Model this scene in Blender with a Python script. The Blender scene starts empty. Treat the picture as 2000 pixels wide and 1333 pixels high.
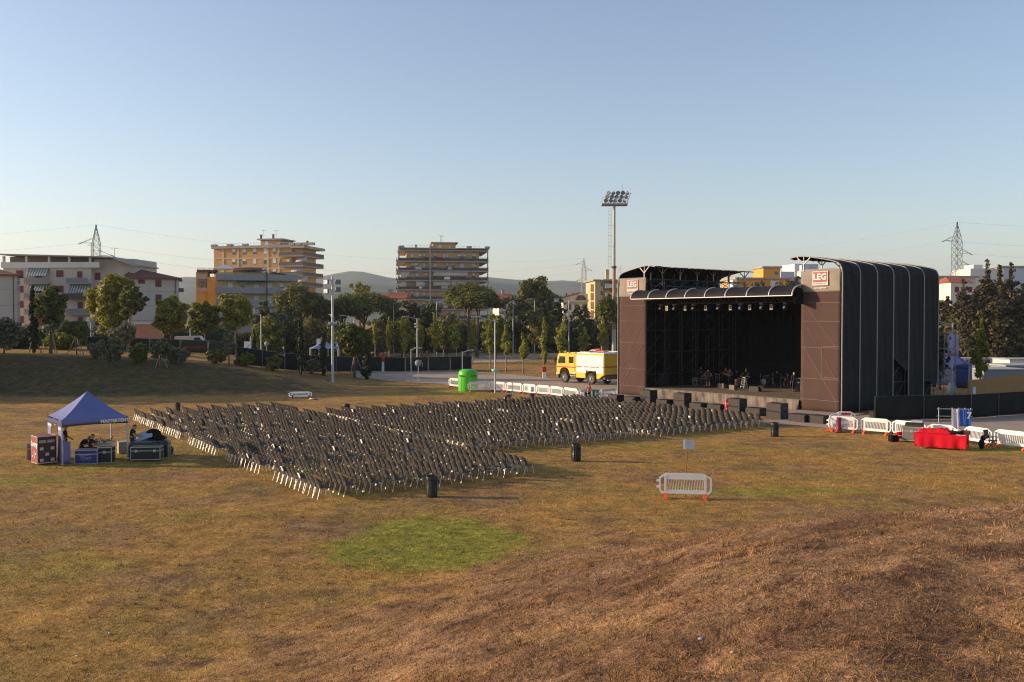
import bpy, math, random
import numpy as np
from mathutils import Vector, Matrix
R = math.radians
scn = bpy.context.scene
COL = scn.collection

# ------------------------------------------------------------------ camera
F_PX, CX, CY, YH, EYE = 1800.0, 1000.0, 666.5, 625.0, 7.0
PITCH = math.atan((CY - YH) / F_PX)
cam_d = bpy.data.cameras.new('camera')
cam = bpy.data.objects.new('camera', cam_d)
COL.objects.link(cam)
cam.location = (0, 0, EYE)
cam.rotation_euler = (R(90) - PITCH, 0, 0)
cam_d.sensor_width = 36.0
cam_d.lens = F_PX / 2000.0 * 36.0
cam_d.clip_start = 0.1
cam_d.clip_end = 30000
scn.camera = cam

# ------------------------------------------------------------------ sky and sun
SUN_EL, SUN_AZ = R(14.5), R(-85.0)          # azimuth clockwise from +Y: low sun, far left, a little beyond
SUN_DIR = Vector((math.sin(SUN_AZ) * math.cos(SUN_EL), math.cos(SUN_AZ) * math.cos(SUN_EL), math.sin(SUN_EL)))
world = bpy.data.worlds.new('World')
scn.world = world
world.use_nodes = True
wt = world.node_tree
sky = wt.nodes.new('ShaderNodeTexSky')
sky.sky_type = 'NISHITA'
sky.sun_disc = False
sky.sun_elevation = SUN_EL
sky.sun_rotation = SUN_AZ
sky.altitude = 30
sky.air_density = 1.0
sky.dust_density = 0.9
sky.ozone_density = 1.6
bg = wt.nodes['Background']
bg.inputs['Strength'].default_value = 0.142
wb = wt.nodes.new('ShaderNodeVectorMath'); wb.operation = 'MULTIPLY'; wb.inputs[1].default_value = (1.06, .995, 1.01)
wt.links.new(sky.outputs['Color'], wb.inputs[0]); wt.links.new(wb.outputs[0], bg.inputs['Color'])
sun_d = bpy.data.lights.new('sun', 'SUN')
sun_d.energy = 5.0
sun_d.angle = R(0.55)
sun_d.color = (1.0, 0.77, 0.52)
sun = bpy.data.objects.new('sun', sun_d)
COL.objects.link(sun)
sun.rotation_euler = SUN_DIR.to_track_quat('Z', 'Y').to_euler()
scn.view_settings.view_transform = 'Standard'
scn.view_settings.look = 'None'
scn.view_settings.exposure = 0.52
scn.view_settings.gamma = 1.0
scn.cycles.max_bounces = 6
scn.cycles.transparent_max_bounces = 8
scn.cycles.volume_bounces = 0
scn.cycles.use_denoising = True
scn.cycles.denoising_prefilter = 'NONE'
scn.cycles.filter_width = 1.15

# ------------------------------------------------------------------ projection helpers (where a thing seen in the photograph stands)
def P(px, py, Y):
    u = (px - CX) / F_PX; v = (CY - py) / F_PX
    c, s = math.cos(PITCH), math.sin(PITCH)
    dy = c + v * s; dz = -s + v * c
    k = Y / dy
    return Vector((u * k, Y, EYE + dz * k))
BX = [-120, -90, -55, -38, -30.7, -23.7, -20, -16]
BZ = [3.8, 3.6, 3.4, 2.8, 2.15, 1.0, .35, 0.0]
def smooth(a):
    a = np.clip(a, 0, 1); return a * a * (3 - 2 * a)
def gz(x, y):
    x = np.asarray(x, float); y = np.asarray(y, float)
    h = np.interp(x, BX, BZ)
    berm = h * smooth((y - 83) / 16.) * (1 - smooth((y - 122) / 40.))
    rho = np.sqrt(((x - 10.5) / 19.) ** 2 + ((y - 6) / 26.) ** 2)
    mound = 3.98 * (1 - smooth((rho - .26) / .80))
    lump = .09 * np.sin(x * .9 + y * .35) * np.sin(y * .7 - x * .3) * np.clip(mound / 3, 0, 1)
    hill = 2.3 * np.exp(-(x * x + y * y) / 12.)
    roll = .05 * np.sin(x * .21 + 1.3) * np.sin(y * .17) * (1 - smooth((y - 60) / 20.))
    return berm + mound + lump + hill + roll
def vnoise(x, y, s, seed):
    x = np.asarray(x, float) / s; y = np.asarray(y, float) / s
    i, j = np.floor(x).astype(np.int64), np.floor(y).astype(np.int64); u, v = x - i, y - j; u = u * u * (3 - 2 * u); v = v * v * (3 - 2 * v)
    def h(a, b):
        k = (a * 374761393 + b * 668265263 + seed * 974711) & 0x7fffffff; k = ((k ^ (k >> 13)) * 1274126177) & 0x7fffffff
        return ((k ^ (k >> 16)) & 0xffff) / 65535.
    return (h(i, j) * (1 - u) + h(i + 1, j) * u) * (1 - v) + (h(i, j + 1) * (1 - u) + h(i + 1, j + 1) * u) * v
def rough(x, y):
    """trodden unevenness of the near ground, strongest on the worn mound"""
    rho = np.sqrt(((x - 10.5) / 19.) ** 2 + ((y - 6) / 26.) ** 2); m = 1 - smooth((rho - .55) / .6)
    fade = 1 - smooth((y - 26) / 12.)
    n = (vnoise(x, y, 1.1, 1) - .5) * .07 + (vnoise(x, y, .47, 2) - .5) * .06
    pits = -.13 * smooth((vnoise(x + y * .3, y, .62, 3) - .66) / .2) * smooth((vnoise(x, y, 2.3, 4) - .42) / .2)
    return fade * (n * (.4 + .95 * m) + pits * m)
def gzs(x, y): return float(gz(x, y))
def G(px, py):
    a = P(px, py, 1.0); o = Vector((0, 0, EYE)); d = a - o
    Y = 6.0
    while Y < 900:
        q = o + d * Y
        if q.z <= gzs(q.x, q.y): break
        Y *= 1.012
    lo, hi = Y / 1.012, Y
    for _ in range(30):
        m = (lo + hi) / 2; q = o + d * m
        if q.z <= gzs(q.x, q.y): hi = m
        else: lo = m
    q = o + d * hi
    return Vector((q.x, q.y, gzs(q.x, q.y)))
def ppm(Y): return F_PX / Y

# ------------------------------------------------------------------ object helpers
def tag(o, label=None, cat=None, group=None, kind=None):
    if label: o['label'] = label
    if cat: o['category'] = cat
    if group: o['group'] = group
    if kind: o['kind'] = kind
    return o
def thing(name, label, cat, loc=(0, 0, 0), rz=0.0, group=None):
    o = bpy.data.objects.new(name, None)
    o.empty_display_size = .2
    COL.objects.link(o); o.location = loc; o.rotation_euler = (0, 0, rz)
    return tag(o, label, cat, group)
def obj(name, me, parent=None, mats=None, loc=None, rz=None):
    if isinstance(me, MB): me = me.mesh(name, mats)
    o = bpy.data.objects.new(name, me)
    COL.objects.link(o)
    if parent: o.parent = parent
    if loc is not None: o.location = loc
    if rz is not None: o.rotation_euler = (0, 0, rz)
    return o
KIDS = {}
def copy_tree(src, loc, rz, label, extra=()):
    c = src.copy(); COL.objects.link(c); c.location = loc; c.rotation_euler = (0, 0, rz); c['label'] = label
    for ch in src.children:
        k = ch.copy(); COL.objects.link(k); k.parent = c
        for g in ch.children:
            h = g.copy(); COL.objects.link(h); h.parent = k
    return c

class MB:
    """collects shapes, becomes ONE mesh"""
    def __init__(s): s.v = []; s.f = []; s.mi = []; s.sm = []; s.M = None; s.cur = 0
    def add(s, vs, fs, smooth=False):
        b = len(s.v)
        for p in vs:
            p = Vector(p)
            s.v.append(tuple(s.M @ p) if s.M else tuple(p))
        for f in fs:
            s.f.append([b + i for i in f]); s.mi.append(s.cur); s.sm.append(smooth)
        return s
    def mat(s, i): s.cur = i; return s
    def box(s, x0, y0, z0, x1, y1, z1, bev=0.0):
        if bev <= 0:
            vs = [(x0, y0, z0), (x1, y0, z0), (x1, y1, z0), (x0, y1, z0), (x0, y0, z1), (x1, y0, z1), (x1, y1, z1), (x0, y1, z1)]
            return s.add(vs, [(0, 3, 2, 1), (4, 5, 6, 7), (0, 1, 5, 4), (1, 2, 6, 5), (2, 3, 7, 6), (3, 0, 4, 7)])
        b = min(bev, (x1 - x0) * .49, (y1 - y0) * .49, (z1 - z0) * .49)
        vs = []; idx = {}
        for i, X in enumerate((x0, x1)):
            for j, Y in enumerate((y0, y1)):
                for k, Z in enumerate((z0, z1)):
                    sx, sy, sz = (b if i == 0 else -b), (b if j == 0 else -b), (b if k == 0 else -b)
                    idx[(i, j, k, 'x')] = len(vs); vs.append((X, Y + sy, Z + sz))
                    idx[(i, j, k, 'y')] = len(vs); vs.append((X + sx, Y, Z + sz))
                    idx[(i, j, k, 'z')] = len(vs); vs.append((X + sx, Y + sy, Z))
        fs = []
        q = [(0, 0), (1, 0), (1, 1), (0, 1)]
        for i in (0, 1):
            l = [idx[(i, a, c, 'x')] for a, c in q]; fs.append(l if i else l[::-1])
            l = [idx[(a, i, c, 'y')] for a, c in q]; fs.append(l[::-1] if i else l)
            l = [idx[(a, c, i, 'z')] for a, c in q]; fs.append(l if i else l[::-1])
        for a in (0, 1):
            for c in (0, 1):
                fs.append([idx[(0, a, c, 'y')], idx[(1, a, c, 'y')], idx[(1, a, c, 'z')], idx[(0, a, c, 'z')]])
                fs.append([idx[(a, 0, c, 'x')], idx[(a, 1, c, 'x')], idx[(a, 1, c, 'z')], idx[(a, 0, c, 'z')]])
                fs.append([idx[(a, c, 0, 'x')], idx[(a, c, 1, 'x')], idx[(a, c, 1, 'y')], idx[(a, c, 0, 'y')]])
                for e in (0, 1): fs.append([idx[(a, c, e, 'x')], idx[(a, c, e, 'y')], idx[(a, c, e, 'z')]])
        return s.add(vs, fs)
    def bar(s, p, q, r0, r1=None, n=8, cap=True):
        p = Vector(p); q = Vector(q); r1 = r0 if r1 is None else r1
        d = (q - p)
        if d.length < 1e-6: return s
        d.normalize()
        a = d.cross(Vector((0, 0, 1)) if abs(d.z) < .95 else Vector((1, 0, 0))).normalized(); b = d.cross(a)
        vs = []
        for k in range(n):
            t = 2 * math.pi * k / n + math.pi / n; e = a * math.cos(t) + b * math.sin(t)
            vs.append(p + e * r0); vs.append(q + e * r1)
        fs = [(2 * k, 2 * ((k + 1) % n), 2 * ((k + 1) % n) + 1, 2 * k + 1) for k in range(n)]
        s.add(vs, fs, n > 4)
        if cap: s.add(vs[0::2], [tuple(range(n))[::-1]]); s.add(vs[1::2], [tuple(range(n))])
        return s
    def tube(s, pts, r, n=6):
        pts = [Vector(p) for p in pts]; rs = r if isinstance(r, (list, tuple)) else [r] * len(pts)
        rings = []; up = None
        for i, p in enumerate(pts):
            d = (pts[min(i + 1, len(pts) - 1)] - pts[max(i - 1, 0)]).normalized()
            if up is None: up = d.cross(Vector((0, 0, 1)) if abs(d.z) < .9 else Vector((1, 0, 0))).normalized()
            a = (up - d * up.dot(d)).normalized(); up = a; b = d.cross(a)
            rings.append([p + (a * math.cos(2 * math.pi * k / n) + b * math.sin(2 * math.pi * k / n)) * rs[i] for k in range(n)])
        vs = [v for r_ in rings for v in r_]; fs = []
        for i in range(len(pts) - 1):
            for k in range(n):
                fs.append((i * n + k, i * n + (k + 1) % n, (i + 1) * n + (k + 1) % n, (i + 1) * n + k))
        s.add(vs, fs, True)
        s.add(rings[0], [tuple(range(n))[::-1]]); s.add(rings[-1], [tuple(range(n))])
        return s
    def lathe(s, prof, n=20, c=(0, 0)):
        vs = []; fs = []; m = len(prof)
        for k in range(n):
            t = 2 * math.pi * k / n
            for r, z in prof: vs.append((c[0] + r * math.cos(t), c[1] + r * math.sin(t), z))
        for k in range(n):
            for j in range(m - 1):
                fs.append((k * m + j, ((k + 1) % n) * m + j, ((k + 1) % n) * m + j + 1, k * m + j + 1))
        s.add(vs, fs, True)
        if prof[-1][0] > 1e-4: s.add([vs[k * m + m - 1] for k in range(n)], [tuple(range(n))])
        if prof[0][0] > 1e-4: s.add([vs[k * m] for k in range(n)], [tuple(range(n))[::-1]])
        return s
    def prism(s, poly, z0, z1, axis='z'):
        """poly in 2D; axis z: (x,y) up; axis y: poly=(x,z) from y=z0 to z1; axis x: poly=(y,z)"""
        n = len(poly)
        f = {'z': lambda p, t: (p[0], p[1], t), 'y': lambda p, t: (p[0], t, p[1]), 'x': lambda p, t: (t, p[0], p[1])}[axis]
        vs = [f(p, z0) for p in poly] + [f(p, z1) for p in poly]
        fs = [(k, (k + 1) % n, n + (k + 1) % n, n + k) for k in range(n)] + [tuple(range(n))[::-1], tuple(range(n, 2 * n))]
        return s.add(vs, fs)
    def ball(s, c, r, n=10, m=6):
        r = (r, r, r) if isinstance(r, (int, float)) else r
        vs = [(c[0], c[1], c[2] - r[2])]
        for j in range(1, m):
            ph = -math.pi / 2 + math.pi * j / m
            for k in range(n):
                t = 2 * math.pi * k / n
                vs.append((c[0] + r[0] * math.cos(ph) * math.cos(t), c[1] + r[1] * math.cos(ph) * math.sin(t), c[2] + r[2] * math.sin(ph)))
        vs.append((c[0], c[1], c[2] + r[2])); fs = []
        for k in range(n):
            fs.append((0, 1 + (k + 1) % n, 1 + k)); fs.append((len(vs) - 1, len(vs) - 1 - n + k, len(vs) - 1 - n + (k + 1) % n))
            for j in range(m - 2): fs.append((1 + j * n + k, 1 + j * n + (k + 1) % n, 1 + (j + 1) * n + (k + 1) % n, 1 + (j + 1) * n + k))
        return s.add(vs, fs, True)
    def grid(s, fn, nu, nv, smooth=True):
        vs = [fn(i / nu, j / nv) for i in range(nu + 1) for j in range(nv + 1)]
        fs = [(i * (nv + 1) + j, (i + 1) * (nv + 1) + j, (i + 1) * (nv + 1) + j + 1, i * (nv + 1) + j + 1) for i in range(nu) for j in range(nv)]
        return s.add(vs, fs, smooth)
    def sheet(s, fn, nu, nv, th, smooth=True):
        """closed sheet of thickness th (vector) over grid"""
        th = Vector(th)
        a = [Vector(fn(i / nu, j / nv)) for i in range(nu + 1) for j in range(nv + 1)]
        N = len(a); W = nv + 1
        fs = []
        for i in range(nu):
            for j in range(nv):
                q = (i * W + j, (i + 1) * W + j, (i + 1) * W + j + 1, i * W + j + 1)
                fs.append(q); fs.append(tuple(N + x for x in q[::-1]))
        e = [i * W for i in range(nu + 1)] + [nu * W + j for j in range(1, W)] + [i * W + nv for i in range(nu - 1, -1, -1)] + [j for j in range(nv - 1, 0, -1)]
        for k in range(len(e)):
            x, y = e[k], e[(k + 1) % len(e)]; fs.append((x, N + x, N + y, y))
        return s.add(a + [p + th for p in a], fs, smooth)
    def mesh(s, name, mats=None):
        me = bpy.data.meshes.new(name)
        me.from_pydata(s.v, [], s.f)
        mats = mats if isinstance(mats, (list, tuple)) else [mats]
        for m in mats:
            if m: me.materials.append(m)
        me.polygons.foreach_set('material_index', s.mi)
        me.polygons.foreach_set('use_smooth', s.sm)
        me.update()
        return me
def T(loc=(0, 0, 0), rz=0, rx=0, ry=0):
    return Matrix.Translation(loc) @ Matrix.Rotation(rz, 4, 'Z') @ Matrix.Rotation(ry, 4, 'Y') @ Matrix.Rotation(rx, 4, 'X')
def text_mesh(body, size, mat, depth=.004, bold=0.0, shear=0.0):
    cu = bpy.data.curves.new('text', 'FONT'); cu.body = body; cu.size = size; cu.align_x = 'CENTER'; cu.align_y = 'CENTER'
    cu.extrude = depth; cu.offset = bold; cu.shear = shear; cu.resolution_u = 2
    o = bpy.data.objects.new('text', cu); COL.objects.link(o)
    bpy.context.view_layer.update()
    me = bpy.data.meshes.new_from_object(o.evaluated_get(bpy.context.evaluated_depsgraph_get()))
    bpy.data.objects.remove(o); bpy.data.curves.remove(cu)
    me.materials.clear(); me.materials.append(mat)
    return me
def text_obj(name, body, size, mat, parent, loc, rot, **k):
    o = obj(name, text_mesh(body, size, mat, **k), parent); o.location = loc; o.rotation_euler = rot
    return o

# ------------------------------------------------------------------ materials
MATS = {}
def mat(name, col, rough=.7, metal=0.0, var=.12, scale=3.0, bump=0.0, spec=.4, stain=None, stain_amt=.0, stretch=None, bscale=None):
    if name in MATS: return MATS[name]
    m = bpy.data.materials.new(name); m.use_nodes = True; MATS[name] = m
    nt = m.node_tree; b = nt.nodes['Principled BSDF']
    b.inputs['Roughness'].default_value = rough; b.inputs['Metallic'].default_value = metal
    b.inputs['Specular IOR Level'].default_value = spec
    tc = nt.nodes.new('ShaderNodeTexCoord'); mp = nt.nodes.new('ShaderNodeMapping')
    nt.links.new(tc.outputs['Object'], mp.inputs['Vector'])
    if stretch: mp.inputs['Scale'].default_value = stretch
    no = nt.nodes.new('ShaderNodeTexNoise'); no.inputs['Scale'].default_value = scale; no.inputs['Detail'].default_value = 5
    nt.links.new(mp.outputs['Vector'], no.inputs['Vector'])
    mr = nt.nodes.new('ShaderNodeMapRange'); mr.inputs['From Min'].default_value = .3; mr.inputs['From Max'].default_value = .7
    mr.inputs['To Min'].default_value = 1 - var; mr.inputs['To Max'].default_value = 1 + var
    nt.links.new(no.outputs['Fac'], mr.inputs['Value'])
    mx = nt.nodes.new('ShaderNodeVectorMath'); mx.operation = 'SCALE'; mx.inputs[0].default_value = col[:3]
    nt.links.new(mr.outputs['Result'], mx.inputs['Scale'])
    out = mx.outputs['Vector']
    if stain:
        n2 = nt.nodes.new('ShaderNodeTexNoise'); n2.inputs['Scale'].default_value = scale * .45; n2.inputs['Detail'].default_value = 8
        nt.links.new(mp.outputs['Vector'], n2.inputs['Vector'])
        r2 = nt.nodes.new('ShaderNodeMapRange'); r2.inputs['From Min'].default_value = .5; r2.inputs['From Max'].default_value = .72
        r2.inputs['To Max'].default_value = stain_amt
        nt.links.new(n2.outputs['Fac'], r2.inputs['Value'])
        m2 = nt.nodes.new('ShaderNodeMix'); m2.data_type = 'RGBA'; m2.inputs[7].default_value = (*stain, 1)
        nt.links.new(r2.outputs['Result'], m2.inputs[0]); nt.links.new(out, m2.inputs[6]); out = m2.outputs[2]
    nt.links.new(out, b.inputs['Base Color'])
    if bump:
        n3 = nt.nodes.new('ShaderNodeTexNoise'); n3.inputs['Scale'].default_value = bscale or scale * 4; n3.inputs['Detail'].default_value = 4
        nt.links.new(mp.outputs['Vector'], n3.inputs['Vector'])
        bp = nt.nodes.new('ShaderNodeBump'); bp.inputs['Strength'].default_value = bump; bp.inputs['Distance'].default_value = .05
        nt.links.new(n3.outputs['Fac'], bp.inputs['Height']); nt.links.new(bp.outputs['Normal'], b.inputs['Normal'])
    return m
def leaf_mat(name, col, col2, transl=.35):
    if name in MATS: return MATS[name]
    m = bpy.data.materials.new(name); m.use_nodes = True; MATS[name] = m
    nt = m.node_tree; nt.nodes.clear()
    out = nt.nodes.new('ShaderNodeOutputMaterial')
    ge = nt.nodes.new('ShaderNodeNewGeometry')
    no = nt.nodes.new('ShaderNodeTexNoise'); no.inputs['Scale'].default_value = .55; no.inputs['Detail'].default_value = 3
    nt.links.new(ge.outputs['Position'], no.inputs['Vector'])
    ad = nt.nodes.new('ShaderNodeMath'); ad.operation = 'ADD'
    mu = nt.nodes.new('ShaderNodeMath'); mu.operation = 'MULTIPLY_ADD'; mu.inputs[1].default_value = .8; mu.inputs[2].default_value = -.4
    nt.links.new(ge.outputs['Random Per Island'], mu.inputs[0])
    nt.links.new(mu.outputs[0], ad.inputs[0]); nt.links.new(no.outputs['Fac'], ad.inputs[1])
    mx = nt.nodes.new('ShaderNodeMix'); mx.data_type = 'RGBA'; mx.clamp_factor = True
    mx.inputs[6].default_value = (*col, 1); mx.inputs[7].default_value = (*col2, 1)
    nt.links.new(ad.outputs[0], mx.inputs[0])
    d = nt.nodes.new('ShaderNodeBsdfPrincipled'); d.inputs['Roughness'].default_value = .6; d.inputs['Specular IOR Level'].default_value = .25
    t = nt.nodes.new('ShaderNodeBsdfTranslucent'); s = nt.nodes.new('ShaderNodeMixShader'); s.inputs[0].default_value = transl
    nt.links.new(mx.outputs[2], d.inputs['Base Color']); nt.links.new(mx.outputs[2], t.inputs['Color'])
    nt.links.new(d.outputs[0], s.inputs[1]); nt.links.new(t.outputs[0], s.inputs[2]); nt.links.new(s.outputs[0], out.inputs['Surface'])
    return m
def glass_mat(name, col=(.03, .04, .05)):
    return mat(name, col, rough=.12, var=.25, scale=.6, spec=.8)

white_plastic = mat('white plastic', (.78, .76, .72), .45, var=.05, stain=(.45, .42, .36), stain_amt=.35, scale=2)
orange_plastic = mat('orange plastic', (.72, .10, .03), .5)
red_plastic = mat('red plastic', (.55, .02, .02), .5)
galv = mat('galvanised steel', (.46, .47, .48), .45, metal=.35, var=.12)
chrome = mat('chromed tube', (.60, .60, .61), .34, metal=.6, var=.05)
black_cloth = mat('black cloth', (.012, .012, .014), .9, bump=.2, spec=.1)
black_paint = mat('black paint', (.016, .015, .015), .6)
dark_steel = mat('dark steel', (.06, .06, .065), .5, metal=.3)
concrete = mat('concrete', (.36, .34, .31), .85, stain=(.16, .14, .12), stain_amt=.6, scale=1.2)
paper_white = mat('white paper', (.80, .79, .76), .8, var=.03)
bark = mat('bark', (.12, .085, .06), .9, var=.3, scale=5, bump=.6)
pale_bark = mat('pale bark', (.24, .20, .15), .9, var=.3, scale=5, bump=.5)
stake_wood = mat('stake wood', (.30, .23, .16), .85, var=.2)
# ------------------------------------------------------------------ ground
GREENS = [(-2.7, 29.0, 3.4, 3.8, .9), (-22, 40, 4, 1.6, .5), (10.5, 37.5, 5.5, 1.1, .55), (28, 49.5, 4.5, 1.8, .8), (-6, 86, 9, 1.6, .7), (4, 82, 5, 1.2, .8),
          (-9.5, 42.5, 2.0, 1.2, .8), (-20, 47, 4, 5, .35), (-30, 36, 7, 3, .35), (-12, 52, 9, 6, .3), (-14, 26, 4, 2, .3), (0, 92, 9, 1.2, .6), (17, 62, 2, 1.2, .4), (-6.5, 37, 1.2, .8, .35), (8, 50, 8, 2, .25)]
def ground_group():
    ng = bpy.data.node_groups.new('field colour', 'ShaderNodeTree')
    ng.interface.new_socket('Color', in_out='OUTPUT', socket_type='NodeSocketColor')
    ng.interface.new_socket('Height', in_out='OUTPUT', socket_type='NodeSocketFloat')
    N = ng.nodes; L = ng.links
    out = N.new('NodeGroupOutput'); ge = N.new('ShaderNodeNewGeometry'); pos = ge.outputs['Position']
    def noise(scale, detail=4, rough=.55, stretch=None, off=0):
        n = N.new('ShaderNodeTexNoise'); n.inputs['Scale'].default_value = scale; n.inputs['Detail'].default_value = detail; n.inputs['Roughness'].default_value = rough
        mp = N.new('ShaderNodeMapping'); mp.inputs['Location'].default_value = (off, off * 1.7, 0)
        if stretch: mp.inputs['Scale'].default_value = stretch
        L.new(pos, mp.inputs['Vector']); L.new(mp.outputs[0], n.inputs['Vector']); return n.outputs['Fac']
    def mr(v, a, b, c=0., d=1.):
        n = N.new('ShaderNodeMapRange'); n.interpolation_type = 'SMOOTHSTEP'
        for k, x in zip(('From Min', 'From Max', 'To Min', 'To Max'), (a, b, c, d)): n.inputs[k].default_value = x
        L.new(v, n.inputs['Value']); return n.outputs['Result']
    def mix(f, a, b):
        n = N.new('ShaderNodeMix'); n.data_type = 'RGBA'
        if isinstance(f, float): n.inputs[0].default_value = f
        else: L.new(f, n.inputs[0])
        for i, x in ((6, a), (7, b)):
            if isinstance(x, tuple): n.inputs[i].default_value = (*x, 1)
            else: L.new(x, n.inputs[i])
        return n.outputs[2]
    def math_(op, a, b):
        n = N.new('ShaderNodeMath'); n.operation = op
        for i, x in ((0, a), (1, b)):
            if isinstance(x, (int, float)): n.inputs[i].default_value = x
            else: L.new(x, n.inputs[i])
        return n.outputs[0]
    straw = mix(mr(noise(.35, 5), .38, .62), (.405, .222, .060), (.325, .190, .052))
    brown = mix(mr(noise(.5, 6, off=9), .35, .65), (.305, .176, .090), (.18, .096, .052))
    wob = noise(.6, 5, off=31); wob2 = noise(2.6, 5, .65, off=15)
    # worn brown on the mound and in patches
    mp = N.new('ShaderNodeMapping'); mp.inputs['Location'].default_value = (-10.5 / 19, -6 / 26., 0); mp.inputs['Scale'].default_value = (1 / 19., 1 / 26., 0)
    L.new(pos, mp.inputs['Vector'])
    ln = N.new('ShaderNodeVectorMath'); ln.operation = 'LENGTH'; L.new(mp.outputs[0], ln.inputs[0])
    rho = math_('ADD', ln.outputs['Value'], math_('MULTIPLY', math_('SUBTRACT', wob, .5), .9))
    m_mound = mr(rho, 1.16, .72)
    patch = mr(noise(.19, 8, .66, off=3), .46, .62)
    base = mix(math_('MULTIPLY', patch, .85), straw, brown)
    base = mix(math_('MULTIPLY', m_mound, mr(noise(.7, 6, .6, off=41), .30, .58, .55, 1.0)), base, brown)
    # greener tint in broad bands
    olive = mix(mr(noise(1.6, 4, off=12), .3, .7), (.20, .155, .036), (.285, .20, .052))
    m_ol = math_('MULTIPLY', mr(noise(.2, 5, off=55), .46, .66), .42)
    m_ol = math_('MULTIPLY', m_ol, math_('SUBTRACT', 1.0, m_mound))
    base = mix(m_ol, base, olive)
    green = mix(mr(noise(2.2, 5, off=5), .3, .7), (.165, .18, .022), (.32, .28, .040))
    acc = None
    for (x, y, rx, ry, amt) in GREENS:
        mp = N.new('ShaderNodeMapping'); mp.inputs['Location'].default_value = (-x / rx, -y / ry, 0); mp.inputs['Scale'].default_value = (1 / rx, 1 / ry, 0)
        L.new(pos, mp.inputs['Vector'])
        ln = N.new('ShaderNodeVectorMath'); ln.operation = 'LENGTH'; L.new(mp.outputs[0], ln.inputs[0])
        v = math_('ADD', ln.outputs['Value'], math_('ADD', math_('MULTIPLY', math_('SUBTRACT', wob, .5), 1.3), math_('MULTIPLY', math_('SUBTRACT', wob2, .5), 1.1)))
        v = mr(v, 1.10, .72, 0, amt)
        acc = v if acc is None else math_('MAXIMUM', acc, v)
    base = mix(acc, base, green)
    # deep shade of the bank, painted into the ground colour
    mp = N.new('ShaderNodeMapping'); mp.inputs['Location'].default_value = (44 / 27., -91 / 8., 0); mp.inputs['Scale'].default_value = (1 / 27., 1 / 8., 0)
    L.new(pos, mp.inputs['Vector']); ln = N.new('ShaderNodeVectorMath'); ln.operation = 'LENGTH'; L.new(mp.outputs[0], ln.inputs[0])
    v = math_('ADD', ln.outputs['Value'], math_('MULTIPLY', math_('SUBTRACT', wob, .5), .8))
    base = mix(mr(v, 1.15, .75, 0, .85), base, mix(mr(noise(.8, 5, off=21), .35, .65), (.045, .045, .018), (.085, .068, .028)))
    # bare dark soil and dark clumps
    soil = math_('MAXIMUM', mr(noise(1.1, 8, .7, off=77), .55, .64), math_('MULTIPLY', mr(noise(3.4, 6, .7, off=19), .56, .64), .8))
    soil = math_('MULTIPLY', soil, math_('ADD', math_('MULTIPLY', m_mound, .68), .14))
    base = mix(soil, base, (.085, .042, .026))
    fine = mr(noise(7, 6, .7, stretch=(1, 1, .3), off=2), .25, .75, .62, 1.38)
    fine = math_('MULTIPLY', fine, mr(noise(1.4, 7, .65, off=8), .3, .7, .70, 1.30))
    n = N.new('ShaderNodeVectorMath'); n.operation = 'SCALE'; L.new(base, n.inputs[0]); L.new(fine, n.inputs['Scale'])
    L.new(n.outputs[0], out.inputs['Color'])
    h = math_('ADD', noise(5, 6, .7), math_('MULTIPLY', noise(18, 4, .6, off=4), .5))
    L.new(h, out.inputs['Height'])
    return ng
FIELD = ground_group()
def field_mat(name, blades):
    m = bpy.data.materials.new(name); m.use_nodes = True; nt = m.node_tree
    g = nt.nodes.new('ShaderNodeGroup'); g.node_tree = FIELD
    b = nt.nodes['Principled BSDF']; b.inputs['Roughness'].default_value = .9; b.inputs['Specular IOR Level'].default_value = .12
    if blades:
        ge = nt.nodes.new('ShaderNodeNewGeometry'); mr = nt.nodes.new('ShaderNodeMapRange')
        mr.inputs['To Min'].default_value = .5; mr.inputs['To Max'].default_value = 1.6
        nt.links.new(ge.outputs['Random Per Island'], mr.inputs['Value'])
        s = nt.nodes.new('ShaderNodeVectorMath'); s.operation = 'SCALE'
        nt.links.new(g.outputs['Color'], s.inputs[0]); nt.links.new(mr.outputs['Result'], s.inputs['Scale'])
        nt.links.new(s.outputs[0], b.inputs['Base Color'])
    else:
        nt.links.new(g.outputs['Color'], b.inputs['Base Color'])
        bp = nt.nodes.new('ShaderNodeBump'); bp.inputs['Strength'].default_value = .9; bp.inputs['Distance'].default_value = .12
        nt.links.new(g.outputs['Height'], bp.inputs['Height']); nt.links.new(bp.outputs['Normal'], b.inputs['Normal'])
    return m
def axis(fine0, fine1, step, far0, far1):
    a = list(np.arange(fine0, fine1 + .01, step)); v = fine1; s = step
    while v < far1: s *= 1.35; v += s; a.append(v)
    v = fine0; s = step; b = []
    while v > far0: s *= 1.35; v -= s; b.append(v)
    return np.array(b[::-1] + a)
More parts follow.
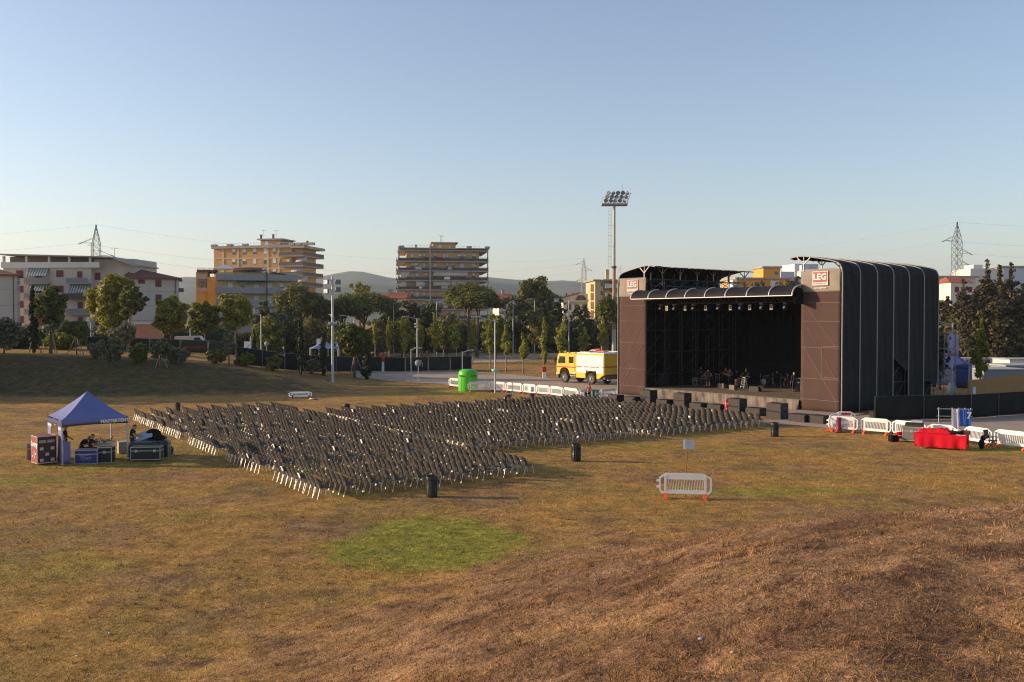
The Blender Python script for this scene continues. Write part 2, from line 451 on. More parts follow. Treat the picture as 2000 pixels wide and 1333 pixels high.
def ground():
    def mid(a, b, c, d, fine, coarse): return np.concatenate([np.arange(a, b, coarse), np.arange(b, c, fine), np.arange(c, d + .01, coarse)])
    xo = axis(-70, 50, .55, -6000, 6000); yo = axis(-4, 130, .55, -60, 6500)
    xs = np.concatenate([xo[xo < -70], mid(-70, -17, 26, 50, .14, .55), xo[xo > 50.3]]); ys = np.concatenate([yo[yo < -4], mid(-4, 5, 33, 130, .14, .55), yo[yo > 130.4]])
    X, Y = np.meshgrid(xs, ys, indexing='ij'); Z = gz(X, Y)
    Z = Z + rough(X, Y)
    co = np.stack([X, Y, Z], -1).reshape(-1, 3)
    nx, ny = len(xs), len(ys)
    i, j = np.meshgrid(np.arange(nx - 1), np.arange(ny - 1), indexing='ij')
    q = np.stack([i * ny + j, (i + 1) * ny + j, (i + 1) * ny + j + 1, i * ny + j + 1], -1).reshape(-1, 4)
    me = np_mesh('ground', co, q)
    me.polygons.foreach_set('use_smooth', np.ones(len(q), bool))
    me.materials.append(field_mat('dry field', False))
    tag(obj('ground', me), kind='structure')
def np_mesh(name, co, faces):
    me = bpy.data.meshes.new(name); n = faces.shape[1]
    me.vertices.add(len(co)); me.vertices.foreach_set('co', np.ascontiguousarray(co, np.float32).ravel())
    me.loops.add(faces.size); me.loops.foreach_set('vertex_index', np.ascontiguousarray(faces, np.int32).ravel())
    me.polygons.add(len(faces)); me.polygons.foreach_set('loop_start', np.arange(0, faces.size, n, dtype=np.int32))
    me.update(calc_edges=True)
    return me
ground()
def grass():
    rng = np.random.default_rng(11)
    N = 640000
    # density falls with the square of the distance
    r = np.exp(rng.uniform(math.log(5.5), math.log(52), N)); th = rng.uniform(R(-42), R(42), N)
    x = r * np.sin(th); y = r * np.cos(th)
    # clumping
    cl = np.sin(x * 2.1 + np.sin(y * 1.3) * 2) * np.sin(y * 1.7 + np.sin(x * 1.9) * 2)
    keep = rng.uniform(-1, 1, N) < cl + .7
    x, y, r = x[keep], y[keep], r[keep]; N = len(x)
    z = gz(x, y) + rough(x, y) - .008
    h = rng.gamma(2.4, .0085, N) * (1 + np.clip((r - 14) / 40, 0, .7)) + .006
    w = rng.uniform(.0014, .0042, N) * (1 + r / 14)
    a = rng.uniform(0, 2 * math.pi, N); lean = rng.normal(0, .9, N) * h; la = rng.uniform(0, 2 * math.pi, N)
    dx, dy = np.cos(a) * w, np.sin(a) * w
    p0 = np.stack([x - dx, y - dy, z], -1); p1 = np.stack([x + dx, y + dy, z], -1)
    p2 = np.stack([x + np.cos(la) * lean, y + np.sin(la) * lean, z + h], -1)
    # lying straw on the mound
    M = 60000
    rr = np.exp(rng.uniform(math.log(6), math.log(30), M)); tt = rng.uniform(R(-20), R(42), M)
    sx, sy = rr * np.sin(tt), rr * np.cos(tt); rho = np.sqrt(((sx - 10.5) / 19) ** 2 + ((sy - 6) / 26) ** 2)
    k = rho < .95; sx, sy, rr = sx[k], sy[k], rr[k]; M = len(sx)
    sz = gz(sx, sy) + rough(sx, sy) + rng.uniform(.01, .05, M); sa = rng.normal(.3, .9, M); l = rng.gamma(2.2, .026, M); sw = rng.uniform(.0012, .003, M) * (1 + rr / 20)
    ex, ey = np.cos(sa) * l, np.sin(sa) * l
    q0 = np.stack([sx, sy - sw, sz], -1); q1 = np.stack([sx, sy + sw, sz + sw], -1); q2 = np.stack([sx + ex, sy + ey, sz + rng.uniform(-.02, .03, M)], -1)
    co = np.concatenate([np.stack([p0, p1, p2], 1).reshape(-1, 3), np.stack([q0, q1, q2], 1).reshape(-1, 3)])
    f = np.arange(len(co)).reshape(-1, 3)
    # taller tufts and weeds
    T_, B_ = 2600, 15
    tr = np.exp(rng.uniform(math.log(6.5), math.log(34), T_)); ta = rng.uniform(R(-40), R(42), T_)
    tx, ty = np.repeat(tr * np.sin(ta), B_) + rng.normal(0, .035, T_ * B_), np.repeat(tr * np.cos(ta), B_) + rng.normal(0, .035, T_ * B_)
    th_ = np.repeat(rng.gamma(4, .016, T_), B_) * rng.uniform(.5, 1.2, T_ * B_); tz = gz(tx, ty) + rough(tx, ty) - .008
    a = rng.uniform(0, 6.28, T_ * B_); w = rng.uniform(.002, .005, T_ * B_) * (1 + np.repeat(tr, B_) / 18); l2 = th_ * rng.uniform(.2, 1.1, T_ * B_); a2 = rng.uniform(0, 6.28, T_ * B_)
    tuft = np.stack([np.stack([tx - np.cos(a) * w, ty - np.sin(a) * w, tz], -1), np.stack([tx + np.cos(a) * w, ty + np.sin(a) * w, tz], -1), np.stack([tx + np.cos(a2) * l2, ty + np.sin(a2) * l2, tz + th_], -1)], 1).reshape(-1, 3)
    co = np.concatenate([co, tuft]); f = np.arange(len(co)).reshape(-1, 3)
    me = np_mesh('dry_grass', co, f); me.materials.append(field_mat('grass blades', True))
    tag(obj('dry_grass', me), 'short dry straw coloured grass covering the field and the mound', 'grass', kind='stuff')
grass()

asphalt = mat('asphalt', (.40, .29, .20), .9, var=.10, scale=.5, stain=(.29, .21, .15), stain_amt=.5, bump=.15, bscale=20)
pale_path = mat('pale path', (.26, .225, .18), .9, var=.12, scale=.6)
def flat_sheet(name, pix, z, m):
    pts = []
    for a, b in zip(pix, pix[1:] + pix[:1]):
        for t in (0, .25, .5, .75): pts.append(G(a[0] + (b[0] - a[0]) * t, a[1] + (b[1] - a[1]) * t))
    me = bpy.data.meshes.new(name); me.from_pydata([(p.x, p.y, p.z + z) for p in pts], [], [tuple(range(len(pts)))])
    me.update()
    if me.polygons[0].normal.z < 0: me.flip_normals()
    me.materials.append(m)
    return tag(obj(name, me), kind='structure')
flat_sheet('road', [(690, 726), (920, 727), (1000, 732), (1085, 741), (1215, 747), (1300, 752), (1330, 775), (1180, 787), (1125, 782), (1040, 772), (950, 763), (862, 751), (770, 746), (690, 738)], .03, asphalt)
flat_sheet('road', [(860, 697), (1000, 694), (1210, 686), (1260, 686), (1260, 693), (1210, 694), (1060, 700), (1000, 708), (915, 709), (860, 709)], .03, asphalt)
flat_sheet('road', [(300, 676), (500, 676), (640, 689), (860, 689), (1210, 679), (1210, 683), (860, 694), (620, 697), (480, 690), (300, 683)], .03, asphalt)
flat_sheet('path', [(1480, 824), (1560, 818), (1700, 812), (2000, 800), (2200, 800), (2200, 880), (1990, 868), (1900, 857), (1620, 838), (1560, 832), (1500, 829)], .03, mat('right asphalt', (.33, .25, .19), .9, var=.1, scale=.7, bump=.1, bscale=20))

# ------------------------------------------------------------------ distant hills
def hills(name, Y, prof, col, seed):
    rng = random.Random(seed); mb = MB()
    xs = [p[0] for p in prof]; ys = [p[1] for p in prof]
    n = 160
    def fn(u, v):
        px = xs[0] + (xs[-1] - xs[0]) * u
        py = float(np.interp(px, xs, ys))
        X = (px - CX) / F_PX * Y
        top = EYE + (YH - py) / F_PX * Y
        w = math.sin(v * math.pi)
        k = 1 if v == .5 else .93
        bump = 6 * math.sin(u * 57 + seed + v * 5) + 4 * math.sin(u * 131 + v * 9)
        return (X * (1 + (v - .5) * .5), Y * (1 + (v - .5) * .55), max(-3, top * w ** 1.1 + (bump * w * (v < .47))))
    mb.grid(fn, n, 16)
    m = mat(name + ' woods', col, .95, var=.35, scale=.012, stain=(col[0] * 1.7, col[1] * 1.55, col[2] * 1.3), stain_amt=.6)
    tag(obj(name, mb, None, m), kind='structure')
hills('hills', 3600, [(-900, 600), (-200, 580), (150, 566), (300, 552), (370, 541), (450, 546), (560, 549), (640, 541), (680, 535), (710, 536), (740, 541), (790, 546), (880, 540), (960, 542), (1010, 548), (1060, 556), (1110, 553), (1160, 556), (1240, 572), (1400, 590), (1800, 600), (2400, 606), (3000, 612)], (.060, .075, .045), 2)
hills('hills', 2300, [(-900, 610), (100, 590), (320, 563), (380, 560), (500, 566), (600, 560), (700, 553), (760, 556), (850, 563), (950, 552), (1000, 557), (1080, 575), (1200, 590), (1500, 605), (2600, 614)], (.045, .060, .032), 7)
# ------------------------------------------------------------------ trees
L_GREEN = leaf_mat('broad leaves', (.095, .125, .016), (.26, .25, .036))
L_YELLOW = leaf_mat('yellowing leaves', (.16, .165, .022), (.38, .33, .05))
L_PINE = leaf_mat('pine needles', (.055, .08, .016), (.20, .19, .036), .3)
L_DARK = leaf_mat('dark leaves', (.024, .040, .013), (.085, .10, .03), .2)
L_CYP = leaf_mat('cypress scales', (.014, .026, .010), (.042, .055, .016), .12)
L_OLIVE = leaf_mat('olive leaves', (.10, .105, .058), (.24, .225, .13), .25)
L_HEDGE = leaf_mat('hedge leaves', (.032, .048, .016), (.115, .125, .036), .25)
L_BROWN = leaf_mat('dull brown green leaves', (.085, .090, .022), (.23, .20, .052), .25)
L_CONIF = leaf_mat('conifer needles', (.03, .030, .013), (.11, .085, .034), .15)
L_SAP = leaf_mat('sapling leaves', (.15, .18, .026), (.42, .41, .075), .5)

def crown_mesh(name, clumps, n, leaf, mat_, seed, up=.35, flat=1.0):
    n = int(n * 1.75)
    """clumps: list of (cx,cy,cz, rx,ry,rz); n leaf clusters shared by volume^(2/3)"""
    rng = np.random.default_rng(seed)
    C = np.array([c[:3] for c in clumps], float); S = np.array([c[3:6] for c in clumps], float)
    w = (S[:, 0] * S[:, 1] + S[:, 0] * S[:, 2] + S[:, 1] * S[:, 2]); w /= w.sum()
    k = rng.choice(len(clumps), n, p=w)
    d = rng.normal(0, 1, (n, 3)); d /= np.linalg.norm(d, axis=1, keepdims=True)
    rad = rng.uniform(.4, 1.0, n) ** .5 * (1 + rng.normal(0, .13, n))
    p = C[k] + d * S[k] * rad[:, None]
    nrm = d / S[k] + rng.normal(0, .55, (n, 3)) / S[k].mean(1, keepdims=True); nrm[:, 2] += up / S[k].mean(1)
    nrm /= np.linalg.norm(nrm, axis=1, keepdims=True)
    t = rng.normal(0, 1, (n, 3)); t -= nrm * (t * nrm).sum(1, keepdims=True); t /= np.linalg.norm(t, axis=1, keepdims=True)
    b = np.cross(nrm, t)
    s = leaf * rng.uniform(.55, 1.35, n)[:, None]
    # a folded little spray of leaves: two triangles in a bent kite
    bend = nrm * s * rng.uniform(-.35, .35, n)[:, None]
    v0 = p - t * s; v1 = p + b * s * .62 + bend; v2 = p + t * s; v3 = p - b * s * .62 + bend
    co = np.stack([v0, v1, v2, v3], 1).reshape(-1, 3)
    f = np.arange(4 * n).reshape(-1, 4)
    me = np_mesh(name, co, f); me.materials.append(mat_)
    return me
def shell(cx, cy, cz, rx, ry, rz, m, size, seed, low=-1.0, jitter=.12):
    """m clumps spread over an ellipsoid, for an uneven outline"""
    rng = random.Random(seed); out = []
    for i in range(m):
        z = 1 - 2 * (i + .5) / m; z = low + (1 - low) * (z + 1) / 2
        a = i * 2.399963 + rng.uniform(-.4, .4); q = math.sqrt(max(0, 1 - z * z)); r = rng.uniform(.58, 1.0)
        s = size * rng.uniform(.45, 1.25)
        out.append((cx + rx * q * r * math.cos(a), cy + ry * q * r * math.sin(a), cz + rz * z * r, s, s, s * rng.uniform(.7, 1.0)))
    return out
def trunk_mesh(h, r, limbs, mat_, lean=(0, 0), seed=0, n=7):
    rng = random.Random(seed); mb = MB(); pts = []; K = 6
    for i in range(K + 1):
        t = i / K
        pts.append((lean[0] * t + rng.uniform(-.5, .5) * r * (i > 0), lean[1] * t, h * t - (.15 if i == 0 else 0)))
    mb.tube(pts, [r * (1.35 if i == 0 else 1 - .5 * i / K) for i in range(K + 1)], n)
    for (t0, p) in limbs:
        k = min(K - 1, int(t0 * K)); a = Vector(pts[k]).lerp(Vector(pts[k + 1]), t0 * K - k); p = Vector(p)
        m = a.lerp(p, .5) + Vector((0, 0, .12 * (p - a).length))
        mb.tube([a, m, p], [r * .55, r * .4, r * .18], 5)
    return mb
def stakes(t, h, spread, seed=0):
    for k in range(3):
        a = 2.1 * k + .6 + seed
        mb = MB(); mb.bar((spread * math.cos(a), spread * math.sin(a), -.1), (.12 * math.cos(a), .12 * math.sin(a), h), .045, .04, 6)
        obj('support_stake', mb, t, stake_wood)
def tree(name, label, cat, base, H, trunk, crown, lm, n, leaf, bm=bark, group=None, tr=None, lean=(0, 0), seed=1, limbs=True, st=None, up=.35):
    t = thing(name, label, cat, base, 0, group)
    rng = random.Random(seed)
    lb = []
    if limbs:
        for c in rng.sample(crown, min(len(crown), 9)): lb.append((rng.uniform(.55, .98), (c[0], c[1], c[2])))
    obj('trunk', trunk_mesh(trunk, tr or H * .022, lb, bm, lean, seed), t, bm)
    obj('crown', crown_mesh('crown', crown, n, leaf, lm, seed, up), t)
    if st: stakes(t, st[0], st[1], seed)
    return t
def hpx(px0, px1, Y): return (px1 - px0) * Y / F_PX

def at(px, py, Y=None):
    p = G(px, py) if Y is None else P(px, py, Y)
    if Y is not None: p.z = gzs(p.x, p.y)
    return p
def top_h(base, py):                # height of a thing that stands at base and reaches row py
    return EYE + (YH - py) / F_PX * base.y - base.z

def round_tree(label, px, py, top, wpx, Y=None, lm=L_GREEN, name='broadleaf_tree', low=.3, n=2600, leaf=.26, seed=1, bm=bark, st=None, group='broadleaf trees behind the field', dens=.3, lean=0, m=34):
    b = at(px, py, Y); H = top_h(b, top); w = wpx * b.y / F_PX / 2
    cz = H * (1 + low) / 2; rz = H * (1 - low) / 2
    cr = shell(lean, 0, cz, w, w, rz, m, w * dens, seed) + [(lean, 0, cz, w * .55, w * .55, rz * .6)]
    return tree(name, label, 'tree', b, H, H * (low + .35), cr, lm, n, leaf, bm, group, lean=(lean * .8, 0), seed=seed, st=st)
def umbrella_pine(label, px, py, top, wpx, Y=None, thick=.22, n=3600, seed=1, low=None, leaf=.25, lean=0, lm=L_PINE, group='umbrella pines', parts=24):
    b = at(px, py, Y); H = top_h(b, top); w = wpx * b.y / F_PX / 2; rng = random.Random(seed)
    th = H * thick; cz = H - th * .62; cr = []
    for i in range(parts):
        a = i * 2.39996; r = w * .93 * math.sqrt((i + .5) / parts)
        s = w * rng.uniform(.2, .36)
        dome = th * .55 * (1 - (r / w) ** 2)
        cr.append((lean + r * math.cos(a), r * math.sin(a), cz - th * .25 + dome + rng.uniform(-.1, .1) * th, s, s, th * rng.uniform(.34, .48)))
    return tree('umbrella_pine', label, 'tree', b, H, cz, cr, lm, n, leaf, bark, group, lean=(lean * .7, 0), seed=seed, tr=H * .024, up=.8)
def cypress(label, px, py, top, wpx, Y=None, n=1500, seed=1, st=None, lm=L_CYP, leaf=.2):
    b = at(px, py, Y); H = top_h(b, top); w = wpx * b.y / F_PX / 2; rng = random.Random(seed); cr = []
    K = 16
    for i in range(K):
        t = (i + .3) / K; r = w * min(1, (t * 5 + .35)) * (1 - t ** 2.2) ** .8 + .03
        for q in range(2):
            a = rng.uniform(0, 6.28); s = r * .75
            cr.append((r * .35 * math.cos(a), r * .35 * math.sin(a), H * (.06 + .92 * t), s, s, H / K * 1.1))
    return tree('cypress', label, 'tree', b, H, H * .5, cr, lm, n, leaf, bark, 'columnar cypresses', seed=seed, limbs=False, st=st, tr=max(.06, w * .18), up=.2)
def sapling(label, px, py, top, wpx, low, Y=None, n=620, seed=1, lm=L_SAP, leaf=.2):
    b = at(px, py, Y); H = top_h(b, top); w = wpx * b.y / F_PX / 2; rng = random.Random(seed); cr = []
    z0 = top_h(b, low); K = 9; sx = rng.uniform(-.25, .25) * w
    for i in range(K):
        t = (i + .5) / K; r = w * (math.sin(math.pi * min(1, t * .8 + .16)) ** .8) * rng.uniform(.55, 1.1)
        if t > .75: r *= .55
        for q in range(2):
            a = rng.uniform(0, 6.28)
            cr.append((sx * math.sin(t * 5) + r * .5 * math.cos(a), r * .5 * math.sin(a), z0 + (H - z0) * t, r * .62, r * .62, (H - z0) / K * .75))
    return tree('young_tree', label, 'tree', b, H, H * .8, cr, lm, n, leaf, pale_bark, 'young street trees by the road', seed=seed, tr=.09, up=.3)
def conifer(label, px, py, top, wpx, Y, n=4600, seed=1, lm=L_CONIF, low=.05, leaf=.40, group='tall conifers at the right'):
    b = at(px, py, Y); H = top_h(b, top); w = wpx * b.y / F_PX / 2; rng = random.Random(seed); cr = []
    K = 15
    for i in range(K):
        t = (i + .2) / K; r = w * (1 - t ** 1.35) * rng.uniform(.8, 1.12) + .25
        z = H * (low + (1 - low) * t)
        for q in range(5 if t < .8 else 2):
            a = q * 1.257 + i * .8 + rng.uniform(-.3, .3); s = r * rng.uniform(.3, .5)
            rr = r * rng.uniform(.45, .8)
            cr.append((rr * math.cos(a), rr * math.sin(a), z + rng.uniform(-.3, .5), s, s, s * .75))
        cr.append((0, 0, z, r * .35, r * .35, H / K * .8))
    cr.append((0, 0, H * .985, .22, .22, H * .03))
    return tree('conifer', label, 'tree', b, H, H * .9, cr, lm, n, leaf, bark, group, seed=seed, tr=H * .018, limbs=False)
def hedge(label, px0, px1, py0, py1, top, Y0, Y1, lm, n, seed, leaf=.34, name='hedge', cat='hedge', depth=4):
    a = at(px0, py0, Y0); b = at(px1, py1, Y1); rng = random.Random(seed); L = (b - a).length; cr = []
    c = (a + b) / 2; h = top_h(c, top); K = max(3, int(L / 2.2))
    d = (b - a).normalized()
    for i in range(K):
        t = (i + .5) / K - .5; q = d * (L * t)
        for k in range(3):
            s = h * rng.uniform(.22, .42)
            cr.append((q.x + rng.uniform(-1, 1), q.y + rng.uniform(-.5, .5) * depth, h * (.22 + .28 * k) * rng.uniform(.8, 1.15), s * 1.25, s * 1.2, h * rng.uniform(.2, .3)))
    t = thing(name, label, cat, c)
    obj('foliage', crown_mesh('foliage', cr, n, leaf, lm, seed), t)
    return t

# --- trees on the left bank and behind the fence, left to right
round_tree('grey green bush at the left edge of the field bank', 8, 690, 618, 62, lm=L_OLIVE, low=.08, seed=3, name='bush', n=1500, leaf=.18, group='bushes on the bank')
cypress('tall dark columnar cypress in front of the long pale apartment block', 65, 690, 560, 17, seed=4, n=1800, st=(1.6, .9))
round_tree('round headed pine on a staked trunk beside the tall columnar cypress', 99, 691, 563, 60, low=.42, lm=L_PINE, seed=5, name='young_pine', st=(3.0, 1.1), n=2600, group='young pines', leaf=.22)
round_tree('low bright green bush behind the staked young pines', 122, 692, 652, 66, Y=112, low=.02, seed=6, name='bush', n=1500, group='bushes on the bank', leaf=.2)
round_tree('small mushroom shaped pine with three support stakes', 150, 694, 625, 48, low=.5, lm=L_PINE, seed=7, name='young_pine', st=(1.9, 1.1), n=1700, group='young pines', leaf=.2, m=22)
round_tree('broad low shrub under the tall cypress at the far left', 40, 690, 646, 74, Y=114, low=.02, seed=8, name='bush', n=1700, lm=L_DARK, group='bushes on the bank', leaf=.22)
round_tree('largest yellow green tree standing before the hip roofed wing of the pale block', 222, 700, 527, 92, Y=122, low=.14, seed=9, lm=L_YELLOW, n=5200, leaf=.27, dens=.27, m=46)
round_tree('slender leaning pine with a bare pale trunk overlapping the largest yellow green tree', 250, 704, 556, 52, Y=112, low=.5, seed=10, lm=L_PINE, name='young_pine', bm=pale_bark, n=1500, leaf=.22, lean=.6, group='young pines', m=20)
round_tree('grey olive tree standing on the crest of the field bank', 218, 716, 660, 46, low=.16, lm=L_OLIVE, seed=11, name='olive_tree', n=1300, leaf=.16, group='olive trees on the bank', m=24)
round_tree('small grey olive tree on three stakes at the end of the bank', 314, 718, 662, 44, low=.36, lm=L_OLIVE, seed=12, name='olive_tree', n=1000, leaf=.16, st=(1.5, .7), group='olive trees on the bank', m=22)
round_tree('faint grey olive tree behind the bank beside the leaning pine', 240, 706, 632, 52, Y=108, low=.3, lm=L_OLIVE, seed=13, name='olive_tree', n=1000, leaf=.16, group='olive trees on the bank', m=22)
round_tree('yellow green tree right of the red roofed wing', 334, 700, 581, 66, Y=124, low=.28, lm=L_YELLOW, seed=14, n=2800, dens=.28)
round_tree('loose yellow green tree in front of the orange sided apartment building', 401, 690, 588, 56, Y=128, low=.35, lm=L_GREEN, seed=15, n=1900, dens=.3)
round_tree('round bright green tree before the long grey balconies', 461, 688, 573, 70, Y=130, low=.36, lm=L_YELLOW, seed=16, n=2800, dens=.28)
round_tree('thin yellowish sapling standing behind the dark mesh fence', 447, 712, 652, 24, low=.3, lm=L_OLIVE, seed=17, name='young_tree', n=420, leaf=.16, group='young street trees by the road', m=14)
cypress('thin low cypress beside the mesh fence under the round bright green tree', 497, 694, 646, 9, Y=118, seed=18, n=380, leaf=.15)
round_tree('dark evergreen tree between the grey balconies and the umbrella pine', 514, 676, 588, 36, Y=165, low=.1, lm=L_DARK, seed=19, n=1500)
umbrella_pine('broad umbrella pine with forked trunk right of the orange sided building', 583, 690, 560, 92, Y=176, seed=20, thick=.34, n=3600)
cypress('tall thin cypress standing before the broad umbrella pine', 587, 732, 604, 12, seed=21, n=1200, st=(1.3, .7), leaf=.16)
cypress('small cypress on stakes left of the steel floodlight pole', 631, 734, 648, 14, seed=22, n=760, st=(1.5, .8), leaf=.16)
round_tree('small bushy sapling against the fence left of the tall thin cypress', 558, 722, 636, 22, low=.2, lm=L_CYP, seed=23, name='young_tree', n=420, leaf=.16, group='young street trees by the road', m=14)
round_tree('brown green tree half hidden behind the tall thin cypress', 560, 692, 625, 58, Y=178, low=.12, lm=L_BROWN, seed=24, n=1700)
round_tree('dark evergreen crown filling the gap under the broad umbrella pine', 555, 680, 600, 66, Y=168, low=.06, lm=L_DARK, seed=25, n=1700)
round_tree('big dull green tree behind the steel floodlight pole', 628, 690, 574, 72, Y=180, low=.1, lm=L_BROWN, seed=26, n=2600)
round_tree('dry brownish shrub at the foot of the big dull green tree', 645, 692, 632, 60, Y=172, low=.04, lm=L_BROWN, seed=27, n=1600, name='bush', group='bushes on the bank')
round_tree('round topped green tree in front of the hills right of the tan apartment block', 704, 690, 546, 52, Y=230, low=.35, lm=L_YELLOW, seed=28, n=1700, leaf=.36)
umbrella_pine('wide flat umbrella pine right of the steel floodlight pole', 712, 690, 572, 124, Y=180, seed=29, thick=.30, n=4200)
umbrella_pine('second umbrella pine behind the floodlight pole, lower and darker', 668, 690, 580, 70, Y=186, seed=30, thick=.34, n=2000)
round_tree('round young pine with trunk on stakes in front of the mesh fence', 693, 738, 632, 64, low=.42, lm=L_PINE, seed=31, name='young_pine', st=(2.6, 1.2), n=2700, leaf=.2, group='young pines')
cypress('stubby dark cypress beside the round young pine', 716, 742, 676, 20, seed=32, n=1200, st=(1.2, .8), leaf=.16)
round_tree('dark evergreen tree at the foot of the balconied tower, left one', 800, 690, 588, 56, Y=185, low=.08, lm=L_DARK, seed=33, n=1700)
round_tree('dark evergreen tree at the foot of the balconied tower, right one', 838, 690, 588, 48, Y=188, low=.08, lm=L_DARK, seed=34, n=1500)
round_tree('dark evergreen tree left of the balconied tower under the red roof', 765, 690, 584, 50, Y=190, low=.06, lm=L_DARK, seed=35, n=1500)
umbrella_pine('tall umbrella pine with rust coloured trunk in front of the tower', 914, 692, 556, 100, Y=178, seed=36, thick=.24, n=3800)
umbrella_pine('umbrella pine overlapping the tall one before the tower, lower crown', 932, 692, 570, 96, Y=172, seed=37, thick=.22, n=3600)
round_tree('big spreading eucalyptus like tree in front of the hills', 1045, 690, 537, 84, Y=215, low=.36, lm=L_BROWN, seed=38, n=3200, leaf=.36, dens=.25, m=40)
round_tree('dark cedar with layered branches left of the spreading tree', 1006, 690, 572, 62, Y=195, low=.12, lm=L_DARK, seed=39, n=2000)
round_tree('dark tree under the spreading tree, left one', 1066, 690, 572, 32, Y=198, low=.2, lm=L_DARK, seed=40, n=1100)
round_tree('dark tree under the spreading tree, right one', 1092, 690, 570, 30, Y=200, low=.2, lm=L_DARK, seed=41, n=1100)
round_tree('round brown green tree behind the roadside saplings', 1060, 690, 604, 58, Y=170, low=.2, lm=L_BROWN, seed=42, n=2000)
round_tree('dark clipped tree left of the grey apartment corner', 1136, 690, 594, 44, Y=192, low=.15, lm=L_DARK, seed=43, n=1500)
umbrella_pine('small umbrella pine beside the tall floodlight mast', 1186, 690, 578, 44, Y=172, seed=44, thick=.42, n=1700)
hedge('long dark hedge of tall shrubs behind the roadside saplings', 735, 930, 690, 690, 634, 196, 196, L_HEDGE, 7600, 45)
hedge('dark hedge continuing behind the roadside trees toward the mast', 930, 1215, 688, 686, 628, 198, 198, L_HEDGE, 8600, 46)
hedge('dark hedge behind the parked cars at the left', 300, 500, 676, 676, 640, 170, 170, L_HEDGE, 4200, 47)
hedge('brown green hedge between the cypress and the umbrella pine', 500, 735, 684, 688, 640, 172, 174, L_BROWN, 4600, 48)
hedge('green hedge along the foot of the pale apartment block', -60, 300, 676, 678, 640, 150, 150, L_HEDGE, 5600, 49)
for k, a in enumerate([
    ('thin bare sapling nearest the mesh fence, left of the yellowing pair', 733, 698, 630, 10, 672, 148, L_SAP), ('yellowing sapling behind the mesh fence left of the camera lamp post', 760, 697, 620, 17, 680, 148, L_YELLOW),
    ('narrow green sapling just left of the camera lamp post', 789, 696, 618, 20, 684, 148, L_SAP), ('sapling half hidden by the camera lamp post', 820, 696, 624, 22, 686, 148, L_SAP),
    ('fuller sapling right of the camera lamp post', 848, 695, 614, 30, 676, 148, L_YELLOW), ('brown sapling crowded behind the fuller sapling', 866, 694, 622, 24, 680, 151, L_BROWN),
    ('tall green sapling above the green recycling dome', 892, 695, 615, 26, 680, 148, L_SAP), ('narrow sapling under the tall umbrella pines', 923, 697, 622, 22, 684, 148, L_SAP),
    ('thin sapling beside the plain lamp post near the barriers', 957, 720, 640, 16, 688, None, L_SAP), ('leafy sapling on the dry verge right of the plain lamp post', 989, 727, 636, 24, 692, None, L_SAP),
    ('short sapling in the middle of the dry verge', 1022, 730, 652, 22, 700, None, L_SAP), ('sparse tall sapling next to the red and white hydrant post', 1062, 732, 622, 16, 708, None, L_SAP),
    ('tall sapling directly behind the yellow fire engine cab', 1100, 698, 616, 28, 690, 150, L_SAP), ('sapling behind the white body of the fire engine', 1141, 698, 640, 24, 692, 150, L_SAP),
    ('yellowing sapling behind the lamp post next to the mast', 1178, 698, 618, 22, 690, 150, L_YELLOW)]):
    sapling(*a[:6], Y=a[6], seed=60 + k, lm=a[7], n=900, leaf=.19)
for k, (lab, px, py, top, w, lm) in enumerate([('low olive bush against the fence right of the pink wall', 345, 709, 676, 40, L_OLIVE), ('low green bush before the black panels right of the yellowish sapling', 478, 716, 690, 34, L_GREEN), ('small green bush between the sagging panel and the tall cypress', 536, 726, 692, 30, L_BROWN),
        ('dry bush at the fence left of the steel pole', 612, 731, 700, 28, L_OLIVE), ('olive bush at the left panel among the staked pines', 190, 701, 668, 34, L_OLIVE), ('leafy bush in front of the green panel behind the grey olive', 272, 708, 670, 38, L_GREEN), ('round bush at the end of the olive fence', 424, 711, 682, 36, L_BROWN)]):
    round_tree(lab, px, py, top, w, lm=lm, low=.02, seed=300 + k, name='bush', n=800, leaf=.16, group='bushes on the bank', m=18)
for k, (lab, px, top, w, Y) in enumerate([('mid green tree rising behind the sagging fence panels', 520, 616, 60, 160), ('mid green tree right of the tall thin cypress', 606, 622, 56, 162), ('mid green tree left of the round young pine', 664, 628, 54, 160), ('mid green tree behind the round young pine', 738, 622, 50, 165), ('leafy tree behind the saplings under the dark evergreens', 785, 622, 56, 168), ('leafy tree between the saplings and the tower', 872, 616, 60, 168), ('leafy tree right of the tall umbrella pines', 968, 618, 54, 165)]):
    round_tree(lab, px, 690, top, w, Y=Y, lm=(L_GREEN, L_BROWN)[k % 2], low=.1, seed=330 + k, n=1700)
# right side
for k, a in enumerate([('tall dark conifer with the highest spike at the right', 1926, 692, 508, 96, 178), ('dark pointed conifer second from the right edge', 1972, 692, 513, 70, 176), ('conifer cut by the right edge of the picture', 2010, 692, 524, 70, 174),
                       ('broad brown green conifer nearest the stage side', 1880, 692, 548, 84, 176), ('narrow conifer between the two spiked ones', 1950, 692, 520, 50, 182), ('low conifer at the left end of the conifer row', 1850, 692, 580, 54, 182), ('bushy conifer filling the gap under the highest spike', 1903, 692, 566, 84, 170), ('bushy conifer under the two right hand spikes', 1952, 692, 560, 90, 168), ('bushy conifer at the right edge of the conifer row', 1996, 692, 556, 80, 168)]):
    conifer(*a[:5], Y=a[5], seed=80 + k)
round_tree('green bush behind the back corner of the stage', 1832, 690, 572, 50, Y=190, low=.2, lm=L_BROWN, seed=90, n=1500)
round_tree('dark leafy tree against the back corner of the stage', 1836, 770, 650, 34, Y=92, low=.2, lm=L_DARK, seed=91, n=900, leaf=.16)
sapling('leafy young tree in front of the plywood hoarding', 1914, 776, 622, 34, 735, Y=84, seed=92, lm=L_GREEN, n=900, leaf=.15)
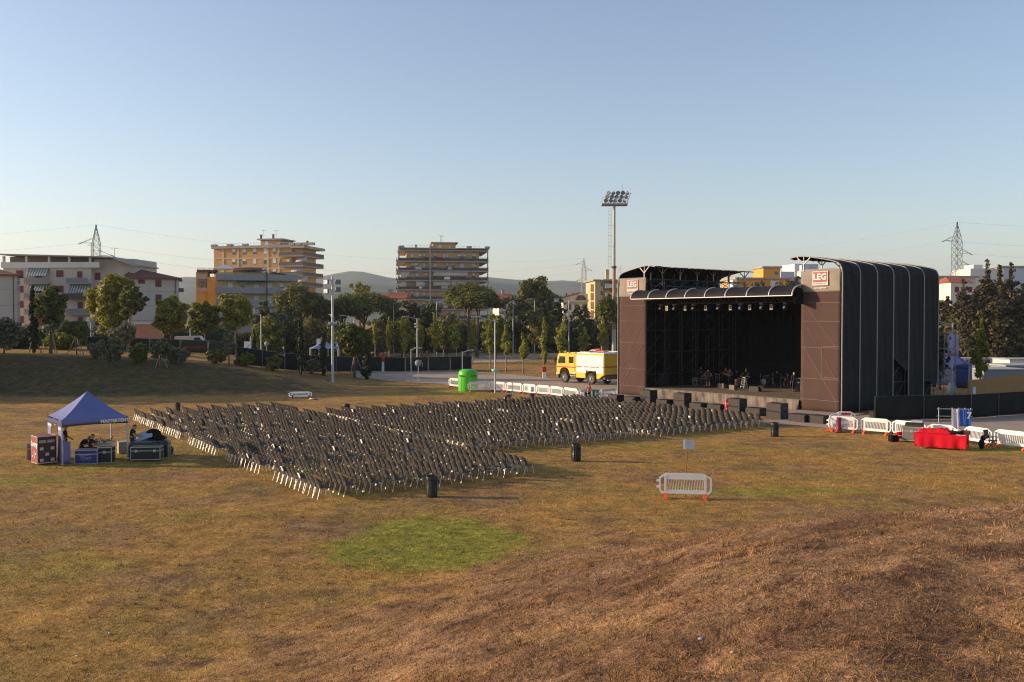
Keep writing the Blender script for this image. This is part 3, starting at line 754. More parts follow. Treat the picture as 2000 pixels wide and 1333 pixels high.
round_tree('dark pine crown behind the stage roof by the orange house', 1552, 690, 530, 50, Y=190, low=.2, lm=L_CONIF, seed=93, n=1500, group='pines behind the stage')
round_tree('flat topped dark shrub crown behind the stage canopy, left', 1480, 690, 542, 56, Y=195, low=.1, lm=L_CONIF, seed=94, n=1300, group='pines behind the stage')
round_tree('flat topped dark shrub crown behind the stage canopy, right', 1516, 690, 543, 46, Y=196, low=.1, lm=L_CONIF, seed=95, n=1200, group='pines behind the stage')
# trees standing just left of the frame: they throw the long shadows across the bank
for k, (x, y, h, w) in enumerate([(-60, 82.5, 8, 3.6), (-62, 86, 10.5, 4), (-64, 89.5, 12, 4.4), (-66, 93, 13, 4.6), (-67, 96.5, 12.5, 4.4), (-74, 85, 13.5, 5), (-76, 91, 15, 5), (-80, 97, 15, 5), (-88, 88, 16, 6), (-92, 95, 17, 6)]):
    b = Vector((x, y, gzs(x, y)))
    cr = shell(0, 0, h * .52, w, w, h * .48, 34, w * .38, 200 + k) + [(0, 0, h * .5, w * .6, w * .6, h * .42)]
    tree('broadleaf_tree', 'tree beyond the left end of the bank', 'tree', b, h, h * .7, cr, L_DARK, 1900, .5, group='trees beyond the left edge of the field', seed=200 + k)
# ------------------------------------------------------------------ buildings
m_pale = mat('pale render', (.50, .44, .38), .9, var=.06, scale=.4, stain=(.36, .32, .28), stain_amt=.35)
m_white = mat('white render', (.64, .61, .56), .9, var=.05, scale=.4, stain=(.42, .40, .36), stain_amt=.3)
m_tan = mat('tan brick', (.50, .30, .135), .9, var=.10, scale=1.2)
m_ochre = mat('ochre render', (.62, .34, .07), .9, var=.06, scale=.5)
m_orange = mat('orange render', (.70, .33, .06), .9, var=.06, scale=.5)
m_cream = mat('cream render', (.58, .43, .24), .9, var=.07, scale=.5)
m_conc = mat('concrete slab', (.34, .31, .29), .85, var=.10, scale=.8, stain=(.20, .18, .17), stain_amt=.4)
m_greyrail = mat('grey balcony panel', (.30, .29, .30), .8, var=.08)
m_roof = mat('red clay tiles', (.30, .085, .045), .9, var=.25, scale=2.2, bump=.4)
m_darkroof = mat('dull red tiles', (.16, .060, .042), .9, var=.25, scale=2, bump=.4)
m_shut = mat('dark red shutter', (.14, .028, .026), .7)
m_whshut = mat('white shutter', (.66, .65, .63), .6)
m_pane = glass_mat('window glass')
m_awn = mat('striped awning', (.34, .38, .36), .85)
m_awn2 = mat('pale awning', (.46, .42, .38), .85)
m_green_awn = mat('green awning', (.03, .20, .15), .8)
m_rail = mat('dark balcony rail', (.10, .09, .09), .6)
m_bluewhite = mat('pale blue white render', (.52, .55, .62), .9, var=.04)

def bpart(t, name, m, *boxes, bev=0):
    mb = MB()
    for b in boxes: mb.box(*b, bev=bev)
    return obj(name, mb, t, m)
def window(t, x, z, w, h, y=0, m=m_pane, fm=m_conc, side=None, shut=None):
    """window on the front (y = facade plane) or, with side = x, on a side wall (x then runs along y)"""
    fr, pa = MB(), MB(); d = .06
    def B(mb, a0, z0, a1, z1, o0, o1):
        if side is None: mb.box(a0, y + o0, z0, a1, y + o1, z1)
        else: mb.box(side - o1 if side > 0 else side + o0, a0, z0, side - o0 if side > 0 else side + o1, a1, z1)
    B(fr, x - d, z - d, x + w + d, z, -.05, -.003); B(fr, x - d, z + h, x + w + d, z + h + d, -.05, -.003)
    B(fr, x - d, z, x, z + h, -.05, -.003); B(fr, x + w, z, x + w + d, z + h, -.05, -.003)
    f = obj('window', fr, t, fm)
    B(pa, x + .003, z + .003, x + w - .003, z + h - .003, -.025, -.006)
    if shut:
        p2 = MB(); k = h * shut
        B(p2, x + .01, z + h - k, x + w - .01, z + h - .01, -.045, -.027); obj('shutter', p2, f, m)
        obj('pane', pa, f, m_pane)
    else: obj('pane', pa, f, m)
def antenna(t, x, y, z, h=2.2):
    mb = MB(); mb.bar((x, y, z), (x, y, z + h), .05, .03, 5); mb.bar((x - .7, y, z + h - .15), (x + .7, y, z + h - .15), .03, n=4)
    for k in range(4): mb.bar((x - .6 + k * .4, y - .4, z + h - .15), (x - .6 + k * .4, y + .4, z + h - .15), .02, n=4)
    obj('antenna', mb, t, dark_steel)
def chimney(t, x, y, z, h=1.6, w=.6, m=m_conc):
    bpart(t, 'chimney', m, (x, y, z, x + w, y + w, z + h), (x - .1, y - .1, z + h + .003, x + w + .1, y + w + .1, z + h + .15))

# --- A: long pale block at the left, Y 185
def pale_block():
    Y = 185.0; k = Y / F_PX; p0 = P(8, 660, Y); z0 = 0.0
    zz = lambda py: EYE + (YH - py) * k
    t = thing('apartment_block', 'long pale apartment block with red shutters and open top loggia at the left', 'apartment building', (p0.x, Y, 0), R(-2))
    X = lambda px: (px - 8) * k
    W = X(201)
    bpart(t, 'wall', m_pale, (0, 0, -1, X(182), 12, zz(522)), (X(182) + .003, 1.4, -1, X(262), 12, zz(506)))
    bpart(t, 'loggia_parapet', m_white, (-.25, -.35, zz(524), X(200), 0 - .003, zz(513)))
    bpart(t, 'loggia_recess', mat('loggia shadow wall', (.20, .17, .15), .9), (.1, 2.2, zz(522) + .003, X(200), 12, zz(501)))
    for px in (8, 53, 98, 138, 179): bpart(t, 'loggia_pillar', m_white, (X(px), -.2, zz(513) + .003, X(px) + .35, .25, zz(501)))
    mb = MB(); mb.prism([(-.4, zz(499)), (X(224), zz(505)), (X(266), zz(520)), (X(266), zz(518)), (X(224), zz(502.5)), (-.4, zz(496.5))], -.7, 12.2, 'y')
    obj('roof', mb, t, m_conc)
    for r, py in enumerate((529, 559, 588.5, 618)):
        for px in (34, 113.5):
            window(t, X(px), zz(py + 13), 14 * k, 13 * k, m=m_shut)
        window(t, X(183), zz(py + 18), 11 * k, 14 * k, y=1.4, m=m_shut)
        window(t, X(155), zz(py + 18 + 4), 10 * k, 20 * k, m=m_shut)
        window(t, X(72), zz(py + 22), 12 * k, 20 * k, m=m_shut)
        for a, b in ((56, 103), (139, 181)):
            mb = MB(); za = zz(py + 25); mb.box(X(a), -1.3, za - .2, X(b), -.003, za)
            for q in range(25):
                xx = X(a) + (X(b) - X(a)) * q / 24; mb.bar((xx, -1.27, za), (xx, -1.27, za + 1), .035, n=4)
            mb.box(X(a), -1.31, za + 1, X(b), -1.24, za + 1.06); mb.box(X(a), -1.25, za + .08, X(b), -1.235, za + .95)
            obj('balcony', mb, t, m_rail if (a > 100 and r == 1) else m_greyrail)
    for a, b, p0_, p1_ in ((58, 100, 525, 540), (58, 100, 554, 569), (140, 182, 556, 573)):
        mb = MB(); n = 16
        for q in range(n):
            x0, x1 = X(a) + (X(b) - X(a)) * q / n, X(a) + (X(b) - X(a)) * (q + 1) / n
            mb.mat(q % 2); mb.add([(x0, -.05, zz(p0_)), (x1, -.05, zz(p0_)), (x1, -1.25, zz(p1_)), (x0, -1.25, zz(p1_)), (x0, -.05, zz(p0_) - .04), (x1, -.05, zz(p0_) - .04), (x1, -1.25, zz(p1_) - .04), (x0, -1.25, zz(p1_) - .04)],
                                  [(0, 1, 2, 3), (7, 6, 5, 4), (0, 4, 5, 1), (2, 6, 7, 3)])
        obj('awning', mb, t, [m_awn, mat('awning stripe', (.12, .15, .16), .85)])
    antenna(t, X(168), 3, zz(502), 2.6)
    antenna(t, X(215), 3, zz(503), 2.0)
    # hip roofed wing
    t2 = thing('apartment_wing', 'pale wing with dull red hipped roof at the right end of the long block', 'apartment building', (P(250, 660, Y - 2).x, Y - 2, 0), R(19))
    X2 = lambda px: (px - 250) * k * 1.07
    bpart(t2, 'wall', m_pale, (X2(246), 0, -1, X2(336), 11, zz(544)))
    for py in (570.5, 598.5, 627): bpart(t2, 'floor_band', m_conc, (X2(246) - .02, -.04, zz(py), X2(336) + .02, -.003, zz(py - 1.3)))
    mb = MB(); e = .7; x0, x1 = X2(246) - e, X2(336) + e; z = zz(543.5); zr = zz(523)
    mb.add([(x0, -e, z), (x1, -e, z), (x1, 11 + e, z), (x0, 11 + e, z), (x0 + 2.0, 5, zr), (x0 + 2.6, 5.5, zr), (x0, -e, z - .25), (x1, -e, z - .25), (x1, 11 + e, z - .25), (x0, 11 + e, z - .25)],
           [(0, 1, 5, 4), (1, 2, 5), (2, 3, 4, 5), (3, 0, 4), (6, 7, 1, 0), (7, 8, 2, 1), (8, 9, 3, 2), (9, 6, 0, 3), (9, 8, 7, 6)])
    obj('roof', mb, t2, m_darkroof)
    window(t2, X2(268), zz(555), 12 * k, 8 * k, m=m_shut); window(t2, X2(268), zz(641), 12 * k, 8.5 * k, m=m_shut)
    for py in (548, 576, 604): window(t2, X2(297), zz(py + 13), 11 * k, 13 * k, m=m_shut)
    window(t2, X2(269), zz(583 + 13), 11 * k, 13 * k, m=m_shut)
    mb = MB(); mb.bar((X2(331), -.12, 0), (X2(331), -.12, zz(544)), .08, n=6); obj('downpipe', mb, t2, dark_steel)
    bpart(t2, 'side_balcony', m_rail, (X2(336) + .003, 3, zz(569), X2(345), 6, zz(562)))
    # left edge building
    t3 = thing('apartment_building', 'pale building with red hipped roof cut by the left edge', 'apartment building', (P(0, 660, 168).x, 168, 0), R(25))
    k3 = 168 / F_PX; z3 = lambda py: EYE + (YH - py) * k3; X3 = lambda px: px * k3 * 1.1
    bpart(t3, 'wall', m_pale, (X3(-90), 0, -1, X3(27), 10, z3(537)))
    mb = MB(); x0, x1 = X3(-94), X3(33); z = z3(536.5); zr = z3(523)
    mb.add([(x0, -.7, z), (x1, -.7, z), (x1, 10.7, z), (x0, 10.7, z), (x0 + 4, 5, zr), (x1 - 4, 5, zr), (x0, -.7, z - .2), (x1, -.7, z - .2), (x1, 10.7, z - .2), (x0, 10.7, z - .2)],
           [(0, 1, 5, 4), (1, 2, 5), (2, 3, 4, 5), (3, 0, 4), (6, 7, 1, 0), (7, 8, 2, 1), (8, 9, 3, 2), (9, 6, 0, 3), (9, 8, 7, 6)])
    obj('roof', mb, t3, m_darkroof)
    mb = MB(); mb.bar((X3(22), -.12, 0), (X3(22), -.12, z3(537)), .07, n=6); obj('downpipe', mb, t3, dark_steel)
    for py in (546, 576, 606, 634):
        window(t3, X3(-9), z3(py + 12), 9 * k3, 12 * k3, m=m_shut); window(t3, X3(-50), z3(py + 12), 12 * k3, 12 * k3, m=m_shut)
    for py in (567, 597): bpart(t3, 'floor_band', m_conc, (X3(-90), -.04, z3(py), X3(27) + .02, -.003, z3(py - 1.2)))
    for py in (548, 561, 591, 623): bpart(t3, 'air_conditioner', m_greyrail, (X3(27) + .003, 2, z3(py + 5), X3(31), 3.2, z3(py)))
pale_block()

# --- B: tan brick block with stepped balconies at its right end, Y 270
def tan_block():
    Y = 270.0; k = Y / F_PX; zz = lambda py: EYE + (YH - py) * k
    rz = R(-13); p0 = P(419, 660, Y)
    t = thing('apartment_block', 'tan brick apartment block with rooftop lift house and stacked corner balconies', 'apartment building', (p0.x, Y, 0), rz)
    s = 1 / math.cos(rz) * .985; X = lambda px: (px - 419) * k * s
    W = X(583); D = 11
    bpart(t, 'wall', m_tan, (0, 0, -1, W, D, zz(487)))
    bpart(t, 'parapet', m_conc, (-.6, -.6, zz(487) + .003, W + .3, D + .6, zz(482)))
    for px in (417, 451, 483, 553): bpart(t, 'parapet_block', m_conc, (X(px) - .3, -.7, zz(482) + .003, X(px + 8), .6, zz(478.5)))
    mb = MB()
    for q in range(30): mb.bar((W * q / 29, -.4, zz(482)), (W * q / 29, -.4, zz(477)), .03, n=4)
    mb.bar((0, -.4, zz(477.5)), (W, -.4, zz(477.5)), .035, n=4); obj('roof_railing', mb, t, galv)
    for px in (439, 470.5, 533, 556): bpart(t, 'pilaster', m_cream, (X(px) - .25, -.12, -1, X(px) + .25, -.003, zz(487)))
    for r in range(7):
        z = zz(506 + 20.3 * r)
        bpart(t, 'floor_band', m_cream, (0, -.1, z - .2, W, -.005, z + .15))
        for j, px in enumerate((458, 480, 502, 524, 543)):
            window(t, X(px), zz(498.5 + 19 * r), 6.6 * k, 11 * k, m=m_whshut, shut=(.9, .62, .45, .95, .3)[(j + r) % 5] if r or j % 2 else .6)
    # stepped balconies round the right end
    for r in range(6):
        z = zz(503 + 19.0 * r); x1 = W + 4.3 - .15 * r
        bpart(t, 'balcony_slab', m_conc, (W - 3.5, -1.6, z - .3, x1, D + 1.2, z))
        mb = MB()
        mb.box(W - 3.4, -1.58, z + .003, x1 - .05, -1.48, z + 1.0); mb.box(x1 - .12, -1.47, z + .003, x1 - .02, D + 1.1, z + 1.0)
        obj('balcony_rail', mb, t, m_rail)
        mb = MB(); mb.box(W + .003, .8, z + .003, W + 2.4, D - .5, zz(487) if r == 0 else z + 2.55); obj('recessed_wall', mb, t, m_cream)
        if r % 2: bpart(t, 'air_conditioner', m_whshut, (W - 1.4, -.5, z + 1.2, W - .6, -.11, z + 1.8))
        if r in (1, 2, 3):
            mb = MB(); a = (r % 2) * 1.5
            mb.sheet(lambda u, v: (W + .2 + a + u * 3.2, -.2 - 1.2 * v, z + 2.5 - 1.5 * v), 1, 2, (0, .05, .03)); obj('awning', mb, t, m_awn2)
    bpart(t, 'parapet', m_conc, (W + .32, -1.7, zz(489), W + 4.5, D + 1.4, zz(484)))
    for px in (585, 598, 612, 624): bpart(t, 'parapet_block', m_conc, (X(px) - .4, -1.8, zz(484) + .003, X(px) + 1.2, -.6, zz(479)))
    # lift house
    a, b = X(507), X(549)
    bpart(t, 'lift_house', m_tan, (a, 3, zz(482), b, 10, zz(470)))
    bpart(t, 'lift_house_roof', m_conc, (a - .7, 2.2, zz(470) + .003, b + .9, 10.8, zz(467.5)))
    window(t, a + 1.4, zz(480), 1.1, 1.2, y=3, m=m_whshut)
    for px, py in ((505.5, 468), (531, 468), (570, 482), (602, 482)): chimney(t, X(px), 3.2, zz(py), 1.2, .45, dark_steel)
    antenna(t, X(507), 5, zz(462), 2.0); antenna(t, X(533), 5, zz(467), 2.6); antenna(t, X(592), 5, zz(484), 1.5)
tan_block()

# --- C: orange sided block with long grey balconies, Y 205
def orange_block():
    Y = 205.0; k = Y / F_PX; zz = lambda py: EYE + (YH - py) * k; p0 = P(424, 660, Y); rz = R(15)
    t = thing('apartment_building', 'orange sided apartment building with long grey balconies and roof terrace', 'apartment building', (p0.x, Y, 0), rz)
    X = lambda px: (px - 424) * k * 1.05
    W = X(571); D = 12
    bpart(t, 'wall', m_cream, (0, 0, -1, W, D, zz(532)))
    bpart(t, 'side_wall', m_orange, (X(407), 1.0, -1, -.003, D, zz(541)))
    bpart(t, 'side_wall', m_ochre, (X(386), 2.6, -1, X(407) - .003, D, zz(531)))
    bpart(t, 'upper_panel', mat('pink render', (.50, .36, .30), .9), (X(389), 2.2, zz(545), X(406.9), 2.49, zz(535)), (X(389), 2.2, zz(570), X(406.9), 2.59, zz(562)))
    for q, px in enumerate((390, 394.5, 399, 403)): window(t, X(px), zz(560), 2.6 * k, 12 * k, y=2.45, m=m_pane)
    for r in range(5):
        z = zz(546 + 25.4 * r)
        bpart(t, 'balcony_slab', m_conc, (-.1, -1.8, z - .25, W, -.003, z))
        mb = MB(); mb.box(-.1, -1.8, z + .003, W, -1.7, z + 9.5 * k); mb.box(-.1, -1.69, z + .003, 0, -.01, z + 9.5 * k)
        for q in range(12): mb.box(W * q / 12, -1.84, z + .003, W * q / 12 + .12, -1.803, z + 9.5 * k)
        obj('balcony_parapet', mb, t, m_greyrail)
        if r:
            for px, w, sh in ((444, 9, .9), (468, 6, .2), (490, 10, .85), (515, 10, 1.0), (537, 9, .4)): window(t, X(px), z + .02, w * k, 2.2, m=m_whshut, shut=sh)
    for a, b in ((460, 486), (487, 513)):
        mb = MB(); mb.sheet(lambda u, v: (X(a) + (X(b) - X(a)) * u, -.1 - 1.7 * v, zz(546) - .3 - .45 * v), 1, 2, (0, 0, .05)); obj('awning', mb, t, m_green_awn)
    bpart(t, 'penthouse_wall', m_cream, (X(452), 3, zz(532), X(514), D, zz(526)))
    mb = MB(); mb.sheet(lambda u, v: (X(448) + (X(514) - X(448)) * u, .5 + 7 * v, zz(524.5) + .3 * v), 1, 1, (0, 0, .35)); obj('terrace_roof', mb, t, m_greyrail)
    mb = MB(); mb.sheet(lambda u, v: (X(455) + (X(512) - X(455)) * u, -1.5 + 2 * v, zz(528) + .25 * v), 1, 1, (0, 0, .12)); obj('terrace_roof', mb, t, m_darkroof)
    # parasol tent on the terrace
    mb = MB(); cx, z = X(437), zz(525.5)
    mb.add([(cx - 2.4, -.6, z), (cx + 2.4, -.6, z), (cx + 2.4, 3, z), (cx - 2.4, 3, z), (cx - .3, 1.2, z + 1.0), (cx + .3, 1.2, z + 1.0)], [(0, 1, 5, 4), (1, 2, 5), (2, 3, 4, 5), (3, 0, 4), (3, 2, 1, 0)])
    obj('terrace_canopy', mb, t, m_white)
    mb = MB()
    for dx in (-2.3, 2.3): mb.bar((cx + dx, -.5, zz(534)), (cx + dx, -.5, z), .06, n=5)
    obj('canopy_legs', mb, t, dark_steel)
    bpart(t, 'pergola', m_darkroof, (X(388), 2.1, zz(531) + .01, X(424), D - 1, zz(526.5)))
    mb = MB()
    for px in (390, 400, 410, 420): mb.bar((X(px), 2.3, zz(527)), (X(px), 2.3, zz(523.5)), .05, n=4)
    mb.bar((X(388), 2.3, zz(523.5)), (X(422), 2.3, zz(523.5)), .06, n=4); obj('pergola_rail', mb, t, dark_steel)
    for px, py in ((478, 530), (488, 529)): window(t, X(px), zz(py + 3), 5 * k, 5 * k, y=2.99)
    mb = MB(); mb.bar((X(514), -2, 0), (X(514), -2, zz(527)), .12, n=6); obj('downpipe', mb, t, dark_steel)
    mb = MB(); mb.lathe([(0, .05), (.3, .12), (.62, .28), (.60, .32), (.28, .16), (0, .09)], 12); 
    d = obj('satellite_dish', mb, t, m_white); d.location = (X(510), -1.0, zz(529)); d.rotation_euler = (R(70), 0, R(-20))
    mb = MB(); mb.sheet(lambda u, v: (X(520) + 3.6 * u, -1.4 + 1.5 * v, zz(531) - .5 * u), 1, 1, (0, 0, .08)); obj('parasol', mb, t, dark_steel)
orange_block()

# --- D: tower with wrap round balconies, Y 270
def tower():
    Y = 270.0; k = Y / F_PX; zz = lambda py: EYE + (YH - py) * k; p0 = P(795, 660, Y); rz = R(8)
    t = thing('apartment_tower', 'apartment tower with wraparound concrete balconies and yellow rooftop lift house', 'apartment building', (p0.x, Y, 0), rz)
    s = .99; X = lambda px: (px - 795) * k * s; W = X(938); D = 18
    bpart(t, 'wall', m_cream, (0, 0, -1, W, D, zz(486)))
    bpart(t, 'side_wall', m_ochre, (-.14, .05, -1, -.004, D - .05, zz(487)))
    levels = [(489, 487), (510.5, 508), (529, 526), (548, 546), (566, 564), (585, 583), (604, 602), (623, 621)]
    for r, (pl, _) in enumerate(levels):
        z = zz(pl)
        ex = 2.9 if r else 2.2
        bpart(t, 'balcony_slab', m_conc, (-ex, -1.8, z - .35, W + 2.6, D + 1.6, z))
        if r == 0: continue
        mb = MB(); h = 1.0
        mb.box(-ex, -1.8, z + .003, W + 2.6, -1.72, z + .22); mb.box(-ex, -1.71, z + .003, -ex + .08, D + 1.5, z + .22); mb.box(W + 2.5, -1.71, z + .003, W + 2.58, D + 1.5, z + .22)
        n = 90
        for q in range(n + 1):
            xx = -ex + .05 + (W + 2.6 + ex - .1) * q / n; mb.bar((xx, -1.76, z + .2), (xx, -1.76, z + h), .028, n=4)
        for q in range(40):
            yy = -1.7 + (D + 3) * q / 39; mb.bar((-ex + .04, yy, z + .2), (-ex + .04, yy, z + h), .028, n=4); mb.bar((W + 2.54, yy, z + .2), (W + 2.54, yy, z + h), .028, n=4)
        mb.box(-ex - .02, -1.82, z + h, W + 2.62, -1.70, z + h + .07); mb.box(-ex - .02, -1.69, z + h, -ex + .1, D + 1.5, z + h + .07); mb.box(W + 2.5, -1.69, z + h, W + 2.62, D + 1.5, z + h + .07)
        mb.box(-ex + .3, -1.68, z + .05, W + 2.3, -1.66, z + .8)
        obj('balcony_rail', mb, t, m_rail)
        for j, (px, w) in enumerate(((803, 5), (812, 6), (826, 5), (847, 7), (866, 5), (873, 4), (884, 5), (900, 8), (924, 7))):
            if (j * 3 + r) % 5 == 4: continue
            window(t, X(px), z + .05, w * k, 2.2, m=m_whshut, shut=(.25, .9, .55, 1.0, .35)[(j + 2 * r) % 5])
        rr_ = random.Random(r)
        for q in range(3):
            xx = rr_.uniform(1, W - 2); bpart(t, 'air_conditioner', m_whshut, (xx, -.5, z + 1.5, xx + .85, -.07, z + 2.1))
        for q in range(2):
            xx = rr_.uniform(1, W - 4); bpart(t, 'laundry', rr_.choice([m_whshut, m_awn2, m_awn, m_shut]), (xx, -1.92, z + .25, xx + rr_.uniform(.8, 2.2), -1.86, z + 1.02))
        mb = MB()
        for q in range(3): mb.box(-.18, 3 + 5 * q, z + .1, -.145, 4.4 + 5 * q, z + 2.2)
        obj('side_shutters', mb, t, m_whshut)
        for xx in (-2.5, W + 2.2):
            mb = MB(); mb.box(xx, -1.6, z - .35 + .35 + .3, xx + .35, -1.25, zz(levels[r - 1][0]) - .353); obj('balcony_post', mb, t, m_conc)
    for r, a, b, dr in ((3, 846, 914, 1.3), (4, 846, 880, 1.2), (4, 882, 914, 1.2), (4, 812, 830, 1.5), (3, 783, 800, 1.6), (4, 783, 794, 1.6), (6, 850, 868, .9)):
        z = zz(levels[r - 1][0]) - .4; mb = MB()
        mb.sheet(lambda u, v: (X(a) + (X(b) - X(a)) * u, -1.5 - .5 * v, z - dr * v), 1, 2, (0, .05, .02)); obj('awning', mb, t, m_awn2)
    bpart(t, 'parapet', m_conc, (-2.4, -2.0, zz(487), W + 2.8, D + 1.8, zz(485)))
    for px in (780, 841, 879, 912, 948): bpart(t, 'parapet_block', m_conc, (X(px), -2.1, zz(485) + .003, X(px) + 1.5, -.8, zz(481.5)))
    bpart(t, 'parapet_block', m_conc, (-2.5, -2.15, zz(485) + .003, X(786), D, zz(483)))
    mb = MB()
    for q in range(28): mb.bar((W * q / 27, -1.4, zz(485)), (W * q / 27, -1.4, zz(481)), .03, n=4)
    mb.bar((0, -1.4, zz(481)), (W, -1.4, zz(481)), .035, n=4); obj('roof_railing', mb, t, galv)
    a, b = X(848), X(893)
    bpart(t, 'lift_house', m_ochre, (a, 4, zz(485), b, 11, zz(473.5))); bpart(t, 'lift_house_roof', m_conc, (a - .7, 3.2, zz(473.5) + .003, b + .7, 11.8, zz(471)))
    window(t, a + 1.6, zz(482), .9, .9, y=4, m=m_whshut)
    antenna(t, X(864), 6, zz(471), 2.4); antenna(t, X(867), 6, zz(471), 2.0); chimney(t, X(812), 2, zz(485), 1, .5)
    mb = MB(); mb.box(X(840) - .2, -2.15, -1, X(840) + .25, -1.85, zz(482)); obj('downpipe_column', mb, t, m_conc)
    for xx in (W + .6, W + 1.8): 
        mb = MB(); mb.bar((xx, -.5, zz(566)), (xx + 1.2, -.5, zz(549)), .12, n=5); obj('brace', mb, t, m_conc)
tower()

def house(label, px0, px1, eave, ridge, Y, wall, roofm=m_roof, rz=0, D=10, hip=False, wins=2, name='house', chim=()):
    k = Y / F_PX; zz = lambda py: EYE + (YH - py) * k; p0 = P(px0, 660, Y); W = (px1 - px0) * k
    t = thing(name, label, 'house', (p0.x, Y, 0), R(rz))
    bpart(t, 'wall', wall, (0, 0, -1, W, D, zz(eave)))
    mb = MB(); e = .5; z, zr = zz(eave) + .003, zz(ridge)
    i = W * .3 if hip else 0
    mb.add([(-e, -e, z), (W + e, -e, z), (W + e, D + e, z), (-e, D + e, z), (-e + i, D / 2, zr), (W + e - i, D / 2, zr)], [(0, 1, 5, 4), (1, 2, 5), (2, 3, 4, 5), (3, 0, 4), (3, 2, 1, 0)])
    obj('roof', mb, t, roofm)
    for j in range(wins): window(t, W * (j + .6) / (wins + .3), zz(eave) - 2.4, 1.0, 1.3, m=m_shut)
    for c in chim: chimney(t, W * c, D * .4, zr - .8, 1.6, .6)
    return t
house('low house with red tiled roof and chimney left of the balconied tower', 745, 790, 583, 572, 240, m_cream, chim=(.2, .3))
house('low red roofed house right of the balconied tower', 974, 1003, 586, 573, 235, m_white, rz=10, chim=(.4,))
house('small house with lit cream wall under the spreading tree', 1032, 1062, 596, 588, 218, m_cream, wins=1, hip=True)
house('house between the two dark trees under the spreading tree', 1066, 1094, 600, 590, 212, m_cream, wins=2, hip=True)
def arch_house():
    Y = 250.; k = Y / F_PX; zz = lambda py: EYE + (YH - py) * k; p0 = P(1100, 660, Y); t = thing('house', 'white house with large half round window and red sloping roof', 'house', (p0.x, Y, 0), 0)
    X = lambda px: (px - 1100) * k
    mb = MB(); mb.prism([(X(1100), -1), (X(1153), -1), (X(1153), zz(586)), (X(1144), zz(577)), (X(1134), zz(573)), (X(1104), zz(581)), (X(1100), zz(583))], 0, 12, 'y'); obj('wall', mb, t, m_white)
    mb = MB(); mb.prism([(X(1096), zz(584)), (X(1104), zz(581) + .02), (X(1134), zz(573) + .02), (X(1134), zz(571)), (X(1104), zz(579)), (X(1096), zz(581.5))], -.6, 12.4, 'y'); obj('roof', mb, t, m_roof)
    mb = MB(); c = X(1134.5); z0 = zz(587); r = 10.5 * k; mb.prism([(c + r * math.cos(a * math.pi / 14), z0 + r * .95 * math.sin(a * math.pi / 14)) for a in range(15)], -.06, -.005, 'y'); w = obj('window', mb, t, m_pane)
    mb = MB(); mb.box(c - .9, -.1, z0, c - .5, -.063, z0 + r * .9); mb.box(c + .5, -.1, z0, c + .9, -.063, z0 + r * .9); obj('mullion', mb, w, m_shut)
    bpart(t, 'ledge', m_conc, (X(1100) - .3, -.8, zz(592), X(1153) + .3, -.063, zz(590)))
    for px in (1106, 1120): bpart(t, 'chimney', m_roof, (X(px), 4, zz(578), X(px) + .5, 4.5, zz(572)))
    for px in (1108, 1122, 1138): window(t, X(px), zz(606), 1.1, 1.5)
arch_house()
def grey_corner():
    Y = 240.; k = Y / F_PX; zz = lambda py: EYE + (YH - py) * k; p0 = P(1162, 660, Y); t = thing('apartment_building', 'cream and white apartment building with orange shutters behind the tall mast', 'apartment building', (p0.x, Y, 0), R(6))
    X = lambda px: (px - 1162) * k
    bpart(t, 'wall', m_cream, (0, 0, -1, X(1178), 13, zz(549)), (X(1178) + .003, 1.2, -1, X(1230), 13, zz(549)))
    bpart(t, 'roof', m_conc, (-.6, -.6, zz(549) + .003, X(1230), 13.4, zz(546.5)))
    bpart(t, 'lift_house', m_white, (X(1184), 4, zz(546.5) + .003, X(1206), 9, zz(544))); chimney(t, X(1190), 4.4, zz(544), 2.4, .9, m_cream)
    for r in range(6):
        z = zz(562 + 17 * r)
        bpart(t, 'balcony', m_white, (X(1181), -.8, z - .2, X(1230), 1.197, z), (X(1181), -.8, z + .003, X(1230), -.7, z + .9))
        window(t, X(1173), z + .3, .5 * 5 * k * 2, 1.0, m=m_pane); window(t, X(1192), z + .1, 11 * k, 1.9, y=1.2, m=mat('orange shutter', (.55, .13, .04), .7))
        bpart(t, 'side_bay', m_cream, (-.9, 1.5, z - .8, -.003, 5.5, z + .9))
grey_corner()
def box_house(label, px0, px1, top, Y, wall, extra=(), wins=(), name='building', rz=0, D=12, roof=True):
    k = Y / F_PX; zz = lambda py: EYE + (YH - py) * k; p0 = P(px0, 660, Y); t = thing(name, label, 'building', (p0.x, Y, 0), R(rz)); X = lambda px: (px - px0) * k
    bpart(t, 'wall', wall, (0, 0, -1, X(px1), D, zz(top)))
    if roof: bpart(t, 'roof', m_conc, (-.5, -.5, zz(top) + .003, X(px1) + .5, D + .5, zz(top) + .5))
    for nm, m, a, b, t0, t1, y0 in extra: bpart(t, nm, m, (X(a), y0, zz(t0), X(b), y0 + 6, zz(t1)))
    for a, b, w0, w1 in wins: window(t, X(a), zz(w1), X(b) - X(a), zz(w0) - zz(w1))
    return t
o = box_house('long low house with flat grey roof and orange walls behind the stage', 1438, 1545, 546, 260, m_orange, wins=[(1450, 1456, 551, 558), (1475, 1482, 551, 558)], D=14, rz=4,
          extra=[('bay', m_white, 1428, 1440, 570, 548, -1.2), ('bay', m_white, 1505, 1520, 570, 549, -1.2)])
box_house('orange box shaped rooftop block standing above the long low house', 1490, 1524, 524, 285, m_orange, wins=[(1513, 1520, 531, 537)], D=9, rz=5)
box_house('pale blue white rooftop building beside the orange one', 1524, 1552, 531, 300, m_bluewhite, D=10, rz=8, roof=False)
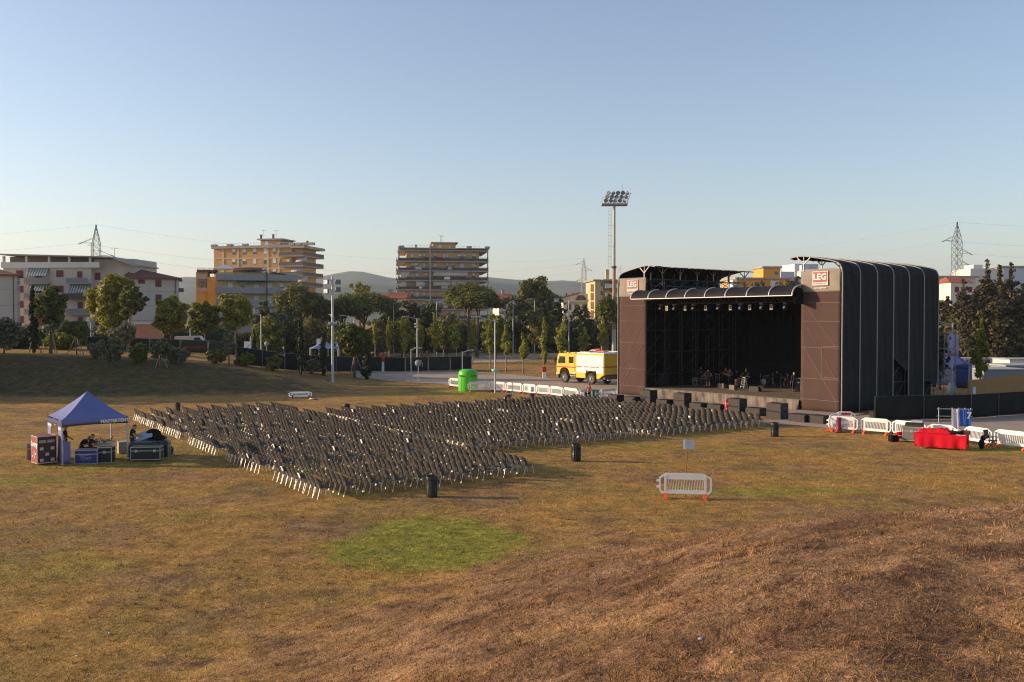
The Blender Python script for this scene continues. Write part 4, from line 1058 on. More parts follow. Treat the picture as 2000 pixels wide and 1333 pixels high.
box_house('taller stepped white building partly hidden by the right stage tower', 1551, 1600, 516, 310, m_bluewhite, D=10, rz=8, roof=False, extra=[('stair_tower', m_bluewhite, 1560, 1575, 531, 519, -2), ('lower_wing', m_white, 1556, 1578, 560, 531, -3)])
house('white house with red tiled hipped roof right of the stage', 1856, 1898, 552, 540, 225, m_white, hip=True, wins=3)
box_house('pinkish flat roofed building behind the red tiled house', 1828, 1904, 543, 245, mat('pink white render', (.60, .47, .40), .9), D=12, wins=[(1836, 1842, 549, 556), (1850, 1856, 549, 556)])
box_house('white flat roofed building behind the highest conifer', 1894, 1960, 525, 290, m_white, D=12, roof=False, extra=[('rooftop_room', m_white, 1906, 1924, 525, 517, 2)])
box_house('grey glass fronted building at the far right behind the conifers', 1950, 2080, 523, 300, m_bluewhite, D=12)
w = thing('garden_wall', 'low pinkish wall lit by the sun beside the young pine row', 'wall', P(306, 690, 138) * 1, 0); w.location.z = gzs(w.location.x, w.location.y)
bpart(w, 'wall', mat('pink wall', (.40, .22, .15), .9), (-3.2, 0, -1, 1.0, .35, 4.2)); bpart(w, 'coping', m_white, (-3.3, -.1, 4.203, 1.1, .45, 4.4))
# ------------------------------------------------------------------ the stage
SC, SA = Vector((10.1, 86.4, 0)), Vector((24.5, 68.7, 0))
SF = (SA - SC).normalized(); SD = Vector((-SF.y, SF.x, 0)); SL = (SA - SC).length; SRZ = math.atan2(SF.y, SF.x)
TW, SDEP, DECK = 3.35, 14.7, .82
def SW(s, d, z=0.0): return SC + SF * s + SD * d + Vector((0, 0, z))
def s_at(px, d):
    q = (px - CX) / F_PX
    return (q * (SC.y + SD.y * d) - SC.x - SD.x * d) / (SF.x - q * SF.y)
def deckp(px, py):
    Y = (EYE - DECK) * F_PX / (py - YH); p = P(px, py, Y); p.z = DECK; return p
tower_mesh = mat('stage tower mesh', (.098, .060, .050), .85, var=.10, scale=.5, bump=.1, bscale=6, spec=.1)
nt = tower_mesh.node_tree; bs = nt.nodes['Principled BSDF']; bs.inputs['Alpha'].default_value = .86
banner_cloth = mat('grey beige banner cloth', (.27, .225, .185), .85, var=.12, scale=.9, spec=.1)
shell_cloth = mat('black tarpaulin', (.013, .013, .0145), .75, var=.3, scale=.5, bump=.25, bscale=.9, spec=.18)
canopy_cloth = mat('dark canopy membrane', (.016, .0145, .016), .7, var=.25, scale=.7, spec=.15)
rib_metal = mat('pale aluminium rib', (.50, .47, .45), .45, metal=.3, var=.08)
deck_wood = mat('worn stage deck', (.17, .125, .09), .8, var=.2, scale=1.5, stain=(.07, .055, .045), stain_amt=.5)
skirt_cloth = mat('grey brown skirt cloth', (.185, .15, .12), .9, var=.15, scale=.8, spec=.1)
def build_stage():
    t = thing('concert_stage', 'large black concert stage with arched side bays, brown mesh towers and curved front canopy', 'stage', SC, SRZ)
    L = SL
    # deck
    mb = MB(); mb.box(TW, -.02, DECK - .12, L - TW, 13, DECK)
    obj('deck', mb, t, deck_wood)
    mb = MB()
    def sk(u, v):
        s = TW + .05 + (L - 2 * TW - .1) * u
        return (s, -.10 - .05 * math.sin(s * 7 + 2.5 * v) - .04 * math.sin(s * 17 + v * 4) - .06 * math.sin(s * 3.1 - v * 3) - .30 * (1 - v) * (.6 + .4 * math.sin(s * 1.7)), -.02 + (DECK + .0) * v)
    mb.sheet(sk, 150, 5, (0, .02, 0)); obj('skirt', mb, t, skirt_cloth)
    # scaffold
    mb = MB(); r = .035
    for s0, s1 in ((.12, TW - .1), (L - TW + .1, L - .12)):
        ds = [.15 + k * 2.4 for k in range(7)]
        for d in ds:
            for s in (s0, s1): mb.bar((s, d, 0), (s, d, 10.8), r, n=6)
            for z in (2.0, 4.0, 6.0, 8.0, 9.1, 10.7): mb.bar((s0, d, z), (s1, d, z), r * .8, n=5)
        for z in (2.0, 4.0, 6.0, 8.0, 9.2, 10.7):
            for s in (s0, s1): mb.bar((s, ds[0], z), (s, ds[-1], z), r * .8, n=5)
        for q, z in enumerate((0, 2, 4, 6, 8)):
            a, b = (s0, s1) if q % 2 else (s1, s0)
            mb.bar((a, .2, z), (b, .2, z + 2), r * .7, n=5)
            for s in (s0, s1):
                for e in range(6): mb.bar((s, ds[e], z), (s, ds[e + 1], z + 2), r * .7, n=5)
    obj('scaffold_frame', mb, t, mat('dark scaffold tube', (.075, .075, .075), .5, metal=.2))
    # mesh fronts and banners
    for side, (s0, s1) in enumerate(((0, TW), (L - TW, L))):
        mb = MB()
        mb.sheet(lambda u, v: (s0 + (s1 - s0) * u, -.03 - .03 * math.sin(u * 7 + v * 12) * (1 - v), .05 + 9.06 * v), 12, 24, (0, .012, 0))
        mf = obj('mesh_front', mb, t, tower_mesh)
        mb = MB()
        for z in (.9, 2.5, 4.9, 6.9, 8.3): mb.bar((s0 + .05, -.052, z), (s1 - .05, -.052, z - .02), .016, n=4)
        for za, zb in ((8.25, 5.0), (6.85, 2.6), (4.85, .95)): mb.bar((s0 + .3, -.055, za), (s1 - .4, -.055, zb), .013, n=4) if side else mb.bar((s1 - .3, -.055, za), (s0 + .4, -.055, zb), .013, n=4)
        if side: mb.bar((s0 + 1.8, -.055, 2.5), (s0 + 1.8, -.055, 4.9), .016, n=4); mb.bar((s0 + 1.9, -.056, 4.99), (s1 - .1, -.056, 4.99), .018, n=4); mb.bar((s0 + 2.0, -.056, 2.62), (s1 - .1, -.056, 2.62), .018, n=4)
        obj('scaffold_imitation', mb, mf, mat('sunlit tube imitation', (.24, .175, .155), .8))  # bars laid in front imitate sunlit scaffold tubes showing through the mesh
        mb = MB()
        mb.sheet(lambda u, v: (s0 + (s1 - s0) * u, -.06 - .05 * math.sin(u * 9 + (v - .5) * 7 * (u - .5)) * (1 - abs(2 * v - 1) ** 2), 9.115 + 1.74 * v), 24, 12, (0, .012, 0))
        bn = obj('banner', mb, t, banner_cloth)
        c = (s0 + s1) / 2 + (.0 if side else .05)
        mb = MB(); mb.box(c - .68, -.155, 9.60, c + .68, -.14, 10.68); obj('logo_board', mb, bn, mat('logo board', (.56, .52, .49), .8))
        mb = MB(); mb.box(c - .60, -.170, 9.86, c + .60, -.157, 10.62); obj('logo_panel', mb, bn, mat('logo red', (.40, .125, .11), .8))
        text_obj('lettering', 'LEG', .66, paper_white, bn, (c, -.178, 10.235), (R(90), 0, 0), bold=.012)
        text_obj('lettering', 'www.legsrl.net', .17, paper_white, bn, (c, -.135, 9.42), (R(90), 0, 0), bold=.002)
        mb = MB()
        for k in range(5): mb.bar((c - .56 + k * .23, -.16, 9.74), (c - .40 + k * .23, -.16, 9.74), .022, n=4)
        obj('lettering', mb, bn, mat('logo red', (.40, .125, .11)))
    # black lining so that the inside stays dark
    def pt(name, m, *bx):
        mb = MB()
        for b in bx: mb.box(*b)
        return obj(name, mb, t, m)
    pt('lining', black_cloth, (.28, .4, .05, .31, 14.4, 10.6))
    pt('lining', black_cloth, (L - .31, .4, .05, L - .28, 14.4, 10.6))
    pt('lining', black_cloth, (L - TW + .15, .32, .05, L - .33, .35, 10.4))
    pt('tower_back_lining', black_cloth, (.33, 1.3, .05, TW - .3, 1.33, 9.1))
    pt('stage_roof', black_cloth, (.5, .3, 9.22, L - .5, 14.3, 9.5))
    # back curtain in strips with narrow slits
    edges = [TW - 2.9] + [s_at(x, 12.4) for x in (1396, 1438, 1476, 1512, 1549)] + [22.3]
    for k, (a, b) in enumerate(zip(edges, edges[1:])):
        mb = MB(); a += .075 if k else 0; b -= .075 if k < 5 else 0
        mb.sheet(lambda u, v: (a + (b - a) * u + (.16 * math.sin(v * 3) * (1 if u > .5 else -1) * (abs(u - .5) * 2) ** 6 if k in (2, 3, 4) else 0), 12.4 + .08 * math.sin((a + (b - a) * u) * 9), DECK + 8.35 * v), 24, 8, (0, .02, 0))
        obj('back_curtain', mb, t, black_cloth)
    mb = MB()
    for s in edges[3:-1]: mb.bar((s - .48, 13.0, 3.2), (s - .48, 13.0, 8.6), .07, n=6)
    obj('rear_poles', mb, t, rib_metal)
    for a, b in zip([.5] + [s - 1.35 for s in edges[1:3]], [s - 1.8 for s in edges[1:3]] + [L - .5]): pt('rear_wall', black_paint, (a, 14.35, .1, b, 14.42, 9.2))
    # lower black backdrop, riser
    pt('drum_riser', black_paint, (14.0, 9.0, DECK + .003, 17.4, 11.5, DECK + .35))
    pt('backdrop_band', black_cloth, (edges[2] + .3, 11.9, DECK + .003, 19.3, 11.95, 3.0))
    # inner truss with scaffold ladders on the left wing
    mb = MB()
    for q in range(7):
        s = s_at(1275 + 26 * q, 2 + q * 1.4)
        d = 2 + q * 1.4
        for e in (0, .35): mb.bar((s + e, d, DECK), (s + e, d, 9.2), .03, n=5)
        for z in range(12): mb.bar((s, d, 1.2 + z * .66), (s + .35, d, 1.5 + z * .66), .018, n=4)
    obj('truss_towers', mb, t, mat('dim truss steel', (.06, .06, .065), .5, metal=.2))
    mb = MB(); z0, z1 = 8.42, 8.85
    for d in (1.2, 1.65):
        for z in (z0, z1): mb.bar((TW, d, z), (L - TW, d, z), .035, n=5)
    for q in range(40):
        s = TW + (L - 2 * TW) * q / 40; e = s + (L - 2 * TW) / 40
        for d in (1.2, 1.65): mb.bar((s, d, z0 if q % 2 else z1), (e, d, z1 if q % 2 else z0), .02, n=4)
    obj('lighting_truss', mb, t, dark_steel)
    # front canopy: quarter arc with ribs
    def arc(v):
        a = v * math.pi / 2
        return (-.1 - 1.35 * math.sin(a), 8.86 + .80 * math.cos(a) ** .9 if a < math.pi / 2 - 1e-6 else 8.86)
    s0, s1 = TW - .55, L - TW + .15
    n = 8
    can = None
    mb = MB(); mb.sheet(lambda u, v: (s0 + (s1 - s0) * u, arc(v)[0], arc(v)[1] - .09 * abs(math.sin(u * n * math.pi)) * math.sin(v * 3.1)), 64, 10, (0, .03, -.03)); can = obj('canopy', mb, t, canopy_cloth)
    for k in range(n + 1):
        s = s0 + (s1 - s0) * k / n
        mb = MB(); mb.tube([(s, arc(v / 10)[0] - .02, arc(v / 10)[1] + .03) for v in range(11)], .06, 6); obj('canopy_rib', mb, can, rib_metal)
    mb = MB(); mb.bar((s0, arc(1)[0], 8.85), (s1, arc(1)[0], 8.85), .05, n=6); obj('canopy_edge', mb, can, rib_metal)
    pt('canopy_end', black_cloth, (s1 - .02, -1.2, 8.2, s1 + .02, -.02, 8.83), (s1 - .02, -.9, 8.833, s1 + .02, -.02, 9.4))
    pt('fascia', black_cloth, (TW, -.02, 8.7, L - TW, .25, 9.2))
    # arched shells, one each side
    prof = [(0, 0), (0, 2), (0, 4), (0, 6), (0, 8), (0, 9.6), (-.01, 10.5), (-.07, 10.82), (-.2, 11.08), (-.42, 11.27), (-.8, 11.4), (-1.6, 11.58), (-2.5, 11.75), (-3.2, 11.86), (-3.75, 11.88), (-4.2, 11.83), (-4.55, 11.74)]
    for side in (0, 1):
        X = (lambda p: L + .16 + p) if side else (lambda p: -.16 - p)
        ds = [-.05 + 14.75 * k / 6 for k in range(7)]
        sh = None
        for k in range(6):
            d0, d1 = ds[k] + .02, ds[k + 1] - .02
            lo = 0.02
            mb = MB(); th = .03 if side else -.03
            def fn(u, v):
                f = v * (len(prof) - 1); i = min(len(prof) - 2, int(f)); q = f - i
                px = prof[i][0] + (prof[i + 1][0] - prof[i][0]) * q; pz = prof[i][1] + (prof[i + 1][1] - prof[i][1]) * q
                zlo = .02
                if side and k == 3: zlo = 4.0 - 1.25 * u
                if side and k == 5: zlo = 1.75 + .15 * math.sin(u * 6)
                pz = max(pz, zlo)
                fold = (.022 * math.sin(u * 15 + pz * .5 + k) + (.05 * math.sin((u * 1.6 + (pz - 10.6) * .28) * 7) * min(1, max(0, (pz - 4) / 5)) if k == 0 else 0)) * (1 - abs(2 * u - 1) ** 2)
                sag = -.05 * math.sin(math.pi * u) * (1 if pz < 10.6 else .4)
                off = fold + sag
                if pz < 10.6: return (X(px + off), d0 + (d1 - d0) * u, pz)
                return (X(px), d0 + (d1 - d0) * u, pz + off)
            mb.sheet(fn, 16, 45, (-th, 0, -.02)); obj('shell_panel', mb, t, shell_cloth)
        for k in range(7):
            mb = MB(); mb.tube([(X(p[0]), ds[k], p[1] + .02) for p in prof], .052, 6); obj('arch_rib', mb, t, mat('shaded aluminium rib', (.27, .26, .255), .5, metal=.2, var=.1))  # shade on the arches is put into a darker copy of the rib metal
            top = (X(-3.3), ds[k], 11.85)
            mb = MB(); mb.bar((X(-3.3), ds[k], 10.7), (X(-3.3), ds[k], 11.3), .06, n=6); mb.bar((X(-3.3), ds[k], 11.25), (X(-2.75), ds[k], 11.75), .05, n=5); mb.bar((X(-3.3), ds[k], 11.25), (X(-3.9), ds[k], 11.85), .05, n=5); mb.bar((X(-3.3), ds[k], 11.25), (X(-3.3), ds[k], 11.85), .04, n=5)
            obj('roof_strut', mb, t, rib_metal)
    # clutter under the left roof shell
    mb = MB()
    for q in range(9):
        d = .6 + q * 1.6; mb.bar((TW, d, 9.5), (TW, d, 11.3), .05, n=5); mb.bar((TW, d, 10.2), (TW - 2.2, d + 1.2, 10.9), .04, n=5); mb.bar((TW, d, 9.6), (TW, d + 1.6, 10.6), .04, n=5)
    mb.bar((TW, .5, 10.7), (TW, 14, 10.7), .05, n=5); mb.bar((TW, .5, 10.1), (TW, 14, 10.1), .05, n=5)
    obj('upper_scaffold', mb, t, mat('dim truss steel', (.085, .085, .09)))
build_stage()
pv = bpy.data.meshes.new('path'); pv.from_pydata([tuple(SW(s, d, .036)) for s, d in ((-3, -3.3), (SL + 1.5, -3.3), (SL + 1.5, 1), (-3, 1))], [], [(0, 1, 2, 3)]); pv.materials.append(mat('right asphalt', (.33, .25, .19)))
tag(obj('path', pv), kind='structure')

# lights hanging from the truss
proto = None
def hang(px, kind, label):
    d = 1.1; s = s_at(px, d); b = SW(s, d, 8.4)
    if kind == 'blinder':
        t = thing('stage_light', label, 'stage light', b, SRZ, 'blinder lamps on the stage truss')
        mb = MB(); mb.bar((0, 0, 0), (0, 0, -.12), .02, n=5); mb.box(-.17, -.06, -.62, .17, .05, -.12, bev=.02); obj('housing', mb, t, black_paint)
        for i in range(2):
            for j in range(3):
                mb = MB(); mb.M = T((-.08 + .16 * i, -.063, -.21 - .155 * j), 0, R(90)); mb.lathe([(0, .0), (.065, .0), (.068, .02)], 10); obj('lamp', mb, t, mat('lamp reflector', (.40, .36, .29), .5, var=.1))
    else:
        t = thing('moving_light', label, 'stage light', b, SRZ, 'moving lights on the stage truss')
        mb = MB(); mb.box(-.17, -.15, -.18, .17, .15, 0, bev=.03); obj('base', mb, t, mat('grey lamp body', (.10, .10, .11), .5))
        mb = MB(); mb.box(-.2, -.05, -.55, -.16, .05, -.181); mb.box(.16, -.05, -.55, .2, .05, -.181); obj('yoke', mb, t, black_paint)
        mb = MB(); mb.M = T((0, -.02, -.48), 0, R(60)); mb.lathe([(0, -.2), (.1, -.18), (.14, -.02), (.13, .2), (0, .2)], 12); h = obj('head', mb, t, black_paint)
        mb = MB(); mb.M = T((0, -.02, -.48), 0, R(60)); mb.lathe([(0, .203), (.11, .205), (.115, .215)], 12); obj('lens', mb, h, mat('lamp lens', (.55, .53, .5), .15))
ordw = ['first', 'second', 'third', 'fourth', 'fifth', 'sixth', 'seventh', 'eighth', 'ninth', 'tenth', 'eleventh', 'twelfth', 'thirteenth', 'fourteenth', 'fifteenth', 'sixteenth', 'seventeenth', 'eighteenth', 'nineteenth', 'twentieth']
for k, x in enumerate((1303, 1339, 1379, 1427, 1465, 1507)): hang(x, 'blinder', f'six lamp blinder under the stage canopy, {ordw[k]} of six from the left tower')
for k, x in enumerate((1291, 1318, 1355, 1404, 1447, 1488, 1534)): hang(x, 'moving', f'black moving light on the stage truss, {ordw[k]} of seven from the left tower')

# subwoofers in front of the stage
sub_front = mat('speaker grille', (.055, .045, .038), .8, var=.15, scale=3, bump=.3, bscale=60)
for k, (x, yb, n, w) in enumerate([(1196, 785, 1, 1.15), (1229, 788.5, 1, 1.25), (1260, 790, 2, 1.2), (1292, 795, 1, 1.2), (1326, 797, 2, 1.2), (1358, 802, 1, 1.2), (1394, 805, 1, 1.3), (1432, 809, 2, 1.25), (1470, 812, 1, 1.3), (1511, 819.5, 2, 1.25), (1556, 825, 1, 1.3), (1594, 828, 1, 1.2)]):
    b = G(x, yb)
    for q in range(n):
        place = f'{ordw[k]} speaker position from the left end'
        lab = f'black subwoofer standing alone before the stage, {place}' if n == 1 else f'{"upper" if q else "lower"} black subwoofer of the stacked pair at {place}'
        t = thing('subwoofer', lab, 'speaker', (b.x, b.y, q * .585), SRZ, 'subwoofers along the stage front')
        mb = MB(); mb.box(-w / 2, 0, .0, w / 2, .85, .58, bev=.02); obj('cabinet', mb, t, black_paint)
        mb = MB(); mb.box(-w / 2 + .04, -.03, .04, w / 2 - .04, -.003, .54, bev=.01); obj('grille', mb, t, sub_front)
        for e in (-1, 1):
            mb = MB(); mb.box(e * (w / 2 + .012) - .009, .3, .22, e * (w / 2 + .012) + .009, .55, .32); obj('handle', mb, t, dark_steel)

# ------------------------------------------------------------------ people
skin_m = mat('skin', (.48, .25, .16), .6, var=.05)
BONES = [('pelvis', 'spine'), ('spine', 'chest'), ('chest', 'neck'), ('neck', 'head'), ('head', 'crown')]
for s in 'LR': BONES += [('chest', 'sh' + s), ('sh' + s, 'el' + s), ('el' + s, 'wr' + s), ('wr' + s, 'ha' + s), ('pelvis', 'hip' + s), ('hip' + s, 'kn' + s), ('kn' + s, 'an' + s), ('an' + s, 'to' + s)]
RAD = dict(pelvis=(.145, .12), spine=(.13, .105), chest=(.155, .115), neck=(.058, .058), head=(.078, .092), crown=(.062, .075))
for s in 'LR': RAD.update({'sh' + s: (.066, .066), 'el' + s: (.043, .043), 'wr' + s: (.029, .029), 'ha' + s: (.04, .022), 'hip' + s: (.092, .092), 'kn' + s: (.06, .06), 'an' + s: (.043, .043), 'to' + s: (.043, .03)})
STAND = dict(pelvis=(0, 0, .95), spine=(0, 0, 1.10), chest=(0, 0, 1.31), neck=(0, 0, 1.48), head=(0, .02, 1.585), crown=(0, .015, 1.68),
             shL=(-.185, 0, 1.40), elL=(-.24, -.02, 1.12), wrL=(-.25, .06, .88), haL=(-.25, .09, .80), shR=(.185, 0, 1.40), elR=(.24, -.02, 1.12), wrR=(.25, .06, .88), haR=(.25, .09, .80),
             hipL=(-.09, 0, .90), knL=(-.10, .03, .50), anL=(-.105, -.01, .09), toL=(-.12, .15, .04), hipR=(.09, 0, .90), knR=(.10, .03, .50), anR=(.105, -.01, .09), toR=(.12, .15, .04))
SIT = dict(STAND, pelvis=(0, 0, .50), spine=(0, .02, .66), chest=(0, .06, .88), neck=(0, .10, 1.04), head=(0, .14, 1.15), crown=(0, .15, 1.245), hipL=(-.10, .02, .48), hipR=(.10, .02, .48), knL=(-.13, .44, .50), knR=(.13, .44, .50),
           anL=(-.13, .42, .09), toL=(-.14, .58, .04), anR=(.13, .42, .09), toR=(.14, .58, .04), shL=(-.185, .06, .97), elL=(-.23, .12, .71), wrL=(-.14, .34, .66), haL=(-.11, .42, .66), shR=(.185, .06, .97), elR=(.23, .12, .71), wrR=(.14, .34, .66), haR=(.11, .42, .66))
def person(label, loc, rz, pose, shirt, trousers, hair_col=(.02, .014, .01), sleeves=1, shorts=False, scale=1.0, hair_long=False, shoes=(.02, .02, .02), bald=False):
    t = thing('person', label, 'person', loc, rz); t.scale = (scale,) * 3
    V = {k: Vector(v) for k, v in pose.items()}
    names = list(V); idx = {n: i for i, n in enumerate(names)}
    co = [V[n] for n in names]; rad = [RAD[n] for n in names]; edges = [(idx[a], idx[b]) for a, b in BONES]; owner = list(names)
    # five fingers on each hand
    for s in 'LR':
        d = (V['ha' + s] - V['wr' + s]).normalized(); sd = d.cross(Vector((0, 1, .2)))
        sd = (sd if sd.length > .2 else d.cross(Vector((1, 0, 0)))).normalized(); nn = d.cross(sd)
        for q, (off, ln) in enumerate(((-.030, .070), (-.010, .082), (.010, .078), (.030, .060))):
            a = V['ha' + s] + sd * off + d * (ln * .55) + nn * .006; b = V['ha' + s] + sd * off * 1.1 + d * ln + nn * .026
            co += [a, b]; rad += [(.0095, .0095), (.0075, .0075)]; edges += [(idx['ha' + s], len(co) - 2), (len(co) - 2, len(co) - 1)]; owner += ['ha' + s] * 2
        a = V['ha' + s] * .6 + V['wr' + s] * .4 - sd * .055; b = a + d * .045 - sd * .012 + nn * .02
        co += [a, b]; rad += [(.011, .011), (.0085, .0085)]; edges += [(idx['ha' + s], len(co) - 2), (len(co) - 2, len(co) - 1)]; owner += ['ha' + s] * 2
    me = bpy.data.meshes.new('skeleton'); me.from_pydata([tuple(c) for c in co], edges, [])
    o = bpy.data.objects.new('skeleton', me); COL.objects.link(o)
    sm = o.modifiers.new('skin', 'SKIN'); sm.use_smooth_shade = True
    for i, v in enumerate(me.skin_vertices[0].data): v.radius = rad[i]; v.use_root = (i == 0)
    ss = o.modifiers.new('sub', 'SUBSURF'); ss.levels = 1; ss.render_levels = 1
    bpy.context.view_layer.update()
    bm = bpy.data.meshes.new_from_object(o.evaluated_get(bpy.context.evaluated_depsgraph_get()))
    bpy.data.objects.remove(o)
    pts = np.array([v.co[:] for v in bm.vertices]); nor = np.array([v.normal[:] for v in bm.vertices])
    # nearest bone of each vertex
    best = np.full(len(pts), 1e9); bid = np.zeros(len(pts), int); tt = np.zeros(len(pts))
    for k, (a, b) in enumerate(BONES):
        A, B = np.array(V[a]), np.array(V[b]); ab = B - A; u = np.clip(((pts - A) @ ab) / (ab @ ab), 0, 1)
        dd = np.linalg.norm(pts - (A + u[:, None] * ab), axis=1) - .3 * (RAD[a][0] + RAD[b][0]) / 2
        m = dd < best; best[m] = dd[m]; bid[m] = k; tt[m] = u[m]
    bn = [BONES[k] for k in bid]
    hv = V['head']; up = (V['crown'] - V['neck']).normalized(); fw = Vector((0, 1, 0)); fw = (fw - up * fw.dot(up)); fw = fw.normalized() if fw.length > .2 else Vector((0, 0, -1))
    rt = fw.cross(up)
    mbf = MB()                                           # ears and nose belong to the head surface
    def zone(i):
        a, b = bn[i]
        if b in ('head', 'crown'):
            r = Vector(pts[i]) - hv; 
            return 'hair' if (r.dot(up) > .045 or (r.dot(fw) < -.01 and r.dot(up) > (-.12 if hair_long else -.05))) and not bald else 'skin'
        if a == 'chest' and b == 'neck': return 'shirt' if tt[i] < .75 else 'skin'
        if b.startswith('sh') or (a, b) in (('pelvis', 'spine'), ('spine', 'chest')): return 'shirt' if not ((a, b) == ('pelvis', 'spine') and tt[i] < .3) else 'trousers'
        if a.startswith('sh'): return 'shirt' if sleeves == 2 or tt[i] < .62 else 'skin'
        if a.startswith('el'): return 'shirt' if sleeves == 2 and tt[i] < .9 else 'skin'
        if b.startswith('hip'): return 'trousers'
        if a.startswith('hip'): return 'trousers'
        if a.startswith('kn'): return 'trousers' if (not shorts and tt[i] < .88) or (shorts and tt[i] < .12) else ('shoes' if tt[i] > .92 else 'skin')
        if a.startswith('an'): return 'shoes'
        return 'skin'
    zn = [zone(i) for i in range(len(pts))]
    body = obj('body', bm, t); bm.materials.clear(); bm.materials.append(skin_m)
    mb = MB(); mb.ball(tuple(hv + fw * .098 - up * .01), (.016, .02, .022), 6, 4)
    for e in (-1, 1): mb.ball(tuple(hv + rt * .083 * e - up * .005), (.014, .024, .034), 6, 4)
    obj('nose_and_ears', mb, body, skin_m)
    mb = MB()
    for e in (-1, 1): mb.ball(tuple(hv + fw * .083 + rt * .032 * e + up * .022), .012, 6, 4)
    obj('eyes', mb, body, mat('eye', (.03, .025, .02), .3))
    mb = MB(); mb.ball(tuple(hv + fw * .080 - up * .052), (.024, .012, .008), 6, 4); obj('mouth', mb, body, mat('lips', (.30, .11, .09), .5))
    for nm, off, m in (('hair', .016, mat('hair %.2f' % hair_col[0], hair_col, .7)), ('shirt', .014, shirt), ('trousers', .013, trousers), ('shoes', .014, mat('shoe %.2f' % shoes[0], shoes, .6))):
        fs = [p.vertices[:] for p in bm.polygons if sum(zn[i] == nm for i in p.vertices) * 2 > len(p.vertices)]
        if not fs: continue
        used = sorted({i for f in fs for i in f}); mp = {i: k for k, i in enumerate(used)}
        g = bpy.data.meshes.new(nm); g.from_pydata([tuple(pts[i] + nor[i] * (off if nm != 'hair' else .02)) for i in used], [], [[mp[i] for i in f] for f in fs])
        g.polygons.foreach_set('use_smooth', [True] * len(fs)); g.materials.append(m); g.update()
        obj(nm, g, t)
    return t
c_black = mat('black shirt', (.014, .014, .016), .9); c_dark = mat('dark grey cloth', (.035, .034, .036), .9); c_jeans = mat('dark jeans', (.03, .035, .055), .9); c_maroon = mat('maroon shirt', (.10, .03, .025), .9)
c_navy = mat('navy cloth', (.02, .025, .06), .9); c_white = mat('white cloth', (.70, .69, .68), .9); c_red = mat('red cloth', (.50, .012, .02), .85); c_grey = mat('mid grey cloth', (.11, .11, .12), .9); c_blue = mat('pale blue cloth', (.20, .30, .50), .9)
def pose(base=STAND, **k): return dict(base, **k)
HIPS = dict(elL=(-.40, -.10, 1.16), wrL=(-.22, .02, 1.0), haL=(-.16, .08, .98), elR=(.40, -.10, 1.16), wrR=(.22, .02, 1.0), haR=(.16, .08, .98), knL=(-.14, .02, .5), anL=(-.19, -.01, .09), toL=(-.23, .15, .04), knR=(.14, .02, .5), anR=(.19, -.01, .09), toR=(.23, .15, .04))
GUIT = dict(elL=(-.30, .08, 1.16), wrL=(-.36, .32, 1.25), haL=(-.37, .39, 1.27), elR=(.29, -.03, 1.13), wrR=(.10, .22, 1.06), haR=(.04, .25, 1.04))
AWAY = SRZ                 # facing the back of the stage
person('person in shorts standing on stage with hands on hips, back to the field', deckp(1383, 757), AWAY + .2, pose(**HIPS), c_dark, c_dark, shorts=True, hair_col=(.05, .03, .02), sleeves=1)
person('person in maroon shirt facing the guitarist on stage', deckp(1417.5, 754), AWAY + 3.6, pose(**GUIT), c_maroon, c_black, scale=1.02, hair_col=(.03, .02, .015))
g3 = deckp(1425.5, 757)
person('person in grey shirt playing guitar beside the one in maroon', g3, AWAY + 1.15, pose(**GUIT), c_grey, c_jeans, hair_col=(.12, .07, .035))
kb = deckp(1457, 756)
person('person in black standing behind the keyboard', kb, AWAY + 3.3, pose(elL=(-.30, .06, 1.14), wrL=(-.22, .30, 1.02), haL=(-.20, .37, .99), elR=(.30, .06, 1.14), wrR=(.22, .30, 1.02), haR=(.20, .37, .99)), c_black, c_black, bald=True, scale=1.02)
sg = deckp(1541, 757)
person('seated bald person playing guitar at the right of the stage', sg, AWAY + 2.2, dict(SIT, elL=(-.30, .22, .78), wrL=(-.34, .45, .88), haL=(-.35, .52, .90), wrR=(.06, .32, .72), haR=(.0, .34, .71)), c_maroon, c_maroon, shorts=True, bald=True)
person('grey haired person in navy standing near the right stage tower', deckp(1551, 766), AWAY + .9, pose(head=(0, .05, 1.575), crown=(0, .07, 1.67)), c_navy, c_navy, hair_col=(.45, .42, .38), sleeves=2)
person('person in the dark standing behind the person in shorts', deckp(1369, 751), AWAY + 2.8, pose(**GUIT), c_black, c_black)
def guitar(label, loc, rz, tilt, col, name='guitar'):
    t = thing(name, label, 'guitar', loc, rz); mb = MB(); M = T((0, 0, 0), 0, 0, tilt)
    mb.M = M; pr = []
    for k in range(20):
        a = 2 * math.pi * k / 20; r = .17 + .035 * math.cos(2 * a) + .02 * math.cos(a); pr.append((-1.15 * r * math.cos(a), r * math.sin(a)))
    mb.prism(pr, -.04, .04, 'y'); obj('guitar_body', mb, t, col)
    mb = MB(); mb.M = M; mb.box(.17, -.02, -.028, .72, .015, .028); mb.box(.72, -.02, -.045, .88, .01, .045); obj('neck', mb, t, mat('neck wood', (.10, .05, .025), .5))
    return t
woodred = mat('guitar wood', (.42, .19, .05), .35, var=.2)
d = Vector((math.sin(-(AWAY + 1.15)), math.cos(AWAY + 1.15), 0))
guitar('guitar held by the person in grey shirt', g3 + d * .22 + Vector((0, 0, 1.08)), AWAY + 1.15 + math.pi, R(-18), woodred)
d = Vector((math.sin(-(AWAY + 2.2)), math.cos(AWAY + 2.2), 0))
guitar('acoustic guitar on the lap of the seated person', sg + d * .36 + Vector((0, 0, .74)), AWAY + 2.2 + math.pi, R(-15), mat('pale guitar top', (.55, .30, .09), .4))
guitar('dark guitar on a stand at the left of the stage', deckp(1361, 754) + Vector((0, 0, .30)), AWAY, R(-82), mat('dark guitar', (.05, .02, .015), .3))
